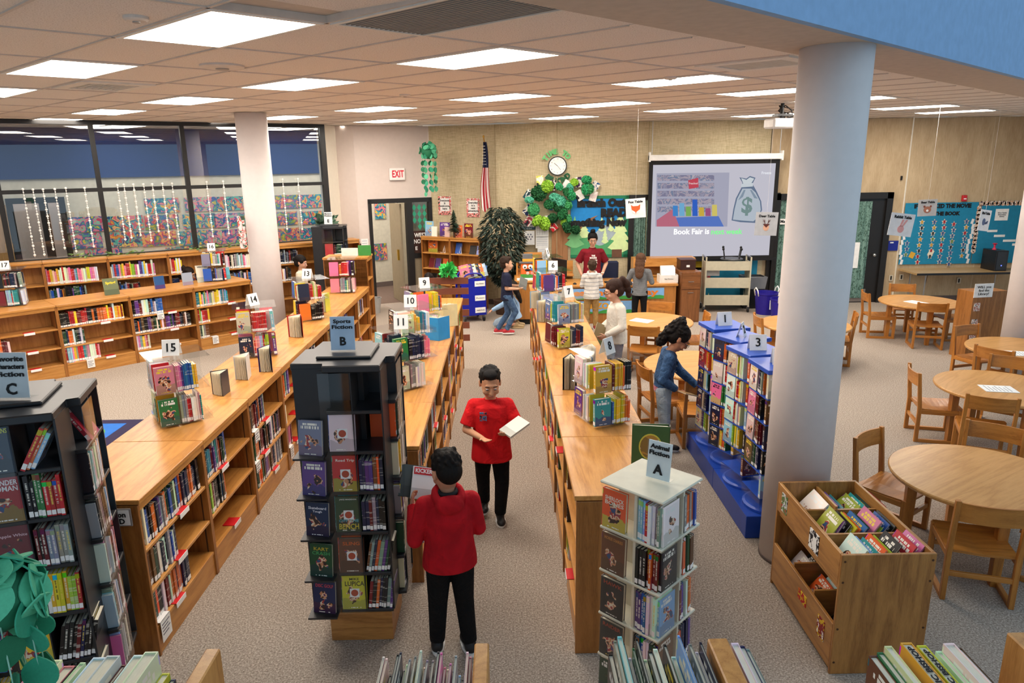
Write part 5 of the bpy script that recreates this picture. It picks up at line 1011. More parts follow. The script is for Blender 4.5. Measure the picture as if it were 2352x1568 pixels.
# paper trunk
t = wallthing('paper_tree', 'brown wood-grain paper tree trunk on the wall behind the desk', 'decoration', 1290, 560, .01); x0, z0 = fw(1290, 560); b = MB(); b.prism([(-.21, -.95), (.14, -.95), (.12, .1), (.2, .36), (.1, .42), (-.05, .4), (-.28, .45), (-.2, .3)], -.008, 0, 'y'); b.build('trunk', oak('z', 'a87a52', '7c5030', 'paper_bark', .8), t)
b = MB(); b.prism([(0, 0), (.5, .32), (.62, .36), (.5, .27), (.66, .22), (.45, .2), (.12, -.1)], -.01, -.001, 'y'); b.build('branch', oak('x', 'a87a52', '7c5030', 'paper_bark', .8), t, (.1, 0, .2))
# bulletin board
xl, zt = fw(1311, 450); xr, zb = fw(1441, 590); t = wallthing('bulletin_board', 'blue bulletin board with green border reading Branch Out READ Something New', 'bulletin board', 1376, 520, .0)
x0, z0 = fw(1376, 520); X0, X1, Z0, Z1 = xl - x0, xr - x0, zb - z0, zt - z0
B('backing', plain('1f82c8', .8), t, X0, X1, -.01, 0, Z0, Z1); GB = plain('1f7a55', .7)
for a in ((X0, X1, Z1 - .06, Z1), (X0, X1, Z0, Z0 + .06), (X1 - .09, X1, Z0, Z1)): B('border', GB, t, a[0], a[1], -.016, -.01, a[2], a[3])
def flat(nm, m, pts, y, par): MB().prism(pts, y - .003, y, 'y').build(nm, m, par)
n = 20; W2 = X1 - X0
flat('far_hill', plain('9fb0bb', .8), [(X0, Z0 + .06)] + [(X0 + W2 * i / n, Z0 + .55 + .1 * math.sin(i * .55 + 1)) for i in range(n)] + [(X1 - .09, Z0 + .06)], -.011, t)
flat('near_hill', plain('4fa06a', .8), [(X0, Z0 + .06)] + [(X0 + W2 * i / n, Z0 + .38 + .14 * math.sin(i * .42 + .4)) for i in range(n)] + [(X1 - .09, Z0 + .06)], -.014, t)
def fir(cx, cz, w, h, m, y): flat('paper_fir', m, [(cx - w * .1, cz)] + [p for k in range(4) for p in ((cx - w * (.5 - .11 * k), cz + h * (.12 + .2 * k)), (cx - w * (.22 - .05 * k), cz + h * (.3 + .2 * k)))] + [(cx, cz + h * 1.06)] + [p for k in (3, 2, 1, 0) for p in ((cx + w * (.22 - .05 * k), cz + h * (.3 + .2 * k)), (cx + w * (.5 - .11 * k), cz + h * (.12 + .2 * k)))] + [(cx + w * .1, cz)], y, t)
LG = plain('cfe6a8', .8); MG = plain('79bf83', .8)
fir(X1 - .16, Z0 + .1, .5, .8, LG, -.02); fir(X0 + .08, Z0 + .2, .4, .6, MG, -.02); fir(.05, Z0 + .52, .14, .3, LG, -.018); fir(.24, Z0 + .52, .14, .32, LG, -.018); fir(.36, Z0 + .52, .12, .26, LG, -.018); fir(.12, Z0 + .28, .15, .32, LG, -.02); fir(.34, Z0 + .28, .13, .16, LG, -.021); fir(-.3, Z0 + .4, .3, .3, LG, -.019)
B('stump', plain('6a4a38', .8), t, X1 - .32, X1 - .12, -.024, -.02, Z0 + .0, Z0 + .16)
for s, px, py, w, sz in (('Branch Out,', 1383, 466, 1.0, .2), ('READ', 1410, 489, .53, .21), ('Something New', 1366, 511, 1.28, .2)): x, z = fw(px, py); text(s, sz, BLK, t, (x - x0, -.03, z - z0), width=w, bold=.017, ext=.004)
# projection screen
SY = 13.98
def sw(px, py): return fw(px, py, SY)
xa, za = sw(1490, 362); xb, zb_ = sw(1797, 366); t = thing('projection_screen', 'wide pull-down projection screen showing a book fair slide', 'screen', (0, SY, 0))
MB().box(xa, xb, -.05, .05, za - .06, za + .05).build('housing', WHITE, t, bevel=.012)
for xx in (xa, xb - .03): B('end_cap', WHITE, t, xx, xx + .03, -.06, .06, za - .08, za + .1)
for xx in (xa + .06, xb - .06): B('hanging_chain', METAL, t, xx - .005, xx + .005, -.005, .005, za + .05, CEIL)
xl, zt = sw(1495, 374); xr, _ = sw(1788, 372); xbl, zb2 = sw(1485, 590); 
XL, XR, ZT, ZB = xl, xr, zt, zb2
B('black_fabric', plain('121214', .8), t, XL - .03, XR + .03, -.003, 0, ZB - .05, ZT + .06); B('bottom_bar', BLACKP, t, XL - .08, XR + .1, -.015, .015, ZB - .1, ZB - .05)
SCR = B('screen_surface', emis('c9c7d3', .9, 'projected_light'), t, XL + .045, XR - .05, -.006, -.003, ZB, ZT - .04)
def sp(nm, c, pts, y, s=.8): MB().prism(pts, y - .0015, y, 'y').build(nm, c if not isinstance(c, str) else emis(c, s, 'projected_colour'), t)
def S(px, py): return sw(px, py)
def em_picture(name, cols, scale, s, seed=0):
    m = picture(name, cols, scale, seed, 2.2); nt = m.node_tree; p = nt.nodes['Principled BSDF']; l = p.inputs['Base Color'].links[0].from_socket; nt.links.new(l, p.inputs['Emission Color']); p.inputs['Emission Strength'].default_value = s; p.inputs['Roughness'].default_value = 1; nt.links.remove(p.inputs['Base Color'].links[0]); p.inputs['Base Color'].default_value = (.02, .02, .02, 1); return m
sp('photo_wall', 'b4b4c8', [S(1508, 398), S(1675, 396), S(1670, 520), S(1505, 520)], -.008)
for k in range(5): sp('photo_shelf', em_picture('shelf_print', ['9a9ab4', '8080a0', 'b4a8b8', '7888a8', 'c0b8c4'], 5, .5, k), [S(1510, 402 + k * 18), S(1640, 402 + k * 18), S(1640, 415 + k * 18), S(1510, 415 + k * 18)], -.010)
sp('photo_tablecloth', '6080d0', [S(1530, 500), S(1650, 496), S(1662, 520), S(1530, 520)], -.012); sp('photo_runner', 'c87488', [S(1508, 505), S(1545, 480), S(1560, 520), S(1508, 520)], -.013)
for k in range(7): x_ = 1545 + k * 15; h_ = (24, 30, 22, 38, 20, 18, 26)[k]; sp('photo_book', ['4a90d8', '7ab8e0', '88b860', '3a6ad0', 'd8b84a', 'a85a8a', 'e0d070'][k], [S(x_, 496 - h_), S(x_ + 11, 496 - h_), S(x_ + 12, 496), S(x_, 496)], -.014)
sp('photo_sign', 'd05060', [S(1580, 414), S(1603, 408), S(1604, 430), S(1582, 434)], -.016); x, z = S(1592, 421); text('Preschool', .06, emis('f4e8e8', .9, 'projected_colour'), t, (x, -.018, z), width=.17, ext=.0005)
# money bag
GG = 'bcc8d4'
def bl(px, py, rx, ry, n=20): c = S(px, py); return [(c[0] + rx * math.cos(2 * PI * i / n), c[1] + ry * math.sin(2 * PI * i / n)) for i in range(n)]
sp('bag_outline', '70809a', [S(1680, 506), S(1684, 480), S(1690, 455), S(1702, 432), S(1705, 420), S(1698, 407), S(1714, 410), S(1722, 404), S(1735, 408), S(1728, 422), S(1738, 440), S(1748, 462), S(1750, 482), S(1742, 500), S(1738, 512), S(1700, 510)], -.008); sp('bag_body', 'c2ccd8', [S(1683, 504), S(1687, 480), S(1693, 456), S(1705, 433), S(1725, 433), S(1735, 442), S(1745, 462), S(1747, 482), S(1739, 500), S(1730, 508), S(1702, 506)], -.0095)
sp('bag_shade', '8fa0b2', [S(1695, 460), S(1708, 436), S(1712, 436), S(1706, 452)], -.011); sp('bag_shade', '8fa0b2', [S(1722, 436), S(1726, 436), S(1740, 456), S(1732, 455)], -.011); sp('bag_tie', 'd8e0e6', [S(1702, 422), S(1729, 420), S(1729, 428), S(1702, 430)], -.011); sp('bag_neck', 'dbe3e8', [S(1702, 409), S(1714, 413), S(1722, 407), S(1732, 410), S(1725, 421), S(1707, 422)], -.010)
x, z = S(1715, 473); text('$', .42, emis('7f9a98', .8, 'projected_colour'), t, (x, -.013, z), bold=.012, ext=.0005)
x, z = S(1588, 532); text('Book Fair is', .15, emis('ffffff', 1.5, 'projected_colour'), t, (x, -.012, z), width=.7, bold=.003, ext=.0005); x, z = S(1669, 532); text('next week', .15, emis('7cf08a', 1.15, 'projected_colour'), t, (x, -.012, z), width=.62, bold=.003, ext=.0005); x, z = S(1760, 397); text('Freeze', .07, emis('eef0f8', .9, 'projected_colour'), t, (x, -.012, z), width=.19, bold=.002, ext=.0005)
# flag
t = wallthing('flag', 'American flag hanging from an angled pole on the far wall', 'flag', 1120, 330, .16, PL0); MB().cone((-.02, -.05, .1), .012, (-.02, .14, -.25), .01).build('flag_pole', plain('b8863a', .4), t); MB().ell((-.02, -.06, .13), (.02, .02, .03)).build('pole_tip', plain('c8963a', .4), t)
fb = MB(); nz = 26; nx = 14; RR = []
for i in range(nz + 1):
    v = i / nz; z = .03 - 1.28 * v; w = .04 + .14 * min(1, v * 1.6) ** .8; rw = []
    for k in range(nx + 1): u = k / nx; rw.append(fb.bm.verts.new((-.02 + (u - .45) * w * 1.1 + .02 * math.sin(v * 6 + u), -.02 + .03 * math.sin(u * 15 + v * 2), z - .09 * (abs(u - .35) < .3) * (v > .9) * (1 - abs(u - .35) * 3))))
    RR.append(rw)
for i in range(nz):
    for k in range(nx): fb.mi = 2 if (i < 10) else (k // 2) % 2; fb.face([RR[i][k], RR[i][k + 1], RR[i + 1][k + 1], RR[i + 1][k]])
fb.build('cloth', [plain('a8232f', .8), plain('e8e4e0', .8), plain('1c2548', .8)], t, smooth=True)
for i in range(7):
    for k in range(3): z_ = -.05 - .058 * i; w = .04 + .14 * min(1, (.08 + .045 * i) * 1.6) ** .8; MB().loft([[Vector((-.02 + (k - 1) * .25 * w + (.01 if q % 2 else .004) * math.cos(q * PI / 5), y_, z_ + (.011 if q % 2 else .005) * math.sin(q * PI / 5))) for q in range(10)] for y_ in (-.058, -.055)]).build('star', WHITE, t)
# leaf lanterns
LEAFM = [plain('55b58a', .7), plain('2f9470', .7), plain('1f6e4b', .7)]
def leafmesh(m):
    L_ = [(.43 * (1 - abs(z) ** 2.6), z * .52) for z in [-1 + q / 5 for q in range(11)]]; return MB().prism([(0, -.52)] + L_[1:-1] + [(0, .52)] + [(-x, z) for x, z in L_[1:-1][::-1]], -.02, .02, 'y').mesh('paper_leaf', m)
LFM = [leafmesh(m) for m in LEAFM]
def lantern(t, r, s, nstr, L, seed, skip=None):
    rr = random.Random(seed); MB().ell((0, 0, 0), (r, r, r), 18, 12).build('lantern_ball', LEAFM[2], t, smooth=True)
    for q in range(46):
        th, ph = rr.uniform(0, 2 * PI), math.acos(rr.uniform(-.5, 1)); d = Vector((math.sin(ph) * math.cos(th), math.sin(ph) * math.sin(th), math.cos(ph))); o = link('paper_leaf', LFM[rr.choice((0, 0, 1))], t, d * r * 1.12, (d + Vector((rr.uniform(-.45, .45), rr.uniform(-.45, .45), rr.uniform(-.3, .6)))).to_track_quat('Y', 'Z').to_euler()); o.scale = (s, s, s)
    for k in range(nstr):
        a = 2 * PI * k / nstr; x, y = r * .85 * math.cos(a), r * .85 * math.sin(a); l = L * rr.uniform(.7, 1)
        MB().cone((x, y, 0), .0015, (x, y, -l), .0015, 4).build('string', plain('9ac8b0', .7), t); zz = -.1
        while zz > -l: o = link('paper_leaf', LFM[rr.choice((0, 1, 1, 2))], t, (x, y, zz), (rr.uniform(-.3, .3), rr.uniform(-.2, .2), rr.uniform(-1.2, 1.2))); o.scale = (s, s, s); zz -= s * rr.uniform(1.02, 1.4)
t = wallthing('leaf_lantern', 'green paper leaf lantern hanging at the far left wall corner', 'lantern', 1014, 348, .75, PL0); lantern(t, .15, .1, 7, .9, 4); MB().cone((0, 0, .15), .002, (0, 0, .36), .002, 4).build('hanging_string', WHITE, t)
q = at(-12, 1375, 2.0); t = thing('leaf_lantern', 'green paper leaf lantern close to the camera at lower left', 'lantern', q); lantern(t, .075, .088, 7, .6, 9)
# exit sign, switches, notices on exit wall
t = wallthing('exit_sign', 'lit white EXIT sign with red letters above the exit door', 'exit sign', 911, 400, .01, (V2(D0), K0)); MB().box(-.16, .16, -.06, 0, -.12, .12).build('sign_box', plain('eeeae6', .4), t, bevel=.012); text('EXIT', .19, emis('e02a3a', 1.1, 'exit_letters'), t, (.01, -.064, 0), width=.24, bold=.004)
NSH = (V2(R2), V2(D0))
t = wallthing('wall_notice', 'white printed notice beside the exit door', 'notice', 838, 563, .005, NSH); B('sheet', WHITE, t, -.07, .07, -.003, 0, -.13, .13)
for k in range(5): B('print_line', plain('9aa0b0', .8), t, -.055, .05, -.005, -.003, .08 - k * .045, .09 - k * .045)
t = wallthing('light_switch', 'dark wall switch plate left of the exit door notice', 'switch', 826, 566, .005, NSH); B('plate', plain('3a2a22', .5), t, -.03, .03, -.006, 0, -.06, .06); B('toggle', METAL, t, -.005, .005, -.015, -.006, -.01, .01)
DM_ = Matrix.Translation((D0[0], D0[1], 0)) @ Matrix.Rotation(DANG, 4, 'Z')
t = thing('school_banner', 'brown banner with white letters WEST NOBLE on glass beside the exit door', 'banner', (0, 0, 0)); t.matrix_world = DM_ @ Matrix.Translation((DL * .63 + .23, .02, 1.38))
B('cloth', plain('3d241c', .8), t, -.16, .17, -.004, 0, -.34, .16); text('WEST', .12, WHITE, t, (0, -.006, .07), width=.27, bold=.003); text('NOBLE', .12, WHITE, t, (0, -.006, -.06), width=.29, bold=.003); text('E', .1, WHITE, t, (-.1, -.006, -.2), bold=.003)
t = thing('paper_diamonds', 'strings of green paper diamonds on glass beside the exit door', 'decoration', (0, 0, 0)); t.matrix_world = DM_ @ Matrix.Translation((DL * .63 + .23, .02, 2.08)); dmm = MB().prism([(0, -.07), (.045, 0), (0, .07), (-.045, 0)], -.003, 0, 'y').mesh('paper_diamond', plain('2f9a78', .7))
for c2 in range(3):
    for r2 in range(4 - (c2 == 0)): link('paper_diamond', dmm, t, (-.11 + .11 * c2, 0, -.06 - .13 * r2))
for px, py, w2, h2, c2, lab in ((798, 583, .26, .12, 'e8e8e2', 'white book lying propped on the cabinet closing the left run'), (832, 581, .2, .16, '3f8f44', 'green book propped on the cabinet closing the left run')):
    q = at(px, 590, 1.505); t = thing('propped_book', lab, 'book', (q.x, 11.15, 1.501), 0); B('front_cover', plain(c2, .4), t, -w2 / 2, w2 / 2, 0, .004, 0, h2); B('page_block', PAGES, t, -w2 / 2 + .004, w2 / 2 - .004, .004, .02, .003, h2 - .004); B('back_cover', plain(c2, .4), t, -w2 / 2, w2 / 2, .02, .024, 0, h2)
for k, (px, py, s1, c_) in enumerate([(1022, 472, 'Everyone\nis\nwelcome\nhere', 0), (1087, 477, 'Everyday\nis a\nnew\nadventure', 1)]):
    t = wallthing('poster', ('floral white poster reading Everyone is welcome here', 'floral white poster reading Everyday is a new adventure')[k], 'poster', px, py, .01, PL0); B('sheet', WHITE, t, -.14, .14, -.003, 0, -.19, .19); text(s1, .055, BLK, t, (0, -.005, .02), bold=.0015)
    fl = picture('flower_print', ['f2efec', 'f2efec', 'd84a3a', 'e89a9a', '3a5a3a', '1c1b22'], 26, k); B('flower_border', fl, t, -.14, .14, -.0045, -.003, -.19, -.11); B('flower_border', fl, t, -.14, -.1, -.0045, -.003, -.11, .19); B('flower_border', fl, t, .1, .14, -.0045, -.003, -.11, .19); B('flower_border', fl, t, -.1, .1, -.0045, -.003, .15, .19)
t = wallthing('wall_sign', 'dark teal sign reading ITS COOL to be kind', 'sign', 1213, 521, .01, None); B('plate', plain('2c4a56', .6), t, -.15, .15, -.01, 0, -.055, .055); text("IT'S C♥♥L".replace('♥', 'O'), .06, WHITE, t, (0, -.012, .018), width=.25, bold=.002); text('to be kind', .035, WHITE, t, (0, -.012, -.03), width=.14)
for k, (px, py, w, h, lab) in enumerate([(1216, 546, .21, .28, 'white notice with round pictures pinned left of paper trunk'), (1245, 530, .26, .26, 'white grid sheet pinned upper left of the paper trunk'), (1245, 556, .26, .24, 'white sheet with blue table pinned beside paper trunk'), (1247, 583, .22, .24, 'white lined sheet pinned lowest beside paper trunk')]):
    t = wallthing('wall_notice', lab, 'notice', px, py, .006); B('sheet', plain('e6e8e6', .7), t, -w / 2, w / 2, -.003, 0, -h / 2, h / 2)
    if k == 0:
        for q in range(7): a = q * PI / 3; MB().xf(Matrix()).loft([[Vector(((0 if q == 6 else .055 * math.cos(a)) + .018 * math.cos(i), y_, .02 + (0 if q == 6 else .055 * math.sin(a)) + .018 * math.sin(i))) for i in range(6)] for y_ in (-.006, -.003)]).build('round_picture', plain('7a7a8a', .7), t)
    else:
        for q in range(5): B('print_line', plain('9aa6b8' if k > 1 else 'a0a0a0', .8), t, -w * .42, w * .42, -.005, -.003, h * (.35 - .15 * q), h * (.35 - .15 * q) + .006)
        if k == 1: [B('print_line', plain('a0a0a0', .8), t, w * (-.4 + .2 * q), w * (-.4 + .2 * q) + .004, -.005, -.003, -h * .3, h * .4) for q in range(5)]
# teal panel by the cart
x0_, z0_ = fw(1583, 597); x1_, z1_ = fw(1700, 686); t = thing('bulletin_board', 'teal low panel with yellow triangle and pink octagon behind beige cart', 'bulletin board', (0, 14.19, 0)); B('backing', plain('1c86a8', .7), t, x0_, x1_ + .3, -.008, 0, .13, .96)
x, z = fw(1605, 611); MB().prism([(x - .2, z + .12), (x + .2, z + .12), (x, z - .2)], -.012, -.008, 'y').build('yellow_triangle', plain('e8c83a', .7), t)
x, z = fw(1606, 634); MB().prism([(x + .24 * math.cos(PI / 8 + i * PI / 4), z - .02 + .22 * math.sin(PI / 8 + i * PI / 4)) for i in range(8)], -.012, -.008, 'y').build('pink_octagon', plain('d8606c', .7), t)
for q in range(9): B('picture_tile', WHITE, t, x - .16 + .13 * (q % 3), x - .1 + .13 * (q % 3), -.015, -.012, z - .16 + .11 * (q // 3), z - .09 + .11 * (q // 3))
for q in range(8): MB().prism([(x0_ + .05 + q * .05, .14), (x0_ + .08 + q * .05, .2 + .05 * (q % 3)), (x0_ + .1 + q * .05, .14)], -.012, -.008, 'y').build('paper_grass', LG, t)
# hanging table signs
def fox(t):
    MB().prism([(-.065, .05), (-.06, .0), (-.05, -.055), (0, -.08), (.05, -.055), (.06, 0), (.065, .05), (.035, .03), (-.035, .03)], -.006, -.003, 'y').build('fox_face', plain('e0602c', .7), t); [MB().prism([(s * .055, -.02), (s * .05, -.055), (0, -.078), (s * .01, -.05)], -.008, -.006, 'y').build('fox_cheek', WHITE, t) for s in (-1, 1)]
def deer(t):
    MB().prism([(.04 * math.cos(i * PI / 8), -.05 + .045 * math.sin(i * PI / 8)) for i in range(16)], -.006, -.003, 'y').build('deer_muzzle', plain('d9a68a', .7), t); MB().prism([(-.05, .0), (.05, 0), (.02, -.03), (0, -.05), (-.02, -.03)], -.008, -.006, 'y').build('deer_brow', plain('5a2a24', .7), t)
    for s in (-1, 1):
        for a in (((.02, .0), (.03, .06)), ((.026, .03), (.055, .06)), ((.024, .02), (.05, .035))): MB().prism([(s * a[0][0] - .004, a[0][1]), (s * a[0][0] + .004, a[0][1]), (s * a[1][0] + .003, a[1][1]), (s * a[1][0] - .003, a[1][1])], -.006, -.003, 'y').build('antler', plain('5a2a24', .7), t)
def rabbit(t):
    PKK = plain('e8a8a4', .7); MB().prism([(.04 * math.cos(i * PI / 8), -.05 + .042 * math.sin(i * PI / 8)) for i in range(16)], -.006, -.003, 'y').build('rabbit_head', PKK, t); [MB().prism([(a, -.02), (a + .02, -.02), (a + .045 + d, .06), (a + .02 + d, .06)], -.006, -.003, 'y').build('rabbit_ear', PKK, t) for a, d in ((-.02, 0), (.005, .02))]
def bear(t):
    MB().prism([(.06 * math.cos(i * PI / 8), -.03 + .052 * math.sin(i * PI / 8)) for i in range(16)], -.006, -.003, 'y').build('bear_face', plain('a8705a', .7), t); MB().prism([(.02 * math.cos(i * PI / 4), -.045 + .02 * math.sin(i * PI / 4)) for i in range(8)], -.008, -.006, 'y').build('bear_muzzle', WHITE, t); [MB().prism([(s * .05 + .018 * math.cos(i * PI / 4), .02 + .018 * math.sin(i * PI / 4)) for i in range(8)], -.005, -.002, 'y').build('bear_ear', plain('8a5040', .7), t) for s in (-1, 1)]
def bird(t):
    MB().prism([(.035 * math.cos(i * PI / 8) - .015, -.02 + .045 * math.sin(i * PI / 8)) for i in range(16)], -.006, -.003, 'y').build('bird_body', plain('5a6a8c', .7), t); MB().prism([(.01, -.03), (.08, .0), (.07, -.04), (.02, -.05)], -.007, -.004, 'y').build('bird_tail', plain('3f4c6c', .7), t)
for px, py, Y, nm, w, h, col, fn, yaw, roll in [(1460, 478, 10.04, 'Fox Table', .28, .27, 'f0f0ee', fox, .0, -.07), (1760, 514, 9.77, 'Deer Table', .31, .32, 'b4b6ba', deer, 0, .03), (2070, 516, 8.18, 'Rabbit Table', .3, .26, 'eeeeee', rabbit, .1, .12), (2130, 477, 11.23, 'Bear Table', .3, .26, 'b9babb', bear, 0, -.03), (2261, 506, 9.2, 'Bird Table', .26, .27, 'eeeeee', bird, .5, .12)]:
    w_ = ray(px, py); k = Y / w_.y; x, z = w_.x * k, CAMZ + w_.z * k; t = thing('hanging_sign', '%s sign hanging on a thread above the tables, reading %s' % ('grey' if col[0] == 'b' else 'white', nm), 'sign', (x, Y, z), (0, roll, yaw)); B('card', plain(col, .7), t, -w / 2, w / 2, -.003, 0, -h / 2, h / 2); text(nm, .045, BLK, t, (0, -.006, h * .33), width=w * .72, bold=.0015); fn(t)
    s_ = MB().cone((0, 0, h / 2), .0012, (0, 0, CEIL - z if z + h < CEIL else .1), .0012, 4).build('thread', plain('d8d8d8', .6), t); s_.rotation_euler = (0, -roll, 0)
# right bulletin boards
TE = plain('1a83a8', .75); x0_, z1_ = fw(2080, 467); x1_, z0_ = fw(2232, 607); t = thing('bulletin_board', 'teal board with rows of star cutouts about movies and books', 'bulletin board', (0, 14.19, 0)); B('backing', TE, t, 8.03, 9.5, -.01, 0, .77, 2.0)
text('IF YOU LIKED THE MOVIE', .11, BLK, t, (8.78, -.014, 1.93), width=1.15, bold=.006); text('READ THE BOOK', .1, BLK, t, (8.75, -.014, 1.78), width=.8, bold=.006)
starm = {c: MB().prism([((.062 if q % 2 == 0 else .03) * math.sin(q * PI / 5), (.062 if q % 2 == 0 else .03) * math.cos(q * PI / 5)) for q in range(10)], -.004, 0, 'y').mesh('star_cutout', plain(c, .7)) for c in ('d8d2c4', 'c8b8b0', 'b4bcc4')}
small = {c: MB().box(-.02, .02, -.007, -.004, -.03, .03).mesh('picture_chip', plain(c, .6)) for c in ('2a2a2a', 'a8242c', '3a5a8a', 'c89a3a', '6a8a4a')}
RS = random.Random(5)
for ci, cx_ in enumerate((8.15, 8.4, 8.65, 8.85, 9.05, 9.3)):
    for ri in range(8 if ci in (1, 3, 4) else 7 if ci in (2, 5) else 3):
        z_ = (1.62 if ci else 1.2) - ri * .115 - (.05 if ci == 4 else 0); o = link('star_cutout', starm[RS.choice(list(starm))], t, (cx_ + .01 * (ri % 2), -.012, z_)); link('picture_chip', small[RS.choice(list(small))], o, (0, 0, .0))
for xx in (8.06, 9.42):
    for q in range(9): o = B('film_frame', plain('e8e8e6', .6), t, -.025, .025, -.004, 0, -.05, .05); o.location = (xx + .03 * math.sin(q * .9), -.012, 1.62 - q * .1); o.rotation_euler = (0, .25 * math.cos(q * .9), 0)
for p_, m_ in (((8.28, .96), 'd8a83a'), ((8.66, 1.0), 'e8e0c8')): o = B('paper_cutout', plain(m_, .7), t, -.05, .05, -.006, 0, -.06, .06); o.location = (p_[0], -.012, p_[1]); o.rotation_euler = (0, .4, 0)
t = thing('bulletin_board', 'plain teal board with scalloped patterned border at far right', 'bulletin board', (0, 14.188, 0)); B('backing', TE, t, 9.52, 10.7, -.012, 0, .77, 1.98); SCB = picture('scallop_print', ['e8e0d4', 'c88a5a', 'e8e0d4', '5a3a3a', 'd8c0b0'], 20)
for q in range(14): o = MB().prism([(.06 * math.cos(i * PI / 6), .05 * math.sin(i * PI / 6)) for i in range(12)], -.004, 0, 'y').build('border_scallop', SCB, t, (9.56 + q * .085, -.014, 1.97))
for q in range(11): o = MB().prism([(.05 * math.cos(i * PI / 6), .06 * math.sin(i * PI / 6)) for i in range(12)], -.004, 0, 'y').build('border_scallop', SCB, t, (9.52, -.014, 1.88 - q * .085))
B('notice_card', WHITE, t, 9.86, 10.12, -.02, -.012, 1.63, 1.86); text('West Noble\nElementary\nLibrary', .035, BLK, t, (9.99, -.022, 1.745), width=.18)
for x_, z_, w in ((9.62, 1.58, .1), (9.75, 1.4, .2), (9.9, 1.3, .22), (10.1, 1.2, .25), (10.3, 1.12, .2)): B('paper_strip', WHITE, t, x_, x_ + w, -.018, -.012, z_, z_ + .045)
t = wallthing('fire_alarm', 'red fire alarm box above the teal boards', 'fire alarm', 2213, 455, .0); MB().box(-.045, .045, -.05, 0, -.06, .06).build('alarm_box', plain('c01f28', .4), t, bevel=.006); B('pull_bar', WHITE, t, -.025, .025, -.056, -.05, -.02, .0)
t = wallthing('wall_sign', 'small dark blue square door sign right of the curtained door', 'sign', 2051, 564, .0); B('plate', plain('16288c', .5), t, -.1, .1, -.008, 0, -.1, .1); B('plate_text', WHITE, t, -.07, -.0, -.01, -.008, .05, .075)
t = wallthing('wall_sign', 'white sign reading Ms on the curtained glass', 'sign', 1800, 508, .07); B('plate', WHITE, t, -.1, .14, -.003, 0, -.055, .055); text('Ms.', .08, BLK, t, (-.04, -.005, 0), bold=.003)
t = wallthing('wall_notice', 'plain white paper on the curtained door just right of the thick column', 'notice', 1963, 585, .07); B('sheet', WHITE, t, -.05, .05, -.003, 0, -.26, .26)
t = wallthing('wall_hook', 'small black hook on the ribbed wall above door', 'hook', 2070, 410, .0); B('hook_plate', BLK, t, -.015, .015, -.02, 0, -.03, .05)
for px, py, lab in ((2046, 638, 'pale wall outlet left of computer table'), (2070, 636, 'dark wall outlet under computer table'), (2202, 644, 'pale wall outlet under middle of computer table')): t = wallthing('wall_outlet', lab, 'outlet', px, py); B('plate', plain('cfc4ae', .5), t, -.04, .04, -.008, 0, -.06, .06); B('socket', BLK, t, -.015, .015, -.01, -.008, -.04, .04)
# column poster
q = at(571, 527, 2.0); t = thing('poster', 'narrow floral poster on the left pale column', 'poster', (-3.83, 10.42, 1.98), math.radians(-20)); B('sheet', picture('floral_print', ['f2efec', 'f2efec', 'd84a3a', 'f2efec', '3a5a3a', '4a3a5a'], 14), t, -.02, .1, -.06, -.05, -.25, .22); B('plastic_sleeve', ACRYL, t, -.03, .12, -.064, -.061, -.28, .3)
# hallway art
AC = [['d8485a', 'e8b84a', '4aa0a8', '2a6a8a', 'e07a90', 'd8a03a'], ['d8c04a', '4a9a8a', '3a5aa0', 'e08090', '8ac0a8', 'c84a6a'], ['e0a040', 'c84a5a', '5ab0a0', '2a4a7a', 'e8c86a', 'd86a7a'], ['c8a83a', '7a9a4a', '3a6a9a', 'c85a6a', 'e8b06a', '5a4a8a']]
ARTM = [picture('painted_dragon', c, 9, k) for k, c in enumerate(AC)]; P2 = (V2(WL2(-4, -2.49)), V2(WL2(7, -2.49))); rnk = 0
for py_, xs in ((468, (372, 462, 528, 655, 722)), (506, (200, 288, 372, 458, 528, 592, 650, 722)), (544, (192, 285, 366, 448, 512, 584, 655, 722)), (580, (240, 420, 495))):
    for px in xs:
        yy = py_ + (500 - px) * .03; t = wallthing('dragon_painting', 'long bright children painting in hall, %s counted along the rows from top left' % ordn(rnk), 'painting', px, yy, .01, P2, 'children paintings in the hallway'); B('paper', ARTM[rnk % 4], t, -.315, .315, -.003, 0, -.145, .145); rnk += 1
t = wallthing('dragon_painting', 'pink painting seen through the exit doorway, upper', 'painting', 873, 478, .01, P2, 'children paintings in the hallway'); B('paper', ARTM[0], t, -.14, .14, -.003, 0, -.25, .2)
t = wallthing('dragon_painting', 'yellow painting with blue figure through the exit doorway, lower', 'painting', 874, 578, .01, P2, 'children paintings in the hallway'); B('paper', ARTM[3], t, -.16, .16, -.003, 0, -.2, .2)
# bead strings
bead = MB().ell((0, 0, 0), (.011, .011, .011), 6, 4).mesh('bead', WHITE); big = MB().ell((0, 0, 0), (.019, .01, .019), 6, 4).mesh('bead', WHITE); WP = (V2(WL(-5)), V2(WL(4)))
for k, (px, y0, y1) in enumerate([(52, 432, 590), (75, 433, 588), (98, 433, 575), (125, 432, 573), (150, 430, 580), (193, 430, 568), (268, 423, 553), (283, 422, 548), (305, 422, 542), (328, 421, 555), (348, 421, 533), (371, 420, 548), (393, 419, 560), (472, 416, 545), (510, 415, 538), (646, 410, 528), (681, 409, 528)]):
    a = onp(px, y0, *WP); n_ = 22 + (k % 3) * 3; b_ = onp(px + (y1 - y0) * .13, y1, *WP); L = a.z - b_.z; t = thing('bead_string', 'white bead string hanging on the window wall, %s from the left' % ordn(k), 'bead string', a + wn * .08, WANG, 'white bead strings on the windows')
    MB().cone((0, 0, 0), .004, (0, 0, -L), .004, 4).build('cord', WHITE, t)
    for q in range(n_): link('bead', big if q % 3 == 0 else bead, t, (0, 0, -L * (q + .3) / n_))
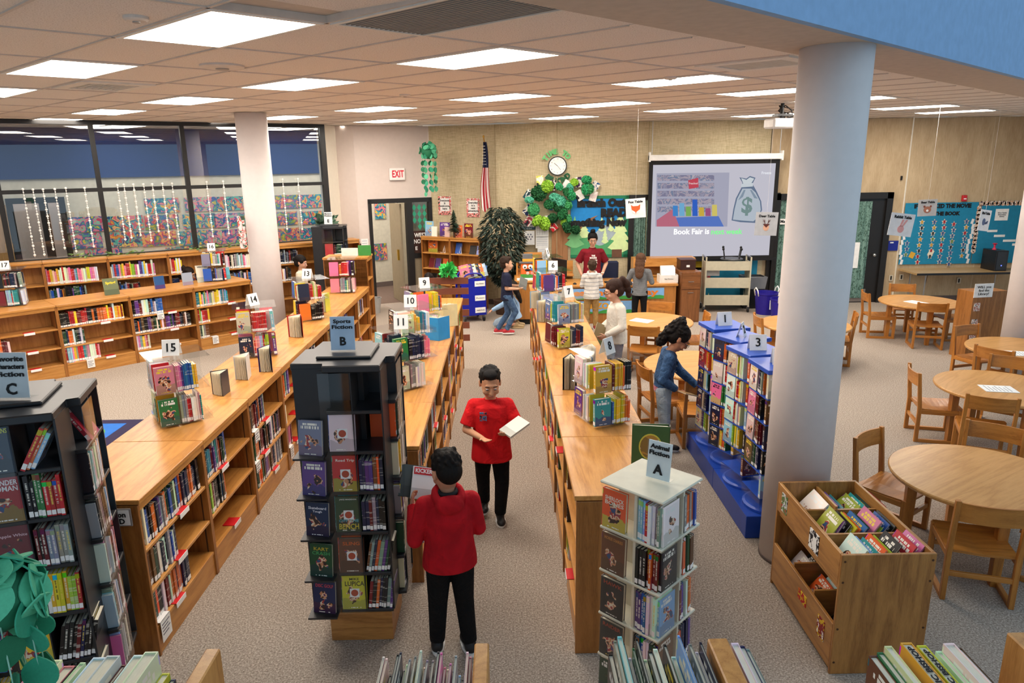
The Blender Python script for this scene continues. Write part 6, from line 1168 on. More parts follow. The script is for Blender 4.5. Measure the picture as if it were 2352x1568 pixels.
# garland of vine leaves on the tall cases
vm = [MB().prism([(0, -.03), (.025, -.01), (.015, .025), (0, .04), (-.015, .025), (-.025, -.01)], -.0015, .0015).mesh('vine_leaf', plain(c, .7)) for c in ('5a7a3a', '88a05a', '3f6a38')]
for g_, (s0, s1, n_) in enumerate(((-2.7, -1.6, 36), (-.6, .5, 34), (1.2, 2.1, 44))):
    t = thing('vine_garland', 'green leafy garland lying on the tall window cases, %s from left' % ordn(g_), 'garland', WL(s0, .2, TZ + .004), WANG); RV = random.Random(g_); MB().tube([((s1 - s0) * i / 10, .03 * math.sin(i), .01) for i in range(11)], .004, 5).build('stem', plain('6a7a3a', .7), t)
    for q in range(n_): link('vine_leaf', vm[q % 3], t, ((s1 - s0) * RV.random(), RV.uniform(-.12, .1), .012 + RV.random() * .06), (RV.uniform(-.6, .6), RV.uniform(-.6, .6), RV.uniform(0, 6)))
# ---------------------------------------------------------------- plants
def ficus():
    t = thing('potted_tree', 'tall artificial ficus tree with dark leaves left of the desk', 'plant', (-.04, 13.62, 0)); R = random.Random(2); MB().lathe([(.14, 0), (.19, .26), (.2, .28), (.17, .28), (.0001, .24)], 20).build('pot', plain('4a3428', .7), t)
    for k in range(3): MB().tube([(.03 * k - .03, 0, .2), (.04 * math.sin(k * 2), .03, .8), (.06 * math.cos(k * 2), -.02, 1.4), (.1 * (k - 1), 0, 1.95)], [.02, .018, .014, .006]).build('trunk', plain('5a4636', .8), t)
    b = MB()
    for q in range(1900):
        th = R.uniform(0, 2 * PI); z = R.uniform(.62, 2.08); pr = .41 * math.sin(min(1, (z - .55) / .7) * PI / 2) * (1 if z < 1.75 else max(.25, 1 - (z - 1.75) * 1.9)); r = pr * R.uniform(.35, 1) ** .5; c = Vector((r * math.cos(th), r * math.sin(th), z))
        d = Vector((math.cos(th), math.sin(th), -.45)).normalized(); d = (d + Vector((R.uniform(-.5, .5), R.uniform(-.5, .5), R.uniform(-.5, .2)))).normalized(); s = d.cross(Vector((0, 0, 1))).normalized() * .026; L = .135; nn_ = s.cross(d) * .3
        V = [b.bm.verts.new(p) for p in (c, c + d * L * .4 + s + nn_, c + d * L, c + d * L * .4 - s + nn_)]; m_ = b.bm.verts.new(c + d * L * .45 - nn_ * .6)
        b.mi = R.choice((0, 0, 1)); b.face([V[0], V[1], m_]); b.face([V[1], V[2], m_]); b.face([V[2], V[3], m_]); b.face([V[3], V[0], m_])
    tag(b.build('leaves', [plain('25322a', .5), plain('3f4e45', .45)], t), kind='stuff')
ficus()
def bush(name, lab, loc, n, r, zc, cols, L, pot, seed):
    t = thing(name, lab, 'plant', loc); R = random.Random(seed); b = MB()
    for q in range(n):
        d = Vector((R.uniform(-1, 1), R.uniform(-1, 1), R.uniform(-.3, 1))).normalized(); c = Vector((0, 0, zc)) + d * r * R.uniform(.2, .9); u = (d + Vector((R.uniform(-.6, .6), R.uniform(-.6, .6), R.uniform(-.6, .3)))).normalized(); s = u.orthogonal().normalized() * L * .35
        b.mi = R.randrange(len(cols)); b.face([b.bm.verts.new(p) for p in (c, c + u * L * .4 + s, c + u * L, c + u * L * .4 - s)])
    tag(b.build('leaves', [plain(c, .6) for c in cols], t), kind='stuff')
    if pot: MB().lathe([(pot[0] * .75, 0), (pot[0], pot[1]), (pot[0] * .85, pot[1]), (.0001, pot[1] * .8)], 18).build('pot', oak('x', 'a8703c', '6a4020', 'wicker', .8), t)
    return t
pp = WL(3.62, .24, TZ + .002); bush('potted_ivy', 'leafy ivy in a wicker pot on the far left oak case', pp, 90, .24, .28, ['3a5a44', '5f7f68', '2a4634'], .12, (.1, .2), 1)
bush('tabletop_tree', 'small dark green artificial fir on the far display case', (-1.0, 14.22, 1.452), 0, .1, .1, ['22382a'], .05, None, 4)
t = bpy.data.objects['tabletop_tree']; b = MB(); R = random.Random(8)
for q in range(420):
    z = R.random(); r = .17 * (1 - z) + .02; th = R.uniform(0, 6.28); c = Vector((0, 0, .12 + z * .42)); e = c + Vector((r * math.cos(th), r * math.sin(th), -.03)); s = Vector((-math.sin(th), math.cos(th), .4)) * .012; b.face([b.bm.verts.new(p) for p in (c - s, e, c + s)])
tag(b.build('needles', plain('2a3f30', .7), t), kind='stuff'); MB().cone((0, 0, 0), .02, (0, 0, .5), .006).build('trunk', plain('4a3426', .8), t)
bush('paper_tuft', 'curly bright green tissue tuft on the brown book crate', (-.86, 10.62, 1.2), 160, .11, .1, ['2fae4a', '45c860', '1f8a3a'], .09, None, 6)
# far display case with front-facing books
FCa = math.radians(-30); t = low_unit(-.49, 13.93, FCa - PI / 2 + PI, .7, .3, 'placeholder', double=False, z=1.45, shelves=(.15, .48, .8, 1.12)); bpy.data.objects.remove(t) if False else None
for o in list(t.children): bpy.data.objects.remove(o)
bpy.data.objects.remove(t)
FD = Vector((math.cos(FCa), math.sin(FCa), 0)); FN = Vector((math.sin(FCa), -math.cos(FCa), 0)); FR = Vector((-.49, 13.9, 0)); FW = 1.42; FLp = FR - FD * FW
for k, lab in ((0, 'left half of the oak display case between door and ficus'), (1, 'right half of the oak display case between door and ficus')):
    o_ = FLp + FD * (FW / 2) * k; low_unit(o_.x, o_.y, FCa - PI / 2, FW / 2, .3, lab, double=False, z=1.45, shelves=(.15, .48, .8, 1.12))
def fcb(u, lv, c, h=.22, d=.16, tilt=.15, lab='', back=.02, yaw=0):
    z = (.15, .48, .8, 1.12, 1.45)[lv] + .001; P = FLp + FD * u - FN * back; cover(Matrix.Translation((P.x, P.y, z)) @ Matrix.Rotation(FCa + yaw, 4, 'Z'), '', 'books on the far display case', c, h, d, .02, 3, tilt, label=lab)
for a_ in [(.15, 4, 'light blue', .3, .2, .05, 'light blue picture book at left on top of the far display case', .1), (.3, 4, 'white', .2, .13, .05, 'small white book on top of the far display case', .06), (.5, 4, 'purple', .28, .24, .05, 'purple picture book on top of the far display case', .15), (.62, 4, 'cream', .2, .12, .05, 'small cream book on top of the far display case', .06), (.88, 4, 'orange', .24, .2, .05, 'orange and yellow book on top of far display case', .06), (1.12, 4, 'dark red', .28, .2, .05, 'red and white book on top of far display case', .08),
           (.22, 3, 'orange', .25, .22, .05, 'black book with orange apple on the top display shelf', .1), (.84, 3, 'blue', .22, .14, .3, 'blue book on a stand, top display shelf', .1), (1.18, 3, 'black', .18, .14, .35, 'black and white book leaning, top right display shelf', .1), (1.33, 3, 'light blue', .18, .1, .3, 'light blue book at right end of top display shelf', .1),
           (.16, 2, 'dark red', .2, .13, .3, 'dark red book, first on middle display shelf', .1), (.32, 2, 'purple', .2, .12, .3, 'purple book, second on middle display shelf', .1), (.5, 2, 'orange', .2, .12, .3, 'orange book, third on middle display shelf', .1), (.2, 1, 'black', .2, .16, .2, 'black book, first on low display shelf', .1), (.42, 1, 'black', .2, .16, .2, 'second black book on low display shelf', .1)]: fcb(*a_[:7], back=a_[7])
for u, lv in ((.5, 3), (.62, 2), (.9, 3)):
    P = FLp + FD * u - FN * .1; t = thing('wire_easel', 'small white wire book easel on the far display case, shelf %s' % ('three' if lv == 3 else 'two') + (' left half' if u < .6 else ''), 'easel', (P.x, P.y, (.15, .48, .8, 1.12)[lv] + .001), FCa); MB().tube([(-.04, -.05, .02), (-.04, -.05, .0), (-.03, 0, .0), (0, .03, .14), (.03, 0, 0), (.04, -.05, 0), (.04, -.05, .02)], .005, 5).build('wire', WHITE, t)
# brown slatted crate stand by the blue cart
t = thing('slatted_stand', 'brown wooden slatted stand at far end of the middle run', 'stand', (-.86, 10.7, 0), 0); BRW = plain('7a4430', .6)
for z_ in (.25, .45, .65, .82, .99, 1.15): B('slat', BRW, t, -.3, .3, -.02, 0, z_ - .05, z_ + .05)
for x_ in (-.15, .15): B('upright', plain('5a3222', .6), t, x_ - .02, x_ + .02, 0, .03, 0, 1.2)
# rug
t = thing('rug', 'blue patterned rug with green ovals behind the left run', 'rug', (-5.13, 7.28, .002), 0); B('rug_base', plain('2b2444', .9), t, -.75, .85, -.9, .62, 0, .008)
for x_, y_, c_ in ((-.35, .12, '2a6cc0'), (.35, .12, '2a6cc0'), (-.35, -.62, '2a6cc0'), (.35, -.62, '2a6cc0')):
    B('rug_square', plain(c_, .9), t, x_ - .32, x_ + .34, y_ - .33, y_ + .37, .008, .010); MB().lathe([(.0001, .0105), (.26, .0105), (.26, .0115), (.0001, .0115)], 28, (x_, y_)).build('rug_oval', plain('4f9a58', .9), t)
for x_, y_ in ((-3.35, 6.75), (-3.9, 7.9), (-4.35, 8.6), (-4.0, 9.3)): t = thing('floor_tape', 'clear taped mark on the carpet by the low left cases, %s of four' % {6.75: 'nearest', 7.9: 'second', 8.6: 'third', 9.3: 'farthest'}[y_], 'floor tape', (x_, y_, .001), .8); B('strip', plain('8a7f7a', .3), t, -.2, .2, -.07, .07, 0, .003)
# ================================================================ people
def cloth(c, c2=None, name='cloth', rough=.85, scale=6, stripes=None):
    t = NT(name); v = t.tc(); n = t.noise(v, scale, 3, .55, .8); fine = t.noise(v, 260, 2)
    col = t.ramp(n, [(.3, lin(c2 or tuple(int(int(c[i:i + 2], 16) * .82) for i in (0, 2, 4)))), (.65, lin(c))])
    if stripes: 
        sp = t.new('ShaderNodeSeparateXYZ'); t.set(sp, 0, v); col = t.mix(t.math('GREATER_THAN', t.math('FRACT', t.math('MULTIPLY', sp.outputs[2], stripes[1])), stripes[2]), col, lin(stripes[0]))
    h = t.math('ADD', t.math('MULTIPLY', n, 1.0), t.math('MULTIPLY', fine, .05)); t.bump(h, .9, .03); return t.out(col, rough, 0, .2)
def skinm(c):
    t = NT('skin'); n = t.noise(t.tc(), 9, 2); d = tuple(int(int(c[i:i + 2], 16) * .93) for i in (0, 2, 4)); t.p.inputs['Subsurface Weight'].default_value = .08; t.p.inputs['Subsurface Radius'].default_value = (.02, .008, .004)
    return t.out(t.ramp(n, [(.3, lin(d)), (.7, lin(c))]), .62, 0, .25)
def hairm(c):
    t = NT('hair'); v = t.mapp(t.tc(), (60, 60, 9)); n = t.noise(v, 3, 3, .6, .6); d = tuple(int(int(c[i:i + 2], 16) * .5) for i in (0, 2, 4)); t.bump(n, .5, .006)
    return t.out(t.ramp(n, [(.3, lin(d)), (.7, lin(c))]), .62, 0, .18)
def remesh(mb, voxel, smooth=4, mat=None, name='body'):
    me = bpy.data.meshes.new('t'); bmesh.ops.recalc_face_normals(mb.bm, faces=mb.bm.faces); mb.bm.to_mesh(me); mb.bm.free(); o = bpy.data.objects.new('t', me); COL.objects.link(o)
    m = o.modifiers.new('r', 'REMESH'); m.mode = 'VOXEL'; m.voxel_size = voxel; m.use_smooth_shade = True
    s = o.modifiers.new('s', 'SMOOTH'); s.iterations = smooth; s.factor = .5
    bpy.context.view_layer.update(); me2 = bpy.data.meshes.new_from_object(o.evaluated_get(bpy.context.evaluated_depsgraph_get())); bpy.data.objects.remove(o); bpy.data.meshes.remove(me)
    me2.materials.clear(); me2.materials.append(mat); me2.name = name
    for p in me2.polygons: p.use_smooth = True
    return me2
def Vv(p): return Vector(p)
DEF = dict(pel=(0, 0, .70), waist=(0, 0, .80), chest=(0, 0, .95), neck=(0, .01, 1.075), head=(0, -.005, 1.205), shA=(-.135, .01, 1.02), shB=(.135, .01, 1.02), elA=(-.19, .03, .82), elB=(.19, .03, .82), wrA=(-.17, -.12, .72), wrB=(.17, -.12, .72),
           hipA=(-.065, 0, .66), hipB=(.065, 0, .66), knA=(-.08, -.02, .36), knB=(.08, -.02, .36), anA=(-.08, .02, .07), anB=(.08, .02, .07))
def person(lab, loc, rz, H, J=None, top='d02020', bottom='141416', shoe='17171a', sole='e8e8e6', skin='c68f72', hair='15110f', sleeve='short', style='short', yaw=0, pitch=.2, wide=1.0, fine=False, bottoms='long', handA=None, handB=None, topm=None, botm=None, hood=False, glasses=False, adult=False, feet=(0, 0), hem=-.07, group=None, hidden_legs=False, curlA=.6, curlB=.6):
    k = H / 1.32; D = {q: Vv(v) * k for q, v in DEF.items()}
    if adult:
        for q, v in DEF.items(): D[q] = Vector((v[0] * 1.0, v[1], v[2])) * k
        D['head'] = Vector((0, -.01, 1.215)) * k; D['neck'] = Vector((0, .01, 1.09)) * k
    for q, v in (J or {}).items(): D[q] = Vv(v) * k
    hk = k * (.9 if adult else 1.06)
    t = thing('person', lab, 'person', loc, rz, group); vx = .0052 if fine else .0085
    sk, hr = skinm(skin), hairm(hair)
    up = (D['neck'] - D['pel']).normalized(); sx = (D['shB'] - D['shA']).normalized(); fy = up.cross(sx).normalized(); sx = fy.cross(up)   # fy points backward/forward axis
    def ring(c, rx, ry, z=0, n=20): return [c + up * z + sx * (rx * math.cos(2 * PI * i / n)) + fy * (ry * math.sin(2 * PI * i / n)) for i in range(n)]
    def leg_r(a): return a * k * (1 + (wide - 1) * .6)
    # ---- body (skin)
    b = MB(); w = wide
    b.loft([ring(D['pel'] - up * .05 * k, .1 * k * w, .075 * k * w), ring(D['pel'], .115 * k * w, .085 * k * w), ring(D['waist'], .1 * k * w, .08 * k * w), ring(D['chest'], .118 * k * w, .085 * k * w), ring(D['chest'] + up * .08 * k, .1 * k * w, .07 * k), ring(D['neck'] - up * .01 * k, .045 * k, .045 * k)])
    b.cone(D['neck'] - up * .03 * k, .043 * hk, D['head'] - Vector((0, 0, .03)) * hk, .04 * hk, 14)
    for s in 'AB':
        b.cone(D['sh' + s], .042 * k, D['el' + s], .032 * k, 12, True); b.cone(D['el' + s], .032 * k, D['wr' + s], .022 * k, 12, True); b.cone(D['chest'] + up * .06 * k, .05 * k, D['sh' + s], .044 * k, 12, True)
        b.cone(D['hip' + s], leg_r(.07), D['kn' + s], leg_r(.047), 12, True); b.cone(D['kn' + s], leg_r(.046), D['an' + s], leg_r(.03), 12, True)
    # head
    HM = Matrix.Translation(D['head']) @ Matrix.Rotation(yaw, 4, 'Z') @ Matrix.Rotation(pitch, 4, 'X') @ Matrix.Scale(hk, 4); H3 = HM.to_3x3()
    def he(c, r, n=16, m=11): b.ell(HM @ Vector(c), r, n, m, H3)
    he((0, .015, .022), (.074, .09, .086)); he((0, -.02, -.015), (.066, .07, .08)); he((0, -.05, -.075), (.036, .032, .028)); he((0, -.03, -.06), (.052, .045, .045))
    for s in (-1, 1): he((s * .034, -.062, -.03), (.028, .022, .026)); he((s * .076, .008, -.008), (.009, .018, .027)); he((s * .078, .012, .008), (.008, .014, .014))
    b.cone(HM @ Vector((0, -.083, .006)), .009 * hk, HM @ Vector((0, -.101, -.024)), .012 * hk, 10, True); he((0, -.094, -.027), (.017, .01, .009)); he((0, -.086, -.055), (.024, .01, .011)); he((0, -.074, .03), (.05, .012, .012))
    # hands
    def hand(s, hd, curl):
        wv = D['wr' + s]; d = (wv - D['el' + s]).normalized()
        if hd: nrm = Vv(hd).normalized()
        else: nrm = Vector((1 if s == 'A' else -1, 0, 0))
        nrm = (nrm - d * nrm.dot(d)).normalized(); sd_ = d.cross(nrm).normalized(); q = k * .92
        if (sd_.z < 0): sd_ = -sd_
        Mh = Matrix((sd_, d, nrm)).transposed(); b.ell(wv + d * .036 * q, (.03 * q, .04 * q, .013 * q), 12, 8, Mh); b.cone(wv, .021 * q, wv + d * .02 * q, .02 * q, 10, True)
        for i, (o_, L) in enumerate(((.025, .85), (.0085, 1.0), (-.008, .95), (-.024, .75))):
            p0 = wv + d * .062 * q + sd_ * o_ * q; a1 = curl * .7; a2 = curl * 1.5; p1 = p0 + (d * math.cos(a1) + nrm * math.sin(a1)) * .027 * L * q + sd_ * o_ * .12 * q; p2 = p1 + (d * math.cos(a2) + nrm * math.sin(a2)) * .024 * L * q
            r = .0078 * q; b.cone(p0 - d * .01 * q, r * 1.08, p1, r, 8, True); b.cone(p1, r, p2, r * .85, 8, True)
        p0 = wv + d * .018 * q + sd_ * .024 * q; p1 = p0 + (d * .6 + sd_ * .8 + nrm * .25).normalized() * .03 * q; p2 = p1 + (d * .9 + sd_ * .25 + nrm * .55).normalized() * .024 * q; b.cone(p0, .011 * q, p1, .009 * q, 8, True); b.cone(p1, .009 * q, p2, .0075 * q, 8, True)
    hand('A', handA, curlA); hand('B', handB, curlB)
    link('body', remesh(b, vx, 3, sk), t)
    # face pieces
    dk = plain('1a1210', .3); wh = plain('efe9e4', .3)
    for s in (-1, 1):
        e = MB(); low_ = pitch > .25; e.ell(HM @ Vector((s * .029, -.0815 + .0035 * low_, .006)), (.0115, .006, .0058), 12, 8, H3); eo = e.build('eye', wh, t, smooth=True); e = MB(); e.ell(HM @ Vector((s * .029, -.0862 + .005 * low_, .003)), (.0055, .003, .006), 10, 7, H3); e.build('iris', dk, eo, smooth=True)
        e = MB(); e.ell(HM @ Vector((s * .029, -.0838, .0015 if low_ else .0115)), (.0128, .0042, .0024), 10, 6, H3); e.build('eyelid', dk, t, smooth=True)
        e = MB(); e.tube([HM @ Vector((s * .014, -.0885, .029)), HM @ Vector((s * .03, -.0885, .034)), HM @ Vector((s * .046, -.079, .03))], .0032 * hk, 6); e.build('eyebrow', hr, t, smooth=True)
    e = MB(); e.tube([HM @ Vector((-.02, -.0905, -.056)), HM @ Vector((-.008, -.0972, -.053)), HM @ Vector((.008, -.0972, -.053)), HM @ Vector((.02, -.0905, -.056))], [.002 * hk, .0042 * hk, .0042 * hk, .002 * hk], 8); e.build('lips', plain('a85f55', .5), t, smooth=True)
    if glasses:
        for s in (-1, 1):
            g_ = MB(); g_.tube([HM @ Vector((s * .03 + .021 * math.cos(q * PI / 6), -.1, .004 + .017 * math.sin(q * PI / 6))) for q in range(13)], .0018 * hk, 6); g_.tube([HM @ Vector((s * .05, -.098, .008)), HM @ Vector((s * .08, 0, .006))], .0018 * hk, 6); g_.tube([HM @ Vector((0, -.103, .006)), HM @ Vector((s * .01, -.101, .006))], .0018 * hk, 6); g_.build('eyeglasses', dk, t)
    # hair
    h = MB()
    def hh(c, r): h.ell(HM @ Vector(c), r, 16, 11, H3)
    if style in ('short', 'buzz'):
        f = 1.0 if style == 'short' else .965; hh((0, .03, .056), (.08 * f, .087 * f, .072 * f)); hh((0, .048, .0), (.074 * f, .064 * f, .075 * f)); [hh((sd2 * .066, .005, .03), (.012, .03, .03)) for sd2 in (-1, 1)]
        for q in range(70):
            th_, ph_ = RND.uniform(-.2, PI + .2), RND.uniform(-.5, 1.4); hh((.078 * math.cos(th_) * math.cos(ph_), .034 + .082 * math.sin(th_) * math.cos(ph_), .05 + .07 * math.sin(ph_)), (.009, .009, .013))
        if style == 'short': hh((0, -.015, .095), (.056, .056, .034)); [hh((RND.uniform(-.05, .05), RND.uniform(-.06, .08), .112 - abs(RND.uniform(0, .02))), (.016, .018, .018)) for q in range(16)]
    else:
        hh((0, .026, .05), (.084, .096, .08)); hh((0, .045, -.01), (.08, .07, .075)); [hh((s * .068, -.01, .035), (.018, .045, .04)) for s in (-1, 1)]
        if style == 'bun': hh((0, .03, .14), (.045, .045, .04)); hh((.01, .02, .155), (.035, .035, .03))
        if style in ('pony', 'curlypony'):
            c_ = (0, .1, .075); hh(c_, (.03, .035, .03)); cur = style != 'pony'; zz = [(.0, .13, .07, .038), (.0, .155, .02, .042), (0, .15, -.04, .04), (0, .14, -.1, .032)] if not cur else [(0, .09, .1, .05), (0, .1, .05, .055), (.0, .105, -.01, .055), (0, .105, -.07, .05), (0, .1, -.12, .038)]
            for x, y, z, r in zz: hh((x, y, z), (r, r, r * 1.3))
            if cur:
                for q in range(260):
                    x, y, z, r = zz[q % 5]; dv = Vector((RND.gauss(0, 1), RND.gauss(0, 1), RND.gauss(0, 1))).normalized() * r; hh((x + dv.x, y + dv.y, z + dv.z * 1.3), (.0115, .0115, .015))
                for q in range(90):
                    th_, ph_ = RND.uniform(-.3, PI + .3), RND.uniform(-.2, 1.4); hh((.082 * math.cos(th_) * math.cos(ph_), .03 + .09 * math.sin(th_) * math.cos(ph_), .052 + .078 * math.sin(ph_)), (.01, .014, .008))
        if style == 'long': hh((0, .06, -.06), (.082, .055, .09)); hh((0, .07, -.15), (.08, .045, .1)); hh((0, .075, -.22), (.07, .035, .08))
        if style == 'lowbun': hh((0, .11, .02), (.04, .035, .04))
    link('hair', remesh(h, .0055 if fine else .008, 2, hr), t)
    # ---- top
    s_ = MB(); tm_ = topm or cloth(top, name='top_cloth'); wr = 1.0
    s_.loft([ring(D['pel'] + up * hem * k, (.15 if hem < -.03 else .13) * k * w, (.122 if hem < -.03 else .105) * k * w), ring(D['pel'] + up * (hem + .05) * k, (.147 if hem < -.03 else .13) * k * w, (.118 if hem < -.03 else .105) * k * w), ring(D['waist'], .13 * k * w, .102 * k * w), ring(D['chest'], .136 * k * w, .1 * k * w), ring(D['chest'] + up * .07 * k, .125 * k * w, .088 * k * w), ring(D['neck'] - up * .022 * k, .062 * k, .056 * k), ring(D['neck'] - up * .004 * k, .054 * k, .05 * k)])
    for s in 'AB':
        sh, el, wv = D['sh' + s], D['el' + s], D['wr' + s]; s_.cone(D['chest'] + up * .06 * k, .065 * k, sh, .056 * k, 14, True)
        if sleeve == 'short': m_ = sh.lerp(el, .82); s_.cone(sh, .056 * k, sh + (sh - el) * .001, .056 * k, 14, True); s_.cone(sh, .055 * k, m_, .062 * k * (1.05 if w > 1.05 else 1), 16)
        else: s_.cone(sh, .056 * k, el, .046 * k, 14, True); s_.cone(el, .047 * k, el.lerp(wv, .55), .043 * k, 14, True); s_.cone(el.lerp(wv, .5), .043 * k, wv + (wv - el).normalized() * .0, .033 * k, 14); s_.cone(wv - (wv - el).normalized() * .03 * k, .036 * k, wv, .034 * k, 14)
    if hood:
        n_ = D['neck']; F_ = -fy if (-fy).y < 0 else fy
        bk = Vector((0, 1, 0)); s_.ell(n_ + bk * .075 * k - up * .035 * k, (.085 * k, .05 * k, .06 * k)); s_.tube([n_ + Vector((.075 * math.cos(a), .02 + .078 * math.sin(a), .012 - .035 * math.sin(a - .0) * (1 if math.sin(a) > 0 else .6))) * k for a in [q * 2 * PI / 14 for q in range(15)]], .024 * k, 10)
    link('shirt' if sleeve == 'short' else 'sweater', remesh(s_, vx * 1.15, 3, tm_), t)
    if sleeve == 'short':
        c_ = MB(); c_.tube([D['neck'] - up * .004 * k + sx * .052 * k * math.cos(q * PI / 8) + fy * .048 * k * math.sin(q * PI / 8) for q in range(17)], .006 * k, 6); c_.build('collar', tm_, t, smooth=True)
    # ---- bottoms
    if not hidden_legs:
        p_ = MB(); p_.loft([ring(D['pel'] - up * .06 * k, .112 * k * w, .09 * k * w), ring(D['pel'], .124 * k * w, .098 * k * w), ring(D['pel'] + up * .06 * k, .118 * k * w, .094 * k * w)])
        for s in 'AB':
            hp, kn, an = D['hip' + s], D['kn' + s], D['an' + s]; p_.cone(hp, leg_r(.078), kn, leg_r(.056), 14, True); p_.ell(hp + Vector((0, 0, .01)), (leg_r(.075), leg_r(.085), leg_r(.075)))
            if bottoms == 'long': p_.cone(kn, leg_r(.056), an + (kn - an).normalized() * .0, leg_r(.045), 14); 
        link('trousers' if bottoms == 'long' else 'shorts', remesh(p_, vx * 1.15, 3, botm or cloth(bottom, name='trouser_cloth', scale=9)), t)
        for i, s in enumerate('AB'):
            an = D['an' + s]; kn = D['kn' + s]; dr = Vector((math.sin(feet[i]), -math.cos(feet[i]), 0)); o_ = link('shoe', None, t); f = MB(); g0 = an - Vector((0, 0, .035 * k)) - dr * .03 * k
            zb = an.z - .068 * k
            f.ell(Vector((g0.x, g0.y, zb + .04 * k)), (.036 * k, .04 * k, .04 * k)); e_ = g0 + dr * .12 * k; f.ell(Vector((e_.x, e_.y, zb + .032 * k)), (.038 * k, .055 * k, .03 * k), M=Matrix.Rotation(feet[i], 3, 'Z')); f.cone(Vector((g0.x, g0.y, zb + .045 * k)), .036 * k, Vector((e_.x, e_.y, zb + .034 * k)), .032 * k, 12, True)
            f.cone(an + Vector((0, 0, .0)), .04 * k, Vector((g0.x, g0.y, zb + .04 * k)), .038 * k, 12, True)
            bpy.data.objects.remove(o_); so = link('shoe', remesh(f, vx, 2, plain(shoe, .5)), t)
            sl = MB(); n = 20; sl.loft([[Vector((g0.x, g0.y, 0)) + dr * (.06 * k + .105 * k * math.cos(a)) + Vector((-dr.y, dr.x, 0)) * .043 * k * math.sin(a) * (1 + .12 * math.cos(a)) + Vector((0, 0, z)) for a in [2 * PI * q / n for q in range(n)]] for z in (max(0.001, zb), zb + .022 * k)]); sl.build('sole', plain(sole, .5), so)
    return t, D, HM
def held_book(lab, col, loc, rot, h=.2, w=.14, th=.015, extra=None, parent=None):
    o = thing('book', lab, 'book', loc, 0); o.rotation_euler = rot; cv = COVX; B('page_block', PAGES, o, -w / 2 + .003, w / 2 - .003, .002, th - .002, .003, h - .003); B('front_cover', cv, o, -w / 2, w / 2, 0, .002, 0, h).color = lin(col); B('back_cover', plain(col, .4), o, -w / 2, w / 2, th - .002, th, 0, h)
    if extra: extra(o)
    return o
def W_(loc, rz, k, p): return Matrix.Translation(loc) @ Matrix.Rotation(rz, 4, 'Z') @ (Vector(p) * k)
JEAN = cloth('4f6a8c', '33496a', 'denim', scale=14); LJEAN = cloth('a9b7c2', '8496a6', 'light_denim', scale=10); DJ = cloth('3f5f88', '28405f', 'denim_jacket', scale=16)
# boy in the red T-shirt, facing the camera
L1, k1 = (-.13, 5.33, 0), 1.0
t, D, HM = person('boy in red T-shirt and black trousers facing the camera, holding a book', L1, 0, 1.32, dict(elA=(-.2, -.04, .83), wrA=(-.07, -.19, .815), elB=(.2, -.02, .85), wrB=(.12, -.2, .86), anA=(-.075, .13, .12), knA=(-.08, .06, .4), anB=(.06, .0, .07)), top='e01c22', bottom='121214', skin='d39c79', hair='120f0f', pitch=.38, yaw=.12, wide=1.12, fine=True, handA=(.3, -.3, .9), handB=(-.2, 0, 1), curlA=.35, curlB=.7, feet=(0, .1), hem=-.135)
B('chest_print', picture('shirt_print', ['6a3a5a', '3a8ab0', 'c83a3a', '2a2a3a', '4aa0c0'], 22), t, -.085, -.03, -.0175, -.009, .93, 1.0); LAST[0].location = (0, -.103, 0)
bk = held_book('white book with green stripe held by the boy in red T-shirt', 'e4e2da', (L1[0] + .11, L1[1] - .27, .885), (-1.2, .15, -.9), .2, .14, .018)
# boy in the red hoodie, back to the camera
L2 = (-.35, 3.7, 0); R2_ = PI + .22
t, D, HM = person('boy in red hoodie seen from behind in the aisle, looking at books', L2, R2_, 1.31, dict(elA=(-.18, -.02, .82), elB=(.2, .0, .8), wrB=(.19, -.16, .94), wrA=(-.02, -.2, .93), anA=(-.1, .0, .07), anB=(.09, -.06, .07)), top='c01522', bottom='111113', skin='c98f70', hair='17110e', sleeve='long', hood=True, pitch=.5, yaw=.25, wide=1.1, fine=True, handA=(.6, -.2, .4), handB=(-.7, -.2, .3), curlA=.9, curlB=.8, feet=(.1, -.2), hem=-.08)
MB().tube([D['neck'] + Vector((.05 * math.cos(q * PI / 8), .01 + .05 * math.sin(q * PI / 8), .022)) for q in range(17)], .012, 8).build('undershirt_collar', plain('17171a', .8), t, smooth=True)
MB().loft([[Vector((.148 * math.cos(a), .118 * math.sin(a), z)) for a in [q * PI / 12 for q in range(24)]] for z in (.615, .66)], cap=False).build('hem_band', cloth('b01420', name='rib'), t, smooth=True)
pb = W_(L2, R2_, 1, (.12, -.27, .91))
def kick(o): B('title_band', plain('cc2a2e', .5), o, -.068, .068, -.002, 0, .15, .195); text('KICKERS', .035, WHITE, o, (0, -.003, .172), width=.12, bold=.001)
bk = held_book('white and red book with title KICKERS held by boy in hoodie', 'e4e4e0', pb, (-.65, .25, R2_ + PI), .2, .15, .015, kick)
bk2 = held_book('black and white book held under the KICKERS book', '3a3f3a', W_(L2, R2_, 1, (.19, -.30, .92)), (-.65, .25, R2_ + PI), .2, .15, .015)
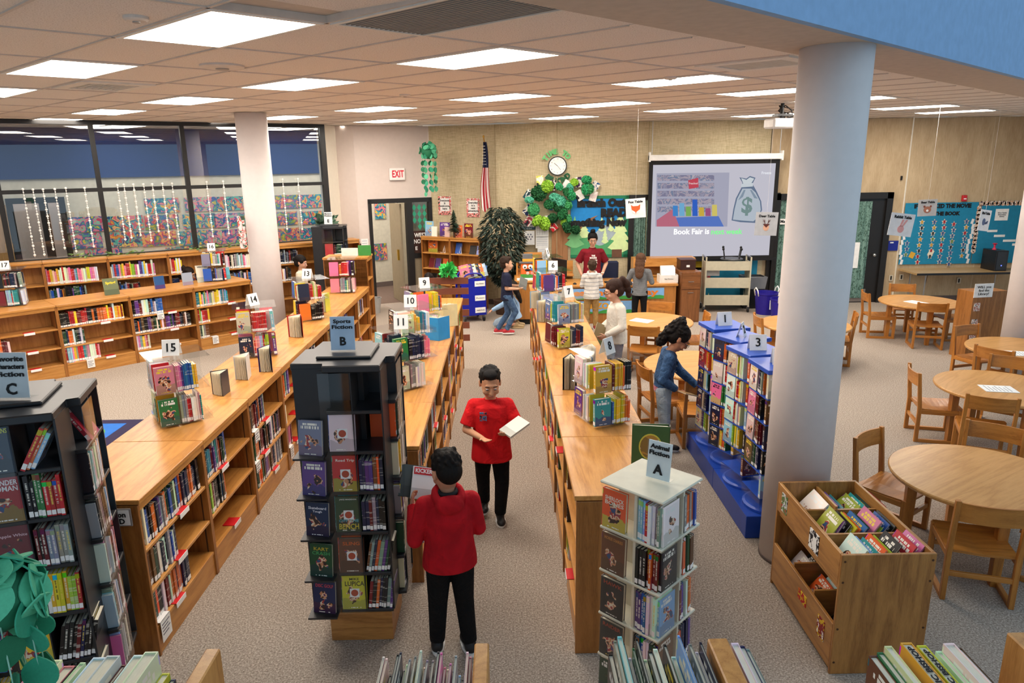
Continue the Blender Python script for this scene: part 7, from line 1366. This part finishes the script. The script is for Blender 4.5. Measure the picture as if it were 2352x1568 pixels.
# girl in the denim jacket
L3 = (1.56, 6.65, 0); R3 = PI / 2 - .12
t, D, HM = person('girl with curly dark ponytail and glasses in blue denim jacket, reaching to blue rack', L3, R3, 1.36, dict(chest=(0, -.03, .95), neck=(0, -.045, 1.07), head=(0, -.13, 1.175), shA=(-.13, -.03, 1.01), shB=(.13, -.03, 1.01), elA=(-.2, .03, .82), wrA=(-.15, -.1, .72), elB=(.15, -.16, .82), wrB=(.1, -.33, .68), anA=(-.06, .06, .07), anB=(.08, -.05, .07)), topm=DJ, botm=LJEAN, skin='bd8566', hair='17110f', sleeve='long', style='curlypony', pitch=.75, glasses=True, fine=True, wide=.9, handA=(0, -.4, .8), handB=(-.3, .0, .9), curlA=.8, curlB=.3, shoe='16161a', hem=.0, feet=(.15, -.1))
MB().loft([[Vector((.118 * math.cos(a), .095 * math.sin(a), z)) for a in [q * PI / 12 for q in range(24)]] for z in (.69, .74)], cap=False).build('pink_hem', cloth('d88a9a', name='pink'), t, smooth=True)
for s in (-1, 1): B('jacket_pocket', cloth('35547a', name='pocket'), t, s * .05 - .03, s * .05 + .03, -.129, -.119, .96, .995)
for q in range(4): MB().ell((0, -.112 - .005 * q, .82 + .055 * q), (.007, .004, .007)).build('jacket_button', METAL, t)
held_book('tan thin book held by the girl in denim jacket', 'b08a5a', W_(L3, R3, 1.03, (-.17, -.27, .68)), (-1.25, 0, R3 + .6), .17, .12, .01)
# girl in the white sweater
L4 = (1.4, 8.65, 0); R4 = -PI / 2 + .1
t, D, HM = person('girl with brown ponytail in white sweatshirt and jeans, at the right run', L4, R4, 1.46, dict(elA=(-.19, .0, .83), wrA=(-.12, -.17, .72), elB=(.2, .02, .82), wrB=(.15, -.16, .72), head=(0, -.04, 1.2)), topm=cloth('dcd8ce', 'c2beb4', 'sweatshirt'), botm=JEAN, skin='d3a287', hair='3a2219', sleeve='long', style='pony', pitch=.35, glasses=True, wide=1.08, handB=(-1, 0, .2), hem=-.09)
held_book('brown picture book held low by girl in white sweatshirt', '8a7a5a', (1.16, 8.62, .62), (-.35, .5, .3), .3, .2, .015)
# boy in striped hooded jacket
t, D, HM = person('small boy in white and grey striped hoodie facing the desk', (1.52, 12.15, 0), PI, 1.24, dict(elA=(-.18, -.03, .84), wrA=(-.1, -.18, .82), elB=(.18, -.03, .84), wrB=(.1, -.18, .82)), topm=cloth('dedbd6', 'c8c4be', 'striped_fleece', stripes=('9a9c9e', 15, .8)), bottom='a98550', skin='cfa084', hair='4a3628', sleeve='long', hood=True, style='buzz', pitch=-.1, wide=1.05, shoe='8a2a2a', hem=-.1)
# girl in grey top
t, D, HM = person('girl with long light brown hair in grey top and black leggings at desk', (2.36, 12.12, 0), PI - .25, 1.33, dict(elA=(-.2, .0, .84), wrA=(-.2, -.18, .8), elB=(.22, -.03, .84), wrB=(.17, -.2, .77)), topm=cloth('6c6f72', '55585b', 'grey_knit', stripes=('7d8083', 70, .5)), bottom='131315', skin='d2a58a', hair='6a4a36', sleeve='long', style='long', pitch=.2, yaw=-.1, wide=.92, hem=-.09)
# boy in navy T-shirt
L7 = (.03, 11.9, 0); R7 = PI / 2 + .1
t, D, HM = person('boy in navy T-shirt and blue jeans striding past the desk', L7, R7, 1.34, dict(elA=(-.17, .02, .82), wrA=(-.1, -.18, .8), elB=(.17, .0, .82), wrB=(.08, -.19, .82), knA=(-.05, -.14, .4), anA=(-.05, .02, .09), knB=(.06, -.02, .36), anB=(.06, .16, .08)), top='20243c', botm=JEAN, skin='d8a98c', hair='3c2a20', pitch=.1, yaw=.1, wide=.9, shoe='b02a34', handA=(.4, -.2, .8), handB=(-.4, -.2, .8), hem=-.1)
held_book('black and white book held by the boy in navy T-shirt', '5a5c58', W_(L7, R7, 1, (-.03, -.27, .8)), (-.5, .5, R7 - 1.2), .21, .16, .015)
# kneeling child in pale blue
t, D, HM = person('child in pale blue sweatshirt and shorts kneeling behind the walking boy', (.12, 12.42, 0), -PI / 2, 1.3, dict(pel=(0, .06, .24), waist=(0, .02, .34), chest=(0, -.02, .48), neck=(0, -.03, .6), head=(.02, .0, .73), shA=(-.13, -.02, .55), shB=(.13, -.02, .55), elA=(-.18, .1, .4), wrA=(-.16, .12, .22), elB=(.17, -.17, .46), wrB=(.16, -.36, .36), hipA=(-.07, .04, .22), hipB=(.07, .04, .22), knA=(-.09, -.28, .09), knB=(.09, -.3, .09), anA=(-.08, .1, .075), anB=(.09, .08, .075)), topm=cloth('a3c2e2', '86aacf', 'pale_blue_fleece'), bottom='9fb4c6', bottoms='short', skin='d59d84', hair='1d1613', sleeve='long', style='long', pitch=.3, wide=.95, shoe='a8906a', sole='c8b088', feet=(PI, PI), handB=(0, 0, -1))
# woman
t, D, HM = person('woman with bun and glasses in maroon T-shirt standing behind the desk', (1.66, 13.25, 0), 0, 1.6, dict(shA=(-.135, .01, 1.02), shB=(.135, .01, 1.02), elA=(-.225, .05, .84), wrA=(-.17, -.05, .68), elB=(.225, .05, .84), wrB=(.15, -.1, .7)), top='7a1724', bottom='b8b4b0', skin='d2a48a', hair='120e0e', style='bun', pitch=.3, glasses=True, adult=True, fine=True, wide=1.03, handA=(1, 0, 0), handB=(-1, -.2, .2), hem=-.1)
for s_, z_, w__ in (('THE', 1.165, .07), ('BOOKS', 1.125, .13), ('are always', 1.085, .15), ('BETTER', 1.04, .16)): text(s_, .042, WHITE, t, (0, -.15, z_ + .02), width=w__, bold=.002)
MB().tube([D['wrB'] + Vector((.026 * math.cos(q * PI / 5), .02 * math.sin(q * PI / 5), .012)) for q in range(11)], .007, 6).build('wrist_watch', WHITE, t)
# girl near the left column, children half hidden
person('girl with low dark bun in cream T-shirt beside the left column', (-3.62, 12.5, 0), PI / 2, 1.34, dict(elA=(-.17, .0, .84), wrA=(-.1, -.15, .82)), top='e3d8c0', bottom='2a2a2e', skin='cf9f85', hair='1c1412', style='lowbun', pitch=.3, wide=.9)
person('dark haired child behind the low left cases, only head showing', (-5.42, 12.05, 0), PI / 2, 1.22, None, top='a86a7a', bottom='2a2a3a', skin='c99b80', hair='2a1c16', style='pony', pitch=.4, wide=.9)
person('dark haired child crouching behind far end of middle run', (-1.25, 11.5, 0), PI, 1.14, None, top='3a3a4a', bottom='2a2a2a', skin='c99b80', hair='241a16', style='pony', pitch=.3, wide=.9)
finalize_books()
